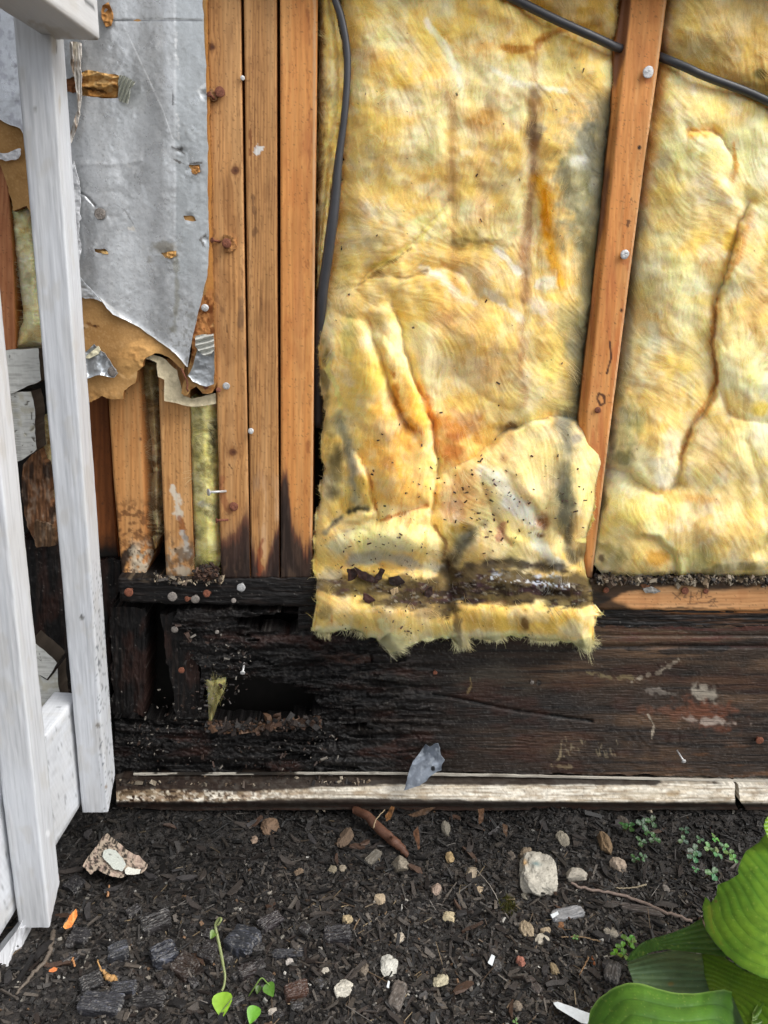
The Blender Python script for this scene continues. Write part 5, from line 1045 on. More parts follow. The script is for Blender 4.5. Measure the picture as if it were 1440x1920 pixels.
# ---- slivers of wool between the short studs -------------------------------------
def small_batt(poly, base, dk, Y0, seed, label, bulge=.02, fib=500, extra=None, step=2.):
    b = empty("insulation_batt", W([np.mean([p[0] for p in poly])], [max(p[1] for p in poly)], Y0)[0], label, "insulation", "glass wool batts between the studs")
    def pf(x, y):
        c = Canvas(x, y, base); c.noise(22, 18, dk, .8, .48, .68, seed); c.noise(12, 10, (232, 226, 176), .5, .52, .7, seed+1)
        if extra: extra(c)
        return c
    wool("wool_body", poly, lambda x, y, e: Y0-bulge*(1-np.exp(-e/12.))-.005*(fbm(x/16, y/18, seed)-.5)-.003*(fbm(x/30, y/9, seed+2)-.5), pf, lambda x, y: .3+1.6*(fbm(x/26, y/26, seed+3)-.5), b, step, .03, 3, seed, fib, (10, 34), fib//14, fib//3)
small_batt([(352, 745), (408, 745), (412, 900), (416, 1048), (405, 1068), (375, 1064), (366, 1050), (360, 900)], (232, 222, 146), (150, 142, 96), .022, 51, "thin yellow batt squeezed beside the rusty nailed stud",
           extra=lambda c: c.blob(398, 810, 13, 70, (74, 70, 66), .85, 0, .8).blob(378, 945, 18, 8, (206, 204, 196), .8).blob(390, 1040, 26, 26, (196, 190, 104), .7).noise(9, 9, (228, 220, 160), .5, .5, .7, 9))
small_batt([(266, 680), (296, 682), (298, 760), (302, 900), (303, 1000), (290, 1040), (284, 940), (286, 860), (276, 760), (268, 720)], (184, 152, 106), (120, 90, 58), .035, 53, "tan wool sliver between the two short studs",
           extra=lambda c: c.line([(288, 700), (280, 730), (285, 745)], 8, (170, 150, 96), .8).noise(8, 8, (60, 46, 34), .8, .5, .65, 4, mask=sstep(930, 990, c.y)))
small_batt([(18, 390), (60, 380), (80, 430), (84, 650), (40, 655), (26, 652), (44, 600), (36, 520)], (246, 236, 190), (214, 186, 120), .012, 55, "cream wool bulging behind the railing at far left", bulge=.018, fib=500)
small_batt([(78, 780), (100, 780), (108, 1000), (92, 1000), (84, 900)], (196, 176, 120), (130, 100, 60), .05, 57, "thin wool strip behind the nearer baluster", bulge=.008, fib=150)
# scrap of wool hanging inside the hole in the beam
hs_ = empty("insulation_scrap", W([398], [1360], .01)[0], "pointed grey-yellow wisp of wool hanging in the hole of the black beam", "insulation scrap")
wool("wool_body", [(386, 1272), (396, 1275), (408, 1273), (423, 1274), (420, 1296), (408, 1320), (400, 1345), (393, 1362), (391, 1330), (390, 1300)], lambda x, y, e: .006-.008*(1-np.exp(-e/6.)), lambda x, y: Canvas(x, y, (172, 164, 112)).noise(5, 16, (92, 88, 54), .8, .45, .65, 4),
     lambda x, y: 1.65+.4*(fbm(x/9, y/9, 3)-.5), hs_, 1.6, .008, 2, 61, 120, (8, 20), 8, 60)

# wisps hanging below the hem: ragged tails
# ================================================================== CABLE
def ypath(pts, d0): return d0
cb = empty("cable", W([630], [700], 0)[0], "black electrical cable running down the left edge of the middle bay", "cable", "black cable through the studs")
p1_ = spline([(612, -60), (626, -8), (640, 34), (650, 90), (651, 150), (645, 225), (635, 300), (628, 380), (616, 470), (606, 540), (600, 610), (597, 700), (597, 800)], 60)
Yc = np.interp(p1_[:, 1], [-60, 0, 200, 420, 560, 640, 800], [-.003, -.006, -.008, -.004, .006, .02, .035])
rad_ = np.interp(p1_[:, 1], [0, 250, 420, 540], [.0040, .0040, .0062, .0062])
tube_obj("sheath", W(p1_[:, 0], p1_[:, 1], Yc), rad_, M_CABLE, cb, 12)
cb2 = empty("cable", W([1160], [90], 0)[0], "black electrical cable crossing the bays and passing behind the leaning stud", "cable", "black cable through the studs")
p2_ = spline([(880, -44), (952, -8), (1040, 36), (1120, 72), (1160, 90), (1200, 96), (1236, 106), (1285, 126), (1320, 142), (1395, 170), (1440, 190), (1560, 246), (1680, 300)], 60)
Yc2 = np.interp(p2_[:, 0], [880, 1100, 1150, 1180, 1225, 1250, 1300, 1680], [-.010, -.010, .0, .018, .018, .002, -.006, -.006])
tube_obj("sheath", W(p2_[:, 0], p2_[:, 1], Yc2), .0046, M_CABLE, cb2, 12)
# torn grey scrap of flashing on the ledge
sc_o = relief("flashing_scrap", [(757, 1483), (766, 1450), (778, 1424), (798, 1396), (806, 1401), (822, 1394), (826, 1412), (834, 1425), (828, 1444), (806, 1456), (786, 1474), (768, 1479)],
              lambda x, y, e: -.030+.012*sstep(1480, 1400, y)-.0045*ridged((x+y*.55)/40, (y-x*.5)/60, 4, 3), lambda x, y: Canvas(x, y, (138, 146, 158)).noise(14, 20, (86, 94, 106), .8, .45, .65, 4).noise(7, 9, (186, 194, 204), .6, .55, .7, 6).blob(812, 1441, 4, 5, (20, 20, 22), .95, 0, .3),
              M_TIN, None, 1.5, .0012, jag=4, seed=6, pdist=True)
tag(sc_o.o, "torn triangular grey metal scrap leaning on the cream ledge", "metal scrap")

# ================================================================== WHITE RAILING
def beam(name, A, B, u, w, hu, hw, parent, mat, paint, r=.003, nst=160, nside=24, cutA=0., jit=.0004, seed=1, grain_axis=2):
    """swept timber with rounded arrises; cutA slants the A end by w"""
    A = np.array(A, float); B = np.array(B, float); ax = B-A; Lg = np.linalg.norm(ax); ax /= Lg; u = np.array(u, float); w = np.array(w, float)
    pr = []
    for (sx_, sy_, x0, y0, x1, y1) in ((0, 0, -hu+r, -hw, hu-r, -hw), (0, 0, hu, -hw+r, hu, hw-r), (0, 0, hu-r, hw, -hu+r, hw), (0, 0, -hu, hw-r, -hu, -hw+r)):
        for k in range(nside):
            t = k/(nside-1); t = t if nside < 4 else .5-.5*math.cos(math.pi*(.12+.76*t)) if 0 < k < nside-1 else t; pr.append((x0+(x1-x0)*t, y0+(y1-y0)*t))
    pr = np.array(pr); n = len(pr); s = np.linspace(0, Lg, nst)
    S, K = np.meshgrid(s, np.arange(n), indexing='ij'); pu = pr[K, 0]; pw = pr[K, 1]
    wave = (fbm(S*40+seed, K/3., seed, 3)-.5)*jit*2+(ridged(S*3+seed, K*.8, seed+4, 3)-.5)*jit
    fac = 1+wave/max(hu, hw)*1.0
    Sx = S+cutA*np.clip(1-S/(.05), 0, 1)*(pw+hw)
    V = A+ax*Sx[..., None]+u*(pu*fac)[..., None]+w*(pw*fac)[..., None]
    Vn = V.reshape(-1, 3); i = np.arange(nst-1)[:, None]; k = np.arange(n)[None]; k2 = (k+1) % n
    F = np.stack([i*n+k, i*n+k2, (i+1)*n+k2, (i+1)*n+k], -1).reshape(-1, 4)
    caps = []; V2 = [Vn]; o = len(Vn)
    for row, rev in ((0, True), (nst-1, False)):
        ring = V[row]; V2 += [ring, ring.mean(0)[None]]; b = o; c = o+n; o += n+1
        T = np.array([[c, b+(q+1) % n, b+q] if rev else [c, b+q, b+(q+1) % n] for q in range(n)]); caps.append(T)
    VV = np.concatenate(V2); x, y = proj(VV)
    cc = paint(x, y, VV); cc = cc.c if isinstance(cc, Canvas) else cc
    # winding check
    me = mesh_np(name, VV, [F]+caps, [True, False, False], cc)
    return link(name, me, mat, parent)
def p_white(x, y, V, seed=1, ax=2):
    g = V[:, 0]*900+V[:, 1]*900 if ax == 2 else V[:, 2]*900; l = V[:, ax]*900
    c = Canvas(x, y, (216, 219, 224)); c.mix(.22*sstep(.5, .72, fbm(g/2.2, l/130, seed, 3)), (182, 184, 190)); c.mix(.22*sstep(.68, .76, fbm(g/1.3+9, l/150, seed+3, 3)), (140, 140, 146))
    c.mix(.22*sstep(.5, .7, fbm(g/20, l/60, seed+5, 3)), (196, 194, 190)); c.mix(.2*sstep(.64, .72, fbm(g/1.0, l/260, seed+8, 2)), (150, 152, 158)); c.mix(.25*sstep(.6, .75, fbm(l/26, g/14, seed+11, 4)), (190, 184, 172)); return c
cor = W([203], [1523], -.075)[0]; XR = cor[0]; ZB = cor[2]
rail = empty("porch_railing", (XR-.0175, -.06, ZB), "white painted wooden railing with square balusters running out from the wall", "railing")
BW = .0175; DIRX = .127
for n_, yb in enumerate((-.075, -.075-.160, -.075-.320, -.075-.480)):
    def pb(x, y, V, n_=n_):
        c = p_white(x, y, V, 3+n_)
        if n_ == 0:
            c.blob(66, 205, 7, 5, (120, 116, 112), .7, 60, .6, .6, 5); c.blob(66, 200, 3, 3, (50, 46, 44), .9); c.blob(154, 1158, 6, 5, (110, 108, 104), .8); c.blob(153, 1155, 3, 3, (40, 38, 36), .9); c.blob(183, 1360, 6, 6, (120, 112, 100), .8)
            c.blob(102, 85, 6, 26, (176, 158, 128), .6, 0, .8); c.blob(106, 90, 2, 12, (84, 70, 50), .7); c.blob(112, 200, 3, 26, (176, 166, 146), .5)
            c.line([(75, 678), (85, 684), (98, 683)], 1.2, (40, 38, 38), .8, warp=1); c.mix(.75*sstep(.76, .82, vn(x/2.6, y/4., 44))*sstep(1040, 1090, y)*sstep(168, 176, x-(y-1095)*.045), (90, 94, 100))
            c.blob(199, 1475, 4, 5, (120, 92, 60), .7); c.mix(.4*(1-sstep(60, 110, y)), (196, 192, 184))
        if n_ == 1: c.blob(90, 1562, 5, 8, (246, 248, 252), .9); c.line([(10, 590), (20, 660)], 4, (170, 160, 140), .4)
        return c
    x0_ = XR-BW-(-.075-yb)*DIRX; z0_ = ZB if n_ == 0 else .014
    o = beam("baluster", (x0_, yb+.0190, z0_), (x0_+.0125, yb+.0190, z0_+1.15), (1, 0, 0), (0, 1, 0), BW, .0190, rail, M_WHITE, pb, r=.0012, nst=420 if n_ < 2 else 60, cutA=.9 if n_ == 0 else .8, seed=3+n_)
e1 = W([187], [77], -.062)[0]
def p_rail(x, y, V):
    c = p_white(x, y, V, 9, 1); c.mix(.35, (206, 202, 194)); c.line([(60, 40), (150, 78), (182, 78)], 7, (172, 160, 140), .5, warp=10); c.line([(140, 74), (165, 78), (180, 74)], 4, (120, 108, 90), .5, warp=6); c.line([(160, 0), (170, 10), (178, 14)], 3, (60, 60, 60), .8, warp=4, ws=5); return c
RH = .045
beam("handrail", (XR+.001+(e1[0]-XR)/2, e1[1], e1[2]+RH), (XR+.001+(e1[0]-XR)/2-.9*DIRX, e1[1]-.9, e1[2]+RH), (1, -DIRX, 0), (0, 0, 1), (e1[0]-XR)/2, RH, rail, M_WHITEY, p_rail, r=.0018, nst=200, seed=5)
def p_brail(x, y, V):
    c = p_white(x, y, V, 15, 1); c.mix(.12*sstep(.3, .9, .5+.5*np.sin(V[:, 1]*900+V[:, 2]*1200)), (150, 152, 156)); c.mix(.6*sstep(.88, .93, vn(V[:, 1]*700, V[:, 2]*420, 46)), (110, 112, 116)); return c
beam("bottom_rail", (XR-2*BW-.0175, -.045, .1285), (XR-2*BW-.0175-.705*DIRX, -.75, .060), (1, -DIRX, 0), (0, 0, 1), .0168, .079, rail, M_WHITEY, p_brail, r=.002, nst=260, seed=6)
def wpiece(poly, Y, seed, label, crack=False, thick=.03, name="board_offcut"):
    def pf(x, y):
        c = Canvas(x, y, (222, 222, 216)); c.noise(26, 2.2, (166, 164, 158), .5, .5, .7, seed)
        if crack: c.mix(.85*sstep(.80, .9, ridged(x/17, y/14, seed, 2)), (96, 88, 74)); c.noise(12, 12, (198, 192, 168), .6, .5, .7, seed+1); c.mix(.6*sstep(.2, .9, .5+.5*np.sin(y*1.9))*(1-sstep(0, 7, x-np.interp(y, [730, 860], [28, 38]))), (130, 128, 124))
        else: c.line([(poly[0][0], poly[0][1]+26), (np.mean([p[0] for p in poly]), np.mean([p[1] for p in poly])-4), (poly[1][0], poly[1][1]+12)], 1.3, (90, 88, 84), .8, warp=3)
        return c
    r = relief(name, poly, lambda x, y, e: Y+.001*(fbm(x/9, y/9, seed)-.5)+(.0015*sstep(.80, .9, ridged(x/17, y/14, seed, 2)) if crack else 0), pf, M_WHITE, None, 1.6, thick, jag=2.5, seed=seed, side=(70, 62, 54), pdist=True); tag(r.o, label, "board offcut"); return r.o
wpiece([(-40, 664), (18, 656), (72, 653), (77, 713), (24, 737), (-40, 752)], -.030, 5, "sawn white block end between the railing balusters, upper one", thick=.04)
wpiece([(-20, 738), (28, 736), (58, 734), (64, 760), (69, 842), (42, 862), (20, 872), (-20, 880)], -.028, 6, "white siding end with crazed cracked paint, behind the nearer baluster", True)
wpiece([(60, 1200), (74, 1213), (107, 1243), (88, 1273), (76, 1266), (58, 1262)], -.030, 7, "small tilted white siding chip above the bottom rail")
wpiece([(66, 1262), (90, 1276), (108, 1252), (114, 1325), (95, 1364), (84, 1400), (66, 1390)], -.026, 8, "broken white siding end standing on the bottom rail", True)
post = relief("newel_base", [(-90, 1905), (-40, 1832), (0, 1786), (34, 1743), (46, 1739), (30, 1835), (10, 1895), (-8, 1945), (-90, 1990)], lambda x, y, e: -.250-.035*sstep(1740, 1900, y)+.012*sstep(-3, 3, x-np.interp(y, [1740, 1900], [36, -4])),
              lambda x, y: Canvas(x, y, (226, 228, 232)).noise(2.2, 50, (170, 168, 170), .6, .5, .7, 4).line([(10, 1880), (-10, 1940)], 12, (132, 136, 96), .7), M_WHITE, None, 1.8, .03, jag=1.5, seed=8)
tag(post.o, "white painted board foot cut off at the lower left corner", "board")

# ================================================================== GROUND
def gz(X, Y):
    h = .010*(fbm(X*9+3, Y*9, 91, 4)-.5)*2+.004*(fbm(X*55, Y*55, 93, 3)-.5)*2
    h += .010*np.exp(-((X+.27)/.10)**2-((Y+.26)/.10)**2)*fbm(X*30, Y*30, 95, 3)
    near = np.exp(-np.maximum(np.abs(X)-.8, 0)*2)
    return (h-.010)*near-.012*(1-near)
def axis(a, b, st, lo, hi, g=1.25):
    v = list(np.arange(a, b, st)); s = st; p = b
    while p < hi: v.append(p); s *= g; p += s
    v.append(hi); s = st; p = a-st
    while p > lo: v.insert(0, p); s *= g; p -= s
    v.insert(0, lo); return np.array(v)
gxA = axis(-.62, .72, .0022, -60, 60); gyA = axis(-.50, .06, .0022, -60, .095)
GX, GY = np.meshgrid(gxA, gyA, indexing='ij'); GZ = gz(GX, GY); GZ += .0016*(vn(GX*330, GY*330, 97)-.5)*np.exp(-np.maximum(np.abs(GX)-.6, 0)*4)
Vg = np.stack([GX, GY, GZ], -1).reshape(-1, 3); ny_ = len(gyA)
gi, gj = np.meshgrid(np.arange(len(gxA)-1), np.arange(ny_-1), indexing='ij'); a_ = (gi*ny_+gj).ravel()
Fg = np.stack([a_, a_+ny_, a_+ny_+1, a_+1], 1)
class _C(Canvas): pass
cg = Canvas(Vg[:, 0]*1000, Vg[:, 1]*1000, (41, 38, 37))
cg.noise(60, 60, (84, 76, 68), .7, .5, .7, 101); cg.noise(90, 70, (40, 36, 34), .7, .45, .65, 103); cg.noise(5, 5, (34, 30, 28), .7, .45, .6, 105); cg.noise(4, 4, (112, 102, 92), .5, .62, .75, 107); cg.noise(2.2, 2.2, (150, 142, 130), .6, .74, .82, 109)
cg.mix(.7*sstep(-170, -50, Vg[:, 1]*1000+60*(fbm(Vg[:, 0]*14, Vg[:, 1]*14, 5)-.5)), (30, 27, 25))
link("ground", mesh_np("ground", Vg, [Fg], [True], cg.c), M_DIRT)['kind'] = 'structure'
def on_ground(px, py, up=0.):
    p = G([px], [py], 0.)[0]
    for _ in range(4): z = float(gz(np.array([p[0]]), np.array([p[1]]))[0]); p = G([px], [py], z+up)[0]
    return p
def pxm(p): return float((p-CAM)@_F)/FOC

def boxes(C, ax, bx, cx_, rs, taper=.5, jitter=.25):
    """n irregular slivers: centre, three half-axes"""
    n = len(C); sg = np.array([(a, b, c) for a in (-1, 1) for b in (-1, 1) for c in (-1, 1)], float)
    J = 1+jitter*rs.randn(n, 8, 3)*.6
    J[:, :4, 1] *= taper+(1-taper)*rs.rand(n, 1)
    s = sg[None]*J
    V = C[:, None]+s[..., 0:1]*ax[:, None]+s[..., 1:2]*bx[:, None]+s[..., 2:3]*cx_[:, None]
    F0 = np.array([[0, 1, 3, 2], [4, 6, 7, 5], [0, 4, 5, 1], [2, 3, 7, 6], [0, 2, 6, 4], [1, 5, 7, 3]])
    F = (F0[None]+(np.arange(n)*8)[:, None, None]).reshape(-1, 4); return V.reshape(-1, 3), F
def scatter(name, n, seed, L, Wr, H, pal, yr=(-.50, .02), xr=(-.62, .72), mask=None, tilt=.25, sub=0.3):
    rs = np.random.RandomState(seed); X = rs.uniform(*xr, n); Y = rs.uniform(*yr, n)
    if mask is not None: k = rs.rand(n) < mask(X, Y); X = X[k]; Y = Y[k]; n = len(X)
    l = np.exp(rs.normal(np.log(L), .45, n)); w = np.exp(rs.normal(np.log(Wr), .4, n)); w = np.minimum(w, l); h = np.exp(rs.normal(np.log(H), .35, n)); th = rs.rand(n)*6.283
    tz = rs.randn(n)*tilt; ax = np.stack([np.cos(th)*np.cos(tz), np.sin(th)*np.cos(tz), np.sin(tz)], 1); up = np.stack([rs.randn(n)*tilt, rs.randn(n)*tilt, np.ones(n)], 1)
    bx = np.cross(up, ax); bx /= np.linalg.norm(bx, axis=1)[:, None]; cz = np.cross(ax, bx)
    Z = gz(X, Y)+h*(.5-sub)+np.abs(ax[:, 2])*l*.3
    C = np.stack([X, Y, Z], 1); V, F = boxes(C, ax*l[:, None]/2, bx*w[:, None]/2, cz*h[:, None]/2, rs)
    pc = np.array([L_(c) for c in pal]); wet = .34+.56*sstep(-.05, -.20, Y+.06*(fbm(X*14, Y*14, 5)-.5)+.05*sstep(0, -.3, X)); ci = pc[rs.randint(0, len(pal), n)]*(rs.uniform(.5, 1.25, n)*wet*.85)[:, None]  # tone factor: chip colours get darker towards the wall and the left
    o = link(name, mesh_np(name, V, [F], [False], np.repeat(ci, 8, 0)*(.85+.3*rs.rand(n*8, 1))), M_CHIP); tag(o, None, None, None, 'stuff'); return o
def mk(X, Y): return .35+.65*sstep(-.08, -.16, Y)*sstep(-.30, -.12, X)
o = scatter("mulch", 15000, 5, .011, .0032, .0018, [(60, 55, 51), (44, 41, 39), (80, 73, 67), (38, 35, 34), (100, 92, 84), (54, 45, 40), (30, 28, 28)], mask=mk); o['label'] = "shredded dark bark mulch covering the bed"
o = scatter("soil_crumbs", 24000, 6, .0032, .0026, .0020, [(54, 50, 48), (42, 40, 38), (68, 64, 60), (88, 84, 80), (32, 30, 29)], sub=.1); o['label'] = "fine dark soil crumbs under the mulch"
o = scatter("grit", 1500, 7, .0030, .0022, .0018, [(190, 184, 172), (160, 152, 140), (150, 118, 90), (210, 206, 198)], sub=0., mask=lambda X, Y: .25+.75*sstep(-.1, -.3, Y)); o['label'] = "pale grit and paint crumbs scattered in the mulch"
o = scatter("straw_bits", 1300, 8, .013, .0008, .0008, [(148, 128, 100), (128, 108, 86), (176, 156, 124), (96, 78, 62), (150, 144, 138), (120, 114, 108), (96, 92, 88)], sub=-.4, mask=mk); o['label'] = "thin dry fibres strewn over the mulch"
_used = set()
def where(what, qx, qy):
    """name a small thing by the nearest thing one can find that leaves its label unlike any other"""
    for lm in sorted(LANDMARKS, key=lambda t: math.hypot(t[0]-qx, t[1]-qy)):
        dx, dy = qx-lm[0], qy-lm[1]; d = math.hypot(dx, dy)
        s_ = ("right of" if dx > 0 else "left of") if abs(dx) > abs(dy) else ("below" if dy > 0 else "above")
        lab = f"{what} {'close ' if d < 28 else ''}{s_} the {lm[2]}"
        if lab not in _used: _used.add(lab); return lab
    return what
# larger single bark chips
LANDMARKS = [(1007, 1646, "largest pale rock"), (730, 1815, "flat bright white stone"), (645, 1858, "chunky white stone"), (748, 1763, "small cream stone"), (824, 1841, "slanting cream stone"), (842, 1722, "pale yellow pointed stone"), (711, 1689, "tan pebble at the bed's centre"),
    (750, 1627, "grey-brown oblong stone"), (883, 1639, "tan wedge stone"), (507, 1555, "brown stone near the ledge"), (648, 1573, "brown upright stone"), (734, 1570, "red-brown root"), (951, 1700, "moss tuft"), (1078, 1646, "flat pale stone"), (1135, 1588, "upright tan stone"),
    (1200, 1560, "dark clover clump"), (1340, 1637, "single clover leaf"), (1180, 1700, "long bare twig"), (1063, 1716, "silver bark slab"), (1016, 1766, "cream stone of three"), (976, 1806, "pink pebble"), (1111, 1805, "orange pebble"), (1075, 1900, "long white paint strip"),
    (190, 1889, "largest charcoal block"), (455, 1772, "striped charcoal block"), (308, 1795, "slanting charcoal block"), (412, 1780, "leggy sprout"), (215, 1610, "speckled chipboard scrap"), (130, 1730, "orange splinter"), (632, 1758, "grooved charcoal block"), (556, 1862, "red-brown block"), (480, 1886, "round-leaved sprout"), (400, 1640, "bare dark soil at left"), (350, 1560, "ledge's brown left end")]
rs = np.random.RandomState(42)
for k in range(150):
    X = rs.uniform(-.36, .50); Y = rs.uniform(-.36, -.02); z = float(gz(np.array([X]), np.array([Y]))[0])
    l = rs.uniform(.012, .03); w = rs.uniform(.004, .009); h = rs.uniform(.002, .004); th = rs.rand()*6.28; tz = rs.randn()*.12
    ax = np.array([math.cos(th)*math.cos(tz), math.sin(th)*math.cos(tz), math.sin(tz)]); bx = np.cross([rs.randn()*.2, rs.randn()*.2, 1], ax); bx /= np.linalg.norm(bx); cz = np.cross(ax, bx)
    # a tapering chip of three stations
    V = []
    for s, q in ((-1, rs.uniform(.3, .8)), (-.3, 1), (.4, rs.uniform(.8, 1)), (1, rs.uniform(.2, .7))):
        for (a, b) in ((-1, -1), (1, -1), (1, 1), (-1, 1)): V.append(ax*s*l/2+bx*a*w/2*q*(1+.2*rs.randn())+cz*b*h/2*(1+.2*rs.randn())+bx*.0015*math.sin(s*2+k))
    F = [[0, 3, 2, 1], [12, 13, 14, 15]]+[[i*4+j, i*4+(j+1) % 4, (i+1)*4+(j+1) % 4, (i+1)*4+j] for i in range(3) for j in range(4)]
    pal = [(56, 50, 47), (40, 37, 36), (74, 67, 62), (80, 60, 48), (66, 63, 63)]
    ci_ = rs.randint(5); c_ = L_(pal[ci_])*rs.uniform(.55, .95)
    me = mesh_np("bark_chip", np.array(V), [np.array(F)], [False], np.tile(c_, (16, 1))*(.8+.4*rs.rand(16, 1)))
    o = link("bark_chip", me, M_CHIP); o.location = (X, Y, z+.0035)
    qx, qy = proj(np.array([[X, Y, z]])); qx, qy = qx[0], qy[0]
    tag(o, where(('long ' if l > .022 else 'short ' if l < .016 else '')+('dark brown', 'near-black', 'grey-brown', 'reddish brown', 'grey')[ci_]+" bark chip", qx, qy), "bark chip", "larger bark chips in the mulch")

def blob3(name, px, py, rx, ry, rot, hgt, paint, mat, seed, sq=2.0, rough_=.18, n=14, up=.15, ridge=0., label=None, cat=None, group=None, facets=.0, tilt=0.):
    """stone or chunk: a rounded or squarish solid standing on the ground; rx, ry in photo pixels"""
    p = on_ground(px, py); m = pxm(p); el = math.atan2(CAM[2]-p[2], math.hypot(*(p-CAM)[:2]))
    a = rx*m; b = ry*m/max(.45, math.sin(el)); h = hgt*min(a, b) if hgt < 5 else hgt*.001
    g = np.linspace(-1, 1, n); A, B = np.meshgrid(g, g, indexing='ij'); one = np.ones_like(A); Vs = []; Fs = []; o = 0
    for (f, fl) in ((lambda A, B: (A, B, one), 0), (lambda A, B: (A, B, -one), 1), (lambda A, B: (one, A, B), 0), (lambda A, B: (-one, A, B), 1), (lambda A, B: (A, one, B), 1), (lambda A, B: (A, -one, B), 0)):
        v = np.stack(f(A, B), -1).reshape(-1, 3); Vs.append(v); i, j = np.meshgrid(np.arange(n-1), np.arange(n-1), indexing='ij'); q = (i*n+j).ravel()+o
        F = np.stack([q, q+n, q+n+1, q+1], 1); Fs.append(F[:, ::-1] if fl else F); o += n*n
    V = np.concatenate(Vs); r = (np.abs(V)**sq).sum(1)**(1/sq); D = V/r[:, None]
    rsd = np.random.RandomState(seed); off = rsd.rand(3)*50
    nz = fbm(D[:, 0]*1.6+off[0]+D[:, 2]*1.1, D[:, 1]*1.6+off[1]-D[:, 2]*.9, seed % 60, 4)-.5
    nz2 = fbm(D[:, 0]*5+off[1]+D[:, 2]*4, D[:, 1]*5+off[0]-D[:, 2]*3, seed % 60+1, 3)-.5
    s = 1+rough_*2.4*nz+rough_*.8*nz2
    for k in range(int(facets)):
        nrm = rsd.randn(3); nrm /= np.linalg.norm(nrm); dd = D@nrm; cut = rsd.uniform(.62, .85); s = np.where(dd*s > cut, cut/np.maximum(dd, 1e-3), s)
    P = D*s[:, None]
    if ridge: P[:, 2] += ridge*(ridged(P[:, 1]*5+off[0], P[:, 0]*.7, seed % 60, 3)-.5)*sstep(0, .5, P[:, 2]); P[:, 0] += ridge*.5*(vn(P[:, 1]*7, P[:, 2]*7, 5)-.5)*np.sign(P[:, 0])
    t = math.radians(-rot); X = P[:, 0]*a; Y = P[:, 1]*b; Z = P[:, 2]*h
    Vw = np.stack([X*math.cos(t)-Y*math.sin(t), X*math.sin(t)+Y*math.cos(t), Z+math.sin(tilt)*X], 1)
    cc = paint(D, P, seed) if callable(paint) else np.tile(L_(paint), (len(Vw), 1))*(.75+.5*fbm(D[:, 0]*3+off[2], D[:, 1]*3+D[:, 2]*2, 7, 4))[:, None]
    # a duplicate-free surface keeps the shading smooth
    key = np.round(Vs_ := np.concatenate(Vs), 5); uq, first, inv = np.unique(key, axis=0, return_index=True, return_inverse=True); inv = inv.reshape(-1)
    me = mesh_np(name, Vw[first], [inv[np.concatenate(Fs)]], [sq < 3 and facets == 0], cc[first]); ob = link(name, me, mat); ob.location = (p[0], p[1], p[2]+h*(1-up*2)*.8)
    return tag(ob, label, cat, group)
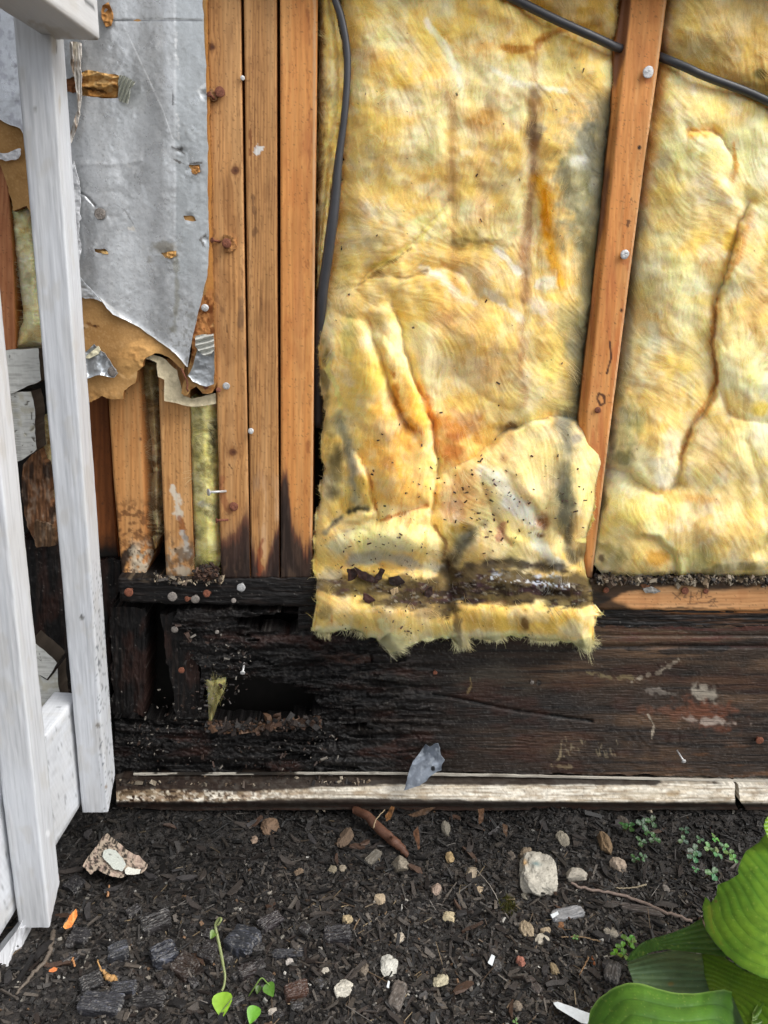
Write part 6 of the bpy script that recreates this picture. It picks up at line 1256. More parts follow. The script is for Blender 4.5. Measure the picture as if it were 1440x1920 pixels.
stones = [
 (1007, 1646, 34, 32, 10, (206, 200, 186), .9, "largest pale rock on the mulch, knobbly with a blue-green spot", 0), (730, 1815, 19, 17, 0, (226, 224, 214), .5, "flat bright white angular stone near the bottom middle", 5),
 (645, 1858, 17, 14, 25, (220, 214, 200), .6, "chunky white stone lower left of the bright flat one", 3), (748, 1763, 12, 9, -20, (206, 192, 172), .7, "small cream stone above the bright flat white one", 2),
 (824, 1841, 17, 10, -35, (204, 194, 166), .6, "cream elongated stone lying slantwise right of the flat white one", 2), (842, 1722, 11, 11, 0, (216, 200, 164), .7, "small pale yellow pointed stone in the middle of the bed", 4),
 (711, 1689, 11, 8, 0, (198, 178, 150), .7, "tan pebble right above the bed's centre", 3), (750, 1627, 17, 12, -50, (150, 140, 124), .7, "grey-brown oblong stone below the brown root", 2), (883, 1639, 10, 11, 20, (176, 160, 138), .7, "tan wedge stone left of the largest rock", 4),
 (897, 1668, 8, 8, 0, (202, 180, 150), .7, "small tan pebble just left of the largest rock, lower of two", 2), (507, 1555, 17, 13, -10, (124, 100, 80), .7, "brown rounded stone near the ledge at left", 2), (475, 1577, 7, 6, 0, (160, 138, 120), .7, "tiny pinkish pebble below the brown stone", 0),
 (648, 1573, 12, 17, 25, (112, 94, 78), .7, "brown upright stone left of the root", 2), (837, 1556, 9, 12, 0, (128, 122, 110), .7, "grey pebble in the shade of the ledge", 0), (843, 1610, 8, 8, 0, (184, 158, 116), .7, "golden pebble near the shaded middle", 0),
 (818, 1670, 10, 9, 0, (178, 156, 140), .7, "pinkish pebble in the middle of the fine mulch", 0), (650, 1728, 10, 7, 30, (196, 176, 140), .7, "worn yellowish pebble beside the charred wood", 3), (608, 1824, 9, 6, -25, (200, 192, 178), .7, "small white chip stone above the brown bark", 0),
 (683, 1822, 9, 11, 10, (134, 122, 108), .8, "two-toned grey pebble left of the flat white stone", 2), (513, 1898, 10, 6, -30, (206, 196, 184), .7, "white pebble at the bottom edge near the heart leaves", 2), (986, 1607, 15, 11, 20, (140, 124, 104), .7, "brown stone touching the largest rock from behind", 2),
 (1078, 1646, 21, 10, 0, (188, 180, 166), .8, "flat pale stone right of the largest rock", 3), (1135, 1588, 14, 17, 0, (142, 118, 90), .9, "upright tan stone near the clover", 3), (1157, 1625, 15, 9, 25, (178, 160, 142), .7, "striped shell-like stone below the upright tan one", 2),
 (1054, 1577, 12, 12, 0, (152, 144, 128), .8, "rough grey stone in the shade above the flat pale one", 2), (986, 1745, 12, 13, 0, (178, 160, 134), .7, "domed brown and white pebble below the moss", 0), (1022, 1748, 9, 8, 30, (196, 176, 148), .7, "tan pebble between two others right of the moss", 2),
 (1016, 1766, 12, 10, 30, (212, 202, 184), .6, "cream stone, lowest of the three right of the moss", 3), (1054, 1740, 9, 7, 10, (156, 112, 78), .6, "orange-brown flat pebble right of the moss", 0), (1146, 1751, 13, 8, 10, (190, 180, 164), .7, "lumpy white stone left of the hosta", 0),
 (976, 1806, 9, 8, 0, (174, 116, 98), .7, "dull pink pebble at the lower right", 0), (1111, 1805, 6, 8, 0, (178, 108, 66), .7, "orange brick-coloured pebble left of the hosta", 2), (1039, 1820, 8, 10, 0, (158, 140, 110), .8, "olive-tan pebble with a hollow, below the orange one", 0),
 (971, 1891, 10, 8, 0, (150, 136, 120), .7, "grey-tan pebble at the bottom edge right of centre", 2), (958, 1607, 8, 7, 0, (112, 102, 92), .7, "dark grey pebble left of the brown stone", 0), (543, 1806, 8, 6, 0, (206, 198, 190), .7, "small white crumbly pebble beside the charred pieces", 2),
 (985, 1622+60, 7, 6, 0, (150, 144, 130), .6, "tiny grey pebble under the largest rock", 0), (1248, 1668, 7, 6, 0, (140, 132, 124), .6, "small grey pebble above the long twig", 0), (1168, 1545, 10, 9, 0, (96, 88, 80), .7, "dark pebble in the shade beside the clover", 0),
 (560, 1640, 9, 8, 0, (136, 116, 96), .6, "brown speckled pebble in the fine soil", 0), (622, 1633, 9, 7, 0, (142, 132, 112), .6, "dull pebble of a pair below the upright brown stone", 0), (642, 1630, 7, 5, 0, (160, 148, 130), .6, "paler pebble of a pair below the upright brown stone", 0)]
def p_rock(col):
    def f(D, P, seed):
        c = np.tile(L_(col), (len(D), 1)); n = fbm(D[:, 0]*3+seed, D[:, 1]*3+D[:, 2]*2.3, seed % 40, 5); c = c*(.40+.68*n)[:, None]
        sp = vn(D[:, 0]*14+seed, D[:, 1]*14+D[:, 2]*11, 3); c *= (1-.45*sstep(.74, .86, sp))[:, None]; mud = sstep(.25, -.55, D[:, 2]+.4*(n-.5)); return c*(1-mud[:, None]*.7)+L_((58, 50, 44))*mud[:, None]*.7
    return f
for i, (px, py, rx, ry, rot, col, h, lab, fc) in enumerate(stones):
    if i == 0:
        def pf(D, P, seed):
            c = p_rock(col)(D, P, seed); m = np.exp(-((D[:, 0]+.1)/.22)**2-((D[:, 1]-.12)/.14)**2)*(D[:, 2] > 0); c = c*(1-.8*m[:, None])+L_((96, 130, 134))*.8*m[:, None]
            m = np.exp(-((D[:, 0]+.72)/.14)**2-((D[:, 1]-.2)/.14)**2)*(D[:, 2] > 0); return c*(1-.8*m[:, None])+L_((206, 160, 96))*.8*m[:, None]
        blob3("stone", px, py, rx, ry, rot, .5, pf, M_STONE, 11, 2.6, .24, 34, .2, label=lab, cat="stone", group="stones lying in the mulch bed")
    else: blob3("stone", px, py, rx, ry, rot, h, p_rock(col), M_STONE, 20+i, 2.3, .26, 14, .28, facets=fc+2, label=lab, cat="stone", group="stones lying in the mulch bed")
def p_char(base, hi=(120, 124, 138)):
    def f(D, P, seed):
        c = np.tile(L_(base), (len(D), 1)); r = ridged(P[:, 1]*5+seed, P[:, 0]*.9, seed % 40, 3); c = c*(.5+.8*r)[:, None]; m = .55*sstep(.62, .9, r)*(D[:, 2] > -.2); c = c*(1-m[:, None])+L_(hi)*m[:, None]
        k = .55*sstep(.75, .85, vn(D[:, 0]*13+seed, D[:, 1]*17, 5)); return c*(1-k[:, None])+L_((150, 146, 140))*k[:, None]
    return f
chars = [(190, 1889, 43, 17, 2, (64, 64, 70), "largest charcoal block, blue-grey and grooved, at the lower left"), (232, 1857, 25, 11, -6, (58, 58, 64), "charcoal block just above the largest one"), (455, 1772, 31, 21, 28, (66, 68, 76), "striped blue-black charcoal block right of the sprout"),
 (308, 1795, 26, 17, -32, (60, 62, 72), "slanting blue-black charcoal block left of the sprout"), (172, 1848, 22, 14, -30, (46, 43, 44), "dull black wedge of charcoal above the largest block"), (273, 1880, 40, 13, 0, (40, 36, 36), "black crumbled charcoal right of the largest block"),
 (346, 1820, 24, 18, 30, (66, 50, 42), "brownish block of rotted wood left of the sprout"), (292, 1735, 30, 17, -25, (46, 42, 42), "upper dull charcoal lump in the left of the bed"), (632, 1758, 28, 14, -4, (52, 48, 52), "black grooved charcoal block beside the worn yellowish pebble"),
 (508, 1733, 26, 12, -38, (64, 56, 58), "brown-black charcoal sliver right of the striped block"), (543, 1792, 36, 8, -2, (50, 52, 60), "low blue-grey charcoal strip right of the striped block"), (556, 1862, 24, 13, -14, (92, 58, 42), "red-brown block of rotted wood near the bottom"),
 (392, 1790, 18, 16, 20, (48, 42, 40), "small dark block behind the sprout stem"), (150, 1760, 20, 12, 10, (54, 52, 54), "dark charcoal crumb near the baluster foot"), (222, 1790, 20, 14, -20, (62, 64, 68), "grey-blue soil-covered charcoal lump"), (470, 1822, 26, 12, -30, (56, 46, 44), "dark split block under the striped one"),
 (140, 1655+10, 18, 12, 30, (44, 42, 44), "dark charcoal lump below the speckled board scrap"), (600, 1846, 12, 8, 40, (78, 72, 66), "greyish bark knob beside the red-brown block")]
for i, (px, py, rx, ry, rot, col, lab) in enumerate(chars):
    blob3("charred_wood", px, py, rx*.88, ry*.88, rot, .7, p_char(tuple(int(v*.78) for v in col), (112, 116, 132) if col[2] > 62 else (78, 75, 76)), M_CHAR, 70+i, 9, .07, 26, .34, ridge=.34, label=lab, cat="charred wood", group="blackened wood blocks on the soil", tilt=.08*((i % 3)-1))
rk = np.random.RandomState(9)
for i in range(26):
    px = rk.uniform(120, 620); py = rk.uniform(1690, 1910)
    blob3("charred_wood", px, py, rk.uniform(7, 14), rk.uniform(5, 9), rk.uniform(-60, 60), .7, p_char((46, 43, 43), (92, 90, 94)), M_CHAR, 200+i, 5, .12, 12, .2, ridge=.3, label=where("small black charcoal crumb", px, py), cat="charred wood", group="small charcoal crumbs on the soil")
# bark slabs
for (px, py, rx, ry, rot, col, lab) in ((1063, 1716, 32, 8, -14, (138, 138, 140), "silver-grey flat bark slab below the largest rock"), (1190, 1707, 50, 6, 14, (72, 64, 60), "long dark stick of bark under the twig"), (1148, 1826, 22, 10, -62, (80, 76, 74), "grey-black bark slab left of the hosta"),
                                   (745, 1870, 14, 22, 20, (96, 88, 82), "upright grey bark piece right of the chunky white stone"), (930, 1812, 9, 9, 0, (72, 70, 70), "dark bark lump beside the white paint flake"), (700, 1610, 20, 6, -50, (104, 98, 88), "grey bark strip below the root"), (1000, 1500+350, 18, 7, 60, (70, 62, 58), "dark bark strip near the pink pebble")):
    blob3("bark_slab", px, py, rx, ry, rot, .6, p_char(col, tuple(min(255, int(v*1.4)) for v in col)), M_CHIP, 300+int(px), 4.5, .12, 16, .2, ridge=.2, label=lab, cat="bark")
# speckled board scrap with two flakes of paint
def slab(name, pts, z, th, paint, mat, label, cat, tiltx=0., jag=3, seed=3, step=1.6, parent=None, wave=.0006):
    zf = lambda x, y: z+tiltx*(x-np.mean([p[0] for p in pts]))
    r = relief(name, pts, lambda x, y, e: Gz(x, y, zf(x, y)+wave*fbm(x/8, y/8, seed)), paint, mat, parent, step, th, jag=jag, seed=seed, pdist=True)
    if label: tag(r.o, label, cat)
    return r.o
def Gz(px, py, z):
    d = _F[None, :]+((px-CX)/FOC).reshape(-1, 1)*_R+((CY-py)/FOC).reshape(-1, 1)*_U
    return CAM[1]+d[:, 1]*(np.asarray(z)-CAM[2])/d[:, 2]
scr = slab("board_scrap", [(199, 1568), (236, 1600), (258, 1610), (275, 1628), (258, 1640), (244, 1640), (226, 1646), (205, 1642), (182, 1630), (170, 1640), (155, 1624), (180, 1590)], .008, .006,
     lambda x, y: Canvas(x, y, (176, 160, 142)).noise(3.2, 3.2, (40, 34, 30), .95, .44, .54, 4).noise(9, 9, (202, 176, 160), .6, .5, .7, 6), M_CHIP, "speckled chipboard scrap with white paint flakes near the railing", "board scrap")
slab("paint_flake", [(194, 1596), (204, 1592), (216, 1595), (230, 1610), (236, 1622), (228, 1634), (214, 1630), (200, 1616), (192, 1606)], .012, .001, lambda x, y: Canvas(x, y, (200, 204, 196)).line([(205, 1602), (222, 1608)], 1.5, (110, 110, 104), .8), M_STONE, "large oval white paint flake on the speckled scrap", "paint flake")
slab("paint_flake", [(234, 1632), (240, 1626), (252, 1630), (264, 1631), (262, 1638), (244, 1640), (235, 1638)], .012, .001, lambda x, y: Canvas(x, y, (222, 222, 212)), M_STONE, "small white paint flake at the edge of the speckled scrap", "paint flake")
for pts, lab in (([(1038, 1882), (1046, 1880), (1108, 1902), (1114, 1922), (1090, 1918), (1044, 1890)], "long white paint strip beside the lower hosta leaf"), ([(915, 1806), (922, 1791), (928, 1794), (923, 1811)], "narrow upright white paint chip left of the pink pebble"), ([(725, 1851), (728, 1840), (731, 1842), (729, 1853)], "tiny white paint sliver below the flat white stone"),
                 ([(1033, 1716), (1046, 1710), (1048, 1714), (1036, 1722)], "white paint chip on the silver bark slab")):
    slab("paint_chip", pts, .006, .0012, lambda x, y: Canvas(x, y, (226, 232, 236)).noise(9, 9, (206, 210, 214), .5, .5, .7, 3), M_WHITE, lab, "paint chip", jag=.8)
# twigs, roots, dry leaves
def stick(name, pts, r, rgb, label, cat, z0=.004, hs=None, mat=None):
    P = []; n = len(pts)
    for i, (a, b) in enumerate(pts): P.append(on_ground(a, b, (hs[i] if hs else z0)))
    P = spline(P, 30); rr = np.interp(np.linspace(0, 1, len(P)), np.linspace(0, 1, len(r)), r); P = P+.0006*np.random.RandomState(int(pts[0][0])).randn(*P.shape)*min(1, rr.mean()/.0015)
    return tag(tube_obj(name, P, rr, mat or M_CHIP, None, 8, rgb), label, cat)
stick("twig", [(1070, 1655), (1095, 1666), (1150, 1675), (1200, 1690), (1250, 1710), (1298, 1727)], [.0016, .0019, .0020, .0018], (134, 116, 106), "long bare twig lying from the flat pale stone to the hosta", "twig", .006)
stick("twig", [(1048, 1757), (1090, 1757), (1125, 1765)], [.0007, .0009], (136, 112, 84), "thin curved straw below the silver bark slab", "twig")
stick("twig", [(1083, 1834), (1095, 1812), (1104, 1795)], [.0007, .0008], (144, 112, 80), "thin reddish twig left of the orange pebble", "twig")
stick("twig", [(893, 1630), (918, 1660), (934, 1688)], [.0006, .0005], (150, 142, 132), "hair-thin pale root arching near the largest rock", "twig", hs=[.004, .014, .004])
stick("twig", [(1155, 1665), (1190, 1664), (1212, 1658)], [.0008, .0012], (140, 128, 106), "short straight straw above the long twig", "twig")
stick("twig", [(30, 1850+15), (60, 1830), (88, 1795), (96, 1770), (100, 1745)], [.0012, .0022, .0026, .003], (104, 94, 84), "knobbly grey root at the foot of the railing", "root")
stick("root", [(664, 1518), (690, 1530), (705, 1548), (732, 1572), (752, 1588), (764, 1606)], [.006, .0065, .0075, .0065, .003], (92, 60, 44), "thick red-brown root poking from under the ledge", "root", hs=[.016, .018, .016, .012, .010, .004])
stick("twig", [(700, 1552), (706, 1535), (722, 1518)], [.0007, .0006], (160, 140, 110), "fine curled rootlet on the red-brown root", "twig", hs=[.026, .03, .03])
stick("dry_leaf", [(182, 1800), (190, 1818), (200, 1830), (212, 1836), (222, 1842)], [.0006, .0010, .0030, .0042, .001], (182, 140, 88), "curled tan dry leaf above the charcoal blocks", "dry leaf", hs=[.012, .008, .006, .006, .004])
stick("twig", [(135, 1795), (140, 1812)], [.0013, .0008], (196, 140, 92), "short orange splinter near the railing foot", "splinter"); stick("twig", [(205, 1660), (202, 1680)], [.0006, .0016], (176, 130, 92), "tan splinter below the speckled scrap", "splinter")
slab("wood_splinter", [(118, 1738), (128, 1722), (140, 1708), (143, 1722), (134, 1738), (122, 1742)], .016, .004, lambda x, y: Canvas(x, y, (226, 134, 66)).noise(3, 8, (250, 196, 120), .6, .5, .65, 4), M_CHIP, "fresh orange wood splinter beside the baluster foot", "splinter", jag=3)
slab("wood_splinter", [(90, 1822), (100, 1816), (108, 1819), (100, 1823)], .006, .002, lambda x, y: Canvas(x, y, (220, 130, 74)), M_CHIP, "tiny orange splinter at the lower left", "splinter", jag=1)
for (pts, col, lab) in (([(765, 1528), (800, 1516), (818, 1514), (800, 1527), (775, 1532)], (74, 54, 38), "long brown dry leaf just under the ledge"), ([(896, 1518), (908, 1516), (906, 1540), (898, 1546)], (84, 58, 38), "small orange-brown dry leaf under the ledge"),
                        ([(722, 1530), (734, 1512), (740, 1514), (732, 1536), (724, 1540)], (112, 76, 42), "amber dry leaf beside the root"), ([(942, 1545), (952, 1548), (950, 1570), (944, 1560)], (78, 56, 38), "narrow brown dry leaf in the shade"), ([(775, 1560), (784, 1548), (788, 1590), (784, 1594)], (92, 62, 42), "upright orange sliver of bark right of the root")):
    slab("dry_leaf", pts, .008, .001, lambda x, y, col=col: Canvas(x, y, col).noise(5, 5, tuple(int(v*.6) for v in col), .7, .5, .65, 4), M_CHIP, lab, "dry leaf", jag=2, wave=.004)
# moss tuft
rs = np.random.RandomState(3); Vm = []; Fm = []; Cm = []; o_ = 0; pc_ = on_ground(951, 1700)
for k in range(420):
    a = rs.rand()*6.28; q = rs.rand()**.5; b = pc_+np.array([math.cos(a)*q*.011, math.sin(a)*q*.016, .002]); t = b+np.array([rs.randn()*.002, rs.randn()*.002, rs.uniform(.002, .006)]); w = np.array([math.cos(a*3), math.sin(a*3), 0])*.0006
    Vm += [b-w, b+w, t]; Fm.append([o_, o_+1, o_+2]); o_ += 3; Cm += [L_((96, 92, 40) if rs.rand() < .6 else (70, 74, 34))*rs.uniform(.7, 1.2)]*3
tag(link("moss_tuft", mesh_np("moss_tuft", np.array(Vm), [np.array(Fm)], [False], np.array(Cm)), M_LEAF), "small olive moss tuft below the largest rock", "moss", None, "stuff")

# ================================================================== PLANTS
def leaf_relief(name, poly, mA, mB, zf, col, vein, parent, nv=9, amp=.0012, seed=1, glow=(176, 206, 60), edge=None, extra=None, step=2.):
    sA = spline(mA, 30); sB = spline(mB, 30) if len(mB) > 2 else mB
    def vv(x, y):
        a = dseg(x, y, sA); b = dseg(x, y, sB); return a/(a+b+1e-6)
    def pf(x, y):
        v = vv(x, y); c = Canvas(x, y, col); c.noise(60, 60, glow, .5, .45, .7, seed); c.mix(.6*np.exp(-(np.sin(np.pi*nv*v)/.13)**2), vein); c.mix(.3*sstep(.3, 1, np.abs(np.sin(np.pi*nv*v))), glow); c.mix(.35*np.exp(-(np.sin(np.pi*nv*5*v)/.35)**2)*.5, vein); c.noise(26, 26, tuple(int(q*.75) for q in col), .35, .5, .75, seed+2); c.blob(x.mean(), y.mean()+20, 7, 5, (150, 120, 60), .6)
        c.mix(.2*sstep(.86, .92, vn(x/3, y/3, seed+8)), (196, 206, 110)); e = dseg(x, y, poly, True); c.mix(.6*(1-sstep(0, 3, e)), edge or vein)
        if extra: extra(c)
        return c
    def Yf(x, y, e):
        v = vv(x, y); z = zf(x, y)+amp*np.abs(np.sin(np.pi*nv*v))**.7-.004*(1-sstep(0, 14, e))*0+.0005*(fbm(x/14, y/14, seed)-.5); return Gz(x, y, z)
    return relief(name, poly, Yf, pf, M_LEAF, parent, step, .0007, jag=1.2, seed=seed, pdist=True).o
hosta = empty("hosta_plant", on_ground(1560, 1860), "broad ribbed green hosta leaves reaching in at the lower right corner", "plant")
A = [(1440, 1560), (1424, 1580), (1398, 1598), (1390, 1614), (1384, 1632), (1386, 1640), (1366, 1652), (1346, 1660), (1344, 1680), (1334, 1694), (1328, 1686), (1323, 1682), (1318, 1700), (1320, 1722), (1324, 1745), (1340, 1768), (1362, 1792), (1392, 1816), (1425, 1832), (1500, 1850), (1580, 1800), (1600, 1700), (1560, 1580)]
leaf_relief("leaf", A, [(1316, 1690), (1322, 1735), (1352, 1785), (1400, 1820), (1500, 1852), (1560, 1862)], [(1392, 1560), (1420, 1600), (1480, 1660), (1600, 1720)], lambda x, y: .150-.00022*(x-1440)*-1*.0-.0000018*(np.maximum(0, 1440-x))**2*1.2+.00010*(y-1700), (88, 134, 42), (70, 112, 34), hosta, 9, .0008, 5, (128, 168, 52),
            extra=lambda c: c.blob(1342, 1690, 5, 4, (120, 96, 60), .8).line([(1330, 1700), (1336, 1740), (1352, 1770)], 3, (150, 150, 60), .4))
B = [(1174, 1803), (1184, 1786), (1205, 1768), (1232, 1758), (1262, 1750), (1290, 1738), (1316, 1722), (1326, 1750), (1345, 1775), (1365, 1796), (1342, 1792), (1300, 1786), (1250, 1780), (1225, 1784), (1195, 1798)]
leaf_relief("leaf", B, [(1174, 1803), (1232, 1758), (1318, 1720)], [(1174, 1805), (1240, 1784), (1365, 1798)], lambda x, y: .070+.0003*(x-1200), (64, 100, 42), (44, 76, 32), hosta, 6, .0014, 6, (70, 104, 44))
Cc = [(1176, 1806), (1192, 1796), (1235, 1788), (1262, 1782), (1300, 1788), (1318, 1790), (1322, 1830), (1334, 1862), (1290, 1866), (1240, 1860), (1190, 1852), (1182, 1826)]
leaf_relief("leaf", Cc, [(1176, 1806), (1250, 1784), (1320, 1790)], [(1184, 1850), (1260, 1864), (1334, 1862)], lambda x, y: .055+.0001*(x-1200), (104, 132, 92), (74, 100, 66), hosta, 6, .0012, 7, (112, 134, 98))
E = [(1316, 1788), (1350, 1790), (1400, 1822), (1440, 1834), (1560, 1850), (1560, 1990), (1420, 1985), (1400, 1930), (1372, 1866), (1332, 1862), (1322, 1830)]
leaf_relief("leaf", E, [(1316, 1788), (1400, 1822), (1560, 1850)], [(1332, 1862), (1380, 1900), (1420, 1985)], lambda x, y: .080+.0002*(x-1320), (100, 138, 40), (66, 98, 28), hosta, 8, .0012, 8, (120, 150, 44))
E2 = [(1412, 1900), (1430, 1868), (1460, 1850), (1580, 1860), (1580, 2000), (1420, 1990), (1406, 1950)]
leaf_relief("leaf", E2, [(1412, 1900), (1460, 1850), (1580, 1860)], [(1420, 1990), (1500, 1995)], lambda x, y: .100, (78, 112, 40), (140, 160, 90), hosta, 7, .003, 9, (110, 146, 60))
Dd = [(1102, 1922), (1108, 1894), (1124, 1872), (1150, 1854), (1178, 1844), (1200, 1845), (1225, 1852), (1262, 1862), (1300, 1864), (1330, 1860), (1358, 1856), (1374, 1860), (1394, 1880), (1408, 1905), (1416, 1940), (1420, 2020), (1100, 2020), (1095, 1960)]
leaf_relief("leaf", Dd, [(1102, 1922), (1140, 1860), (1190, 1844), (1270, 1862), (1350, 1856), (1400, 1890), (1418, 1960)], [(1110, 2080), (1400, 2080)], lambda x, y: .112-.0000030*np.maximum(0, 1210-x)**2-.0000040*np.maximum(0, x-1300)**2, (78, 122, 44), (60, 98, 36), hosta, 8, .0008, 10, (100, 148, 50), edge=(150, 186, 96))
leaf_relief("leaf", [(1436, 1536), (1444, 1528), (1500, 1520), (1500, 1580), (1440, 1572), (1432, 1550)], [(1436, 1536), (1500, 1520)], [(1440, 1572), (1500, 1580)], lambda x, y: .16+0*x, (126, 178, 44), (80, 124, 30), hosta, 5, .002, 12)
for pts in ([(1500, 1700), (1530, 1790), (1560, 1860)],):
    P = np.array([G([a], [b], z)[0] for (a, b), z in zip(pts, (.13, .08, .0))]); tube_obj("stalk", spline(P, 16), .0035, M_LEAF, hosta, 8, (110, 144, 60))

def leaflet(V, F, C, base, dirv, L, Wd, rgb, notch=.18, up=np.array([0, 0, 1.]), cup=.2, n=9):
    """heart shaped leaflet, base at the stalk"""
    side = np.cross(up, dirv); side /= np.linalg.norm(side); o = len(V)
    rim = []
    for k in range(n*2+1):
        a = -math.pi+math.pi*2*k/(n*2); r = 1-.9*notch*math.exp(-(a/.45)**2); rr = r
        x = .5+.5*math.cos(a)*rr; y = .5*math.sin(a)*(.62+.38*(x)); rim.append((x, y))
    mid = [(t, 0) for t in (.25, .5, .72)]
    V.append(base+dirv*L*.5-up*cup*L*.12); C.append(L_(rgb)*1.15)
    for (x, y) in rim: V.append(base+dirv*L*x+side*Wd*2*y*.55+up*(cup*L*(abs(y)*1.2-.1)+.08*L*math.sin(6*y+9*x))); C.append(L_(rgb)*(.85+.3*((x*7) % 1)))
    m = len(rim)
    for k in range(m-1): F.append([o, o+1+k, o+2+k])
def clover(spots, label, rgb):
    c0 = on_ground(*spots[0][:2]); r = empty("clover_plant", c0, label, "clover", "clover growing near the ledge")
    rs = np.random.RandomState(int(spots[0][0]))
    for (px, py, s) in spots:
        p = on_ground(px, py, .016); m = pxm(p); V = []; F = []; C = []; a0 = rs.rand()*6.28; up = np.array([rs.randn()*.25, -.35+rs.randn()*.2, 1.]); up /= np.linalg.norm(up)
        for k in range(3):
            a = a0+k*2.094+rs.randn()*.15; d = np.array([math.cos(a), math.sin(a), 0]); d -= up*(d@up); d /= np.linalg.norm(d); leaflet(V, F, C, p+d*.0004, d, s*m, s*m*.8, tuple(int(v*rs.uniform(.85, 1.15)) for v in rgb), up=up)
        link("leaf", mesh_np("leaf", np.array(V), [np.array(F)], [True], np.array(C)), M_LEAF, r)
        g = on_ground(px, py); g = np.array([p[0]+rs.randn()*.006, p[1]+.008, g[2]]); tube_obj("stalk", spline([g, (g+p)/2+np.array([.002, 0, .002]), p], 8), .0005, M_LEAF, r, 5, (110, 96, 60))
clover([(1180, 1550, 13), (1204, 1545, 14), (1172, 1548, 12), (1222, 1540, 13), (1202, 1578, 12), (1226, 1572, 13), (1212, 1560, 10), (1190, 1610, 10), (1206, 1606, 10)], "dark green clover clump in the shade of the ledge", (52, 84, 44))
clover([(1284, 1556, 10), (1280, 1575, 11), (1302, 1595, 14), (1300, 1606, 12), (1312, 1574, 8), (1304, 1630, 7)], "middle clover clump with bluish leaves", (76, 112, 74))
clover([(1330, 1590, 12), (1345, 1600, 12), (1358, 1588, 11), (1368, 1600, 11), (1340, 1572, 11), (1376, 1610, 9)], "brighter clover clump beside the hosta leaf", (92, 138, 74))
clover([(1336, 1637, 15)], "single large clover leaf left of the hosta", (84, 122, 84))
clover([(1166, 1776, 12), (1156, 1788, 12), (1178, 1762, 14), (1184, 1766, 13), (1170, 1790, 10)], "small bright green seedling under the hosta tip", (96, 140, 46))
clover([(1078, 1758, 6), (1080, 1756, 5), (967, 1916, 7)], "tiny green sprouts in the mulch", (86, 120, 60))
# sprouts
def heart_leaf(px, py, s, rot, rgb, parent, up_z=.012, name="leaf"):
    p = on_ground(px, py, up_z); m = pxm(p); V = []; F = []; C = []; a = math.radians(rot); up = np.array([0, -.45, 1.]); up /= np.linalg.norm(up); d = np.array([math.cos(a), -math.sin(a)*1.0, 0]); d -= up*(d@up); d /= np.linalg.norm(d)
    side = np.cross(up, d); n = 18; V.append(p+d*s*m*.45-up*.0006); C.append(L_(rgb))
    for k in range(n):
        t = 2*math.pi*k/n; x = .5-.5*math.cos(t); y = .46*math.sin(t)*(1.25-.95*x)*1.1
        V.append(p+d*s*m*x+side*s*m*y+up*(abs(y)*.004)); C.append(L_(rgb)*(.9 if k % 2 else 1.1))
    for k in range(n): F.append([0, 1+k, 1+(k+1) % n])
    return link(name, mesh_np(name, np.array(V), [np.array(F)], [True], np.array(C)), M_LEAF, parent), p
sp = empty("weed_sprout", on_ground(410, 1860), "leggy pale green sprout with one heart leaf at its tip", "sprout")
pts = [(408, 1735, .055), (415, 1724, .060), (411, 1722, .058), (404, 1734, .052), (407, 1752, .046), (414, 1785, .036), (419, 1812, .026), (422, 1830, .020), (420, 1848, .014), (416, 1858, .012)]
tube_obj("stem", spline([on_ground(a, b, z) for a, b, z in pts], 50), [.0012]*10+[.0016]*10+[.0017]*10+[.0013]*(len(spline([on_ground(a, b, z) for a, b, z in pts], 50))-30), M_LEAF, sp, 8, (150, 160, 104))
heart_leaf(417, 1860, 42, 84, (150, 196, 54), sp, .012)
heart_leaf(404, 1745, 16, 115, (110, 140, 60), sp, .048)
sp2 = empty("weed_sprout", on_ground(480, 1870), "low sprout with a bright round leaf at the bottom edge", "sprout")
tube_obj("stem", spline([on_ground(a, b, z) for a, b, z in ((466, 1868, .006), (478, 1850, .02), (490, 1834, .026), (500, 1842, .022), (508, 1850, .018))], 24), .0007, M_LEAF, sp2, 6, (120, 150, 70))
heart_leaf(500, 1844, 26, 60, (84, 130, 34), sp2, .020); heart_leaf(480, 1886, 30, 105, (116, 180, 56), sp2, .012); heart_leaf(486, 1848, 14, 100, (80, 110, 40), sp2, .012)

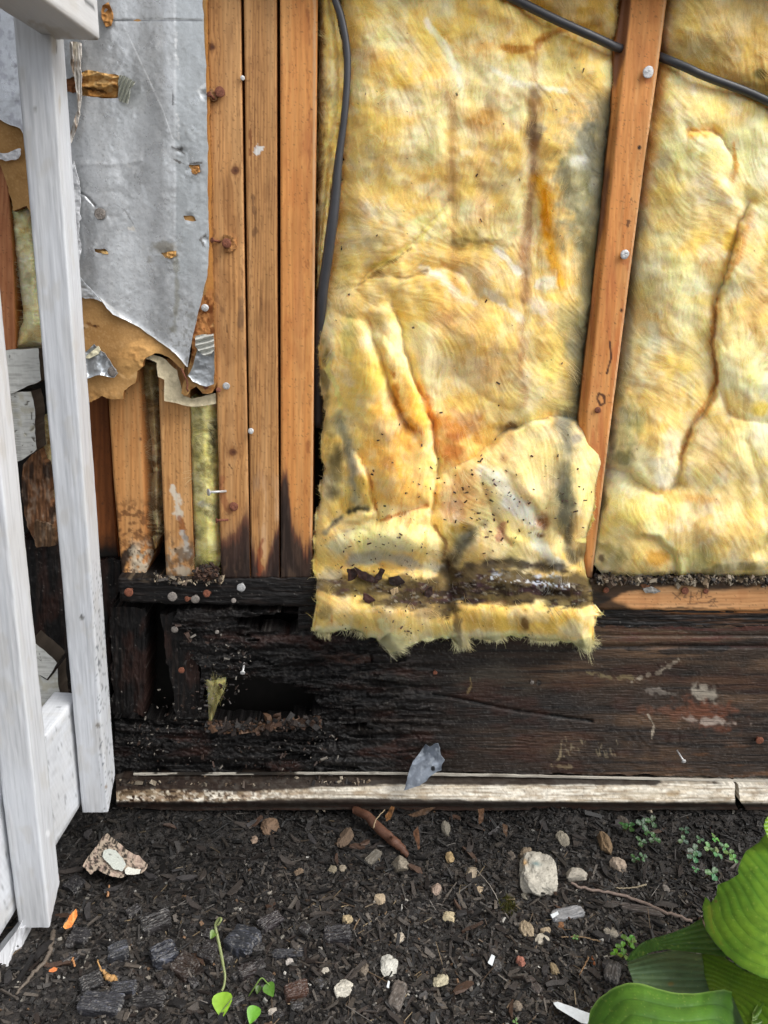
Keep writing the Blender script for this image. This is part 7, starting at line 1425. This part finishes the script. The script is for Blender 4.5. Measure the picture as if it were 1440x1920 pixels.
# dirt and crumbs lodged on the plates
def lodged(name, pts, n, seed, pal, label, size=(.0012, .0035), spread=3.5, parent=None):
    rs = np.random.RandomState(seed); t = rs.rand(n); P = np.asarray(pts, float); u = np.linspace(0, 1, len(P))
    px = np.interp(t, u, P[:, 0]); py = np.interp(t, u, P[:, 1])+rs.randn(n)*spread; C = W(px, py, -.004-.004*rs.rand(n)+.006*sstep(0, -spread, py-np.interp(t, u, P[:, 1])))
    l = rs.uniform(*size, n)*np.exp(rs.randn(n)*.4); ax = rs.randn(n, 3); ax /= np.linalg.norm(ax, axis=1)[:, None]; bx = np.cross(ax, rs.randn(n, 3)); bx /= np.linalg.norm(bx, axis=1)[:, None]; cz = np.cross(ax, bx)
    V, F = boxes(C, ax*l[:, None], bx*l[:, None]*.45, cz*l[:, None]*.3, rs); pc = np.array([L_(c) for c in pal]); ci = pc[rs.randint(0, len(pal), n)]*rs.uniform(.6, 1.3, n)[:, None]
    o = link(name, mesh_np(name, V, [F], [False], np.repeat(ci, 8, 0)), M_CHIP, parent); tag(o, label, None, None, 'stuff')
DK = [(50, 42, 36), (34, 29, 27), (78, 64, 52), (112, 96, 78), (150, 138, 120)]
lodged("rot_crumbs", [(1118, 1087), (1200, 1088), (1300, 1086), (1440, 1090), (1560, 1090)], 900, 3, DK, "dark crumbs and lint along the top edge of the orange plate")
lodged("rot_crumbs", [(366, 1075), (408, 1074)], 160, 4, [(60, 42, 34), (84, 60, 46), (40, 32, 28)], "rust-brown debris piled at the foot of the thin batt", spread=7, size=(.0015, .004))
lodged("rot_crumbs", [(290, 1082), (345, 1090), (420, 1086)], 120, 5, DK+[(170, 154, 130)], "pale rot crumbs on the left end of the black plate", spread=4)
lodged("rot_crumbs", [(225, 1516), (600, 1514), (1000, 1515), (1440, 1520)], 500, 6, DK, "wet crumbs clinging under the ledge", spread=3)
lodged("rot_crumbs", [(225, 1465), (450, 1470), (700, 1466)], 360, 7, DK, "black crumbs fallen on the left end of the ledge", spread=4)
lodged("rot_crumbs", [(388, 1360), (480, 1362), (600, 1352)], 420, 8, [(44, 36, 32), (30, 26, 24), (70, 50, 38), (96, 70, 50)], "crumbled rot lying on the lower lip of the hole in the beam", spread=5, size=(.0015, .005))
lodged("rot_crumbs", [(330, 1190), (470, 1230), (380, 1320), (240, 1400), (520, 1420), (640, 1380)], 500, 9, [(38, 33, 31), (26, 23, 22), (60, 44, 36), (110, 104, 96)], "loose dark crumbs stuck to the rotten left part of the beam", spread=26, size=(.0007, .0022))
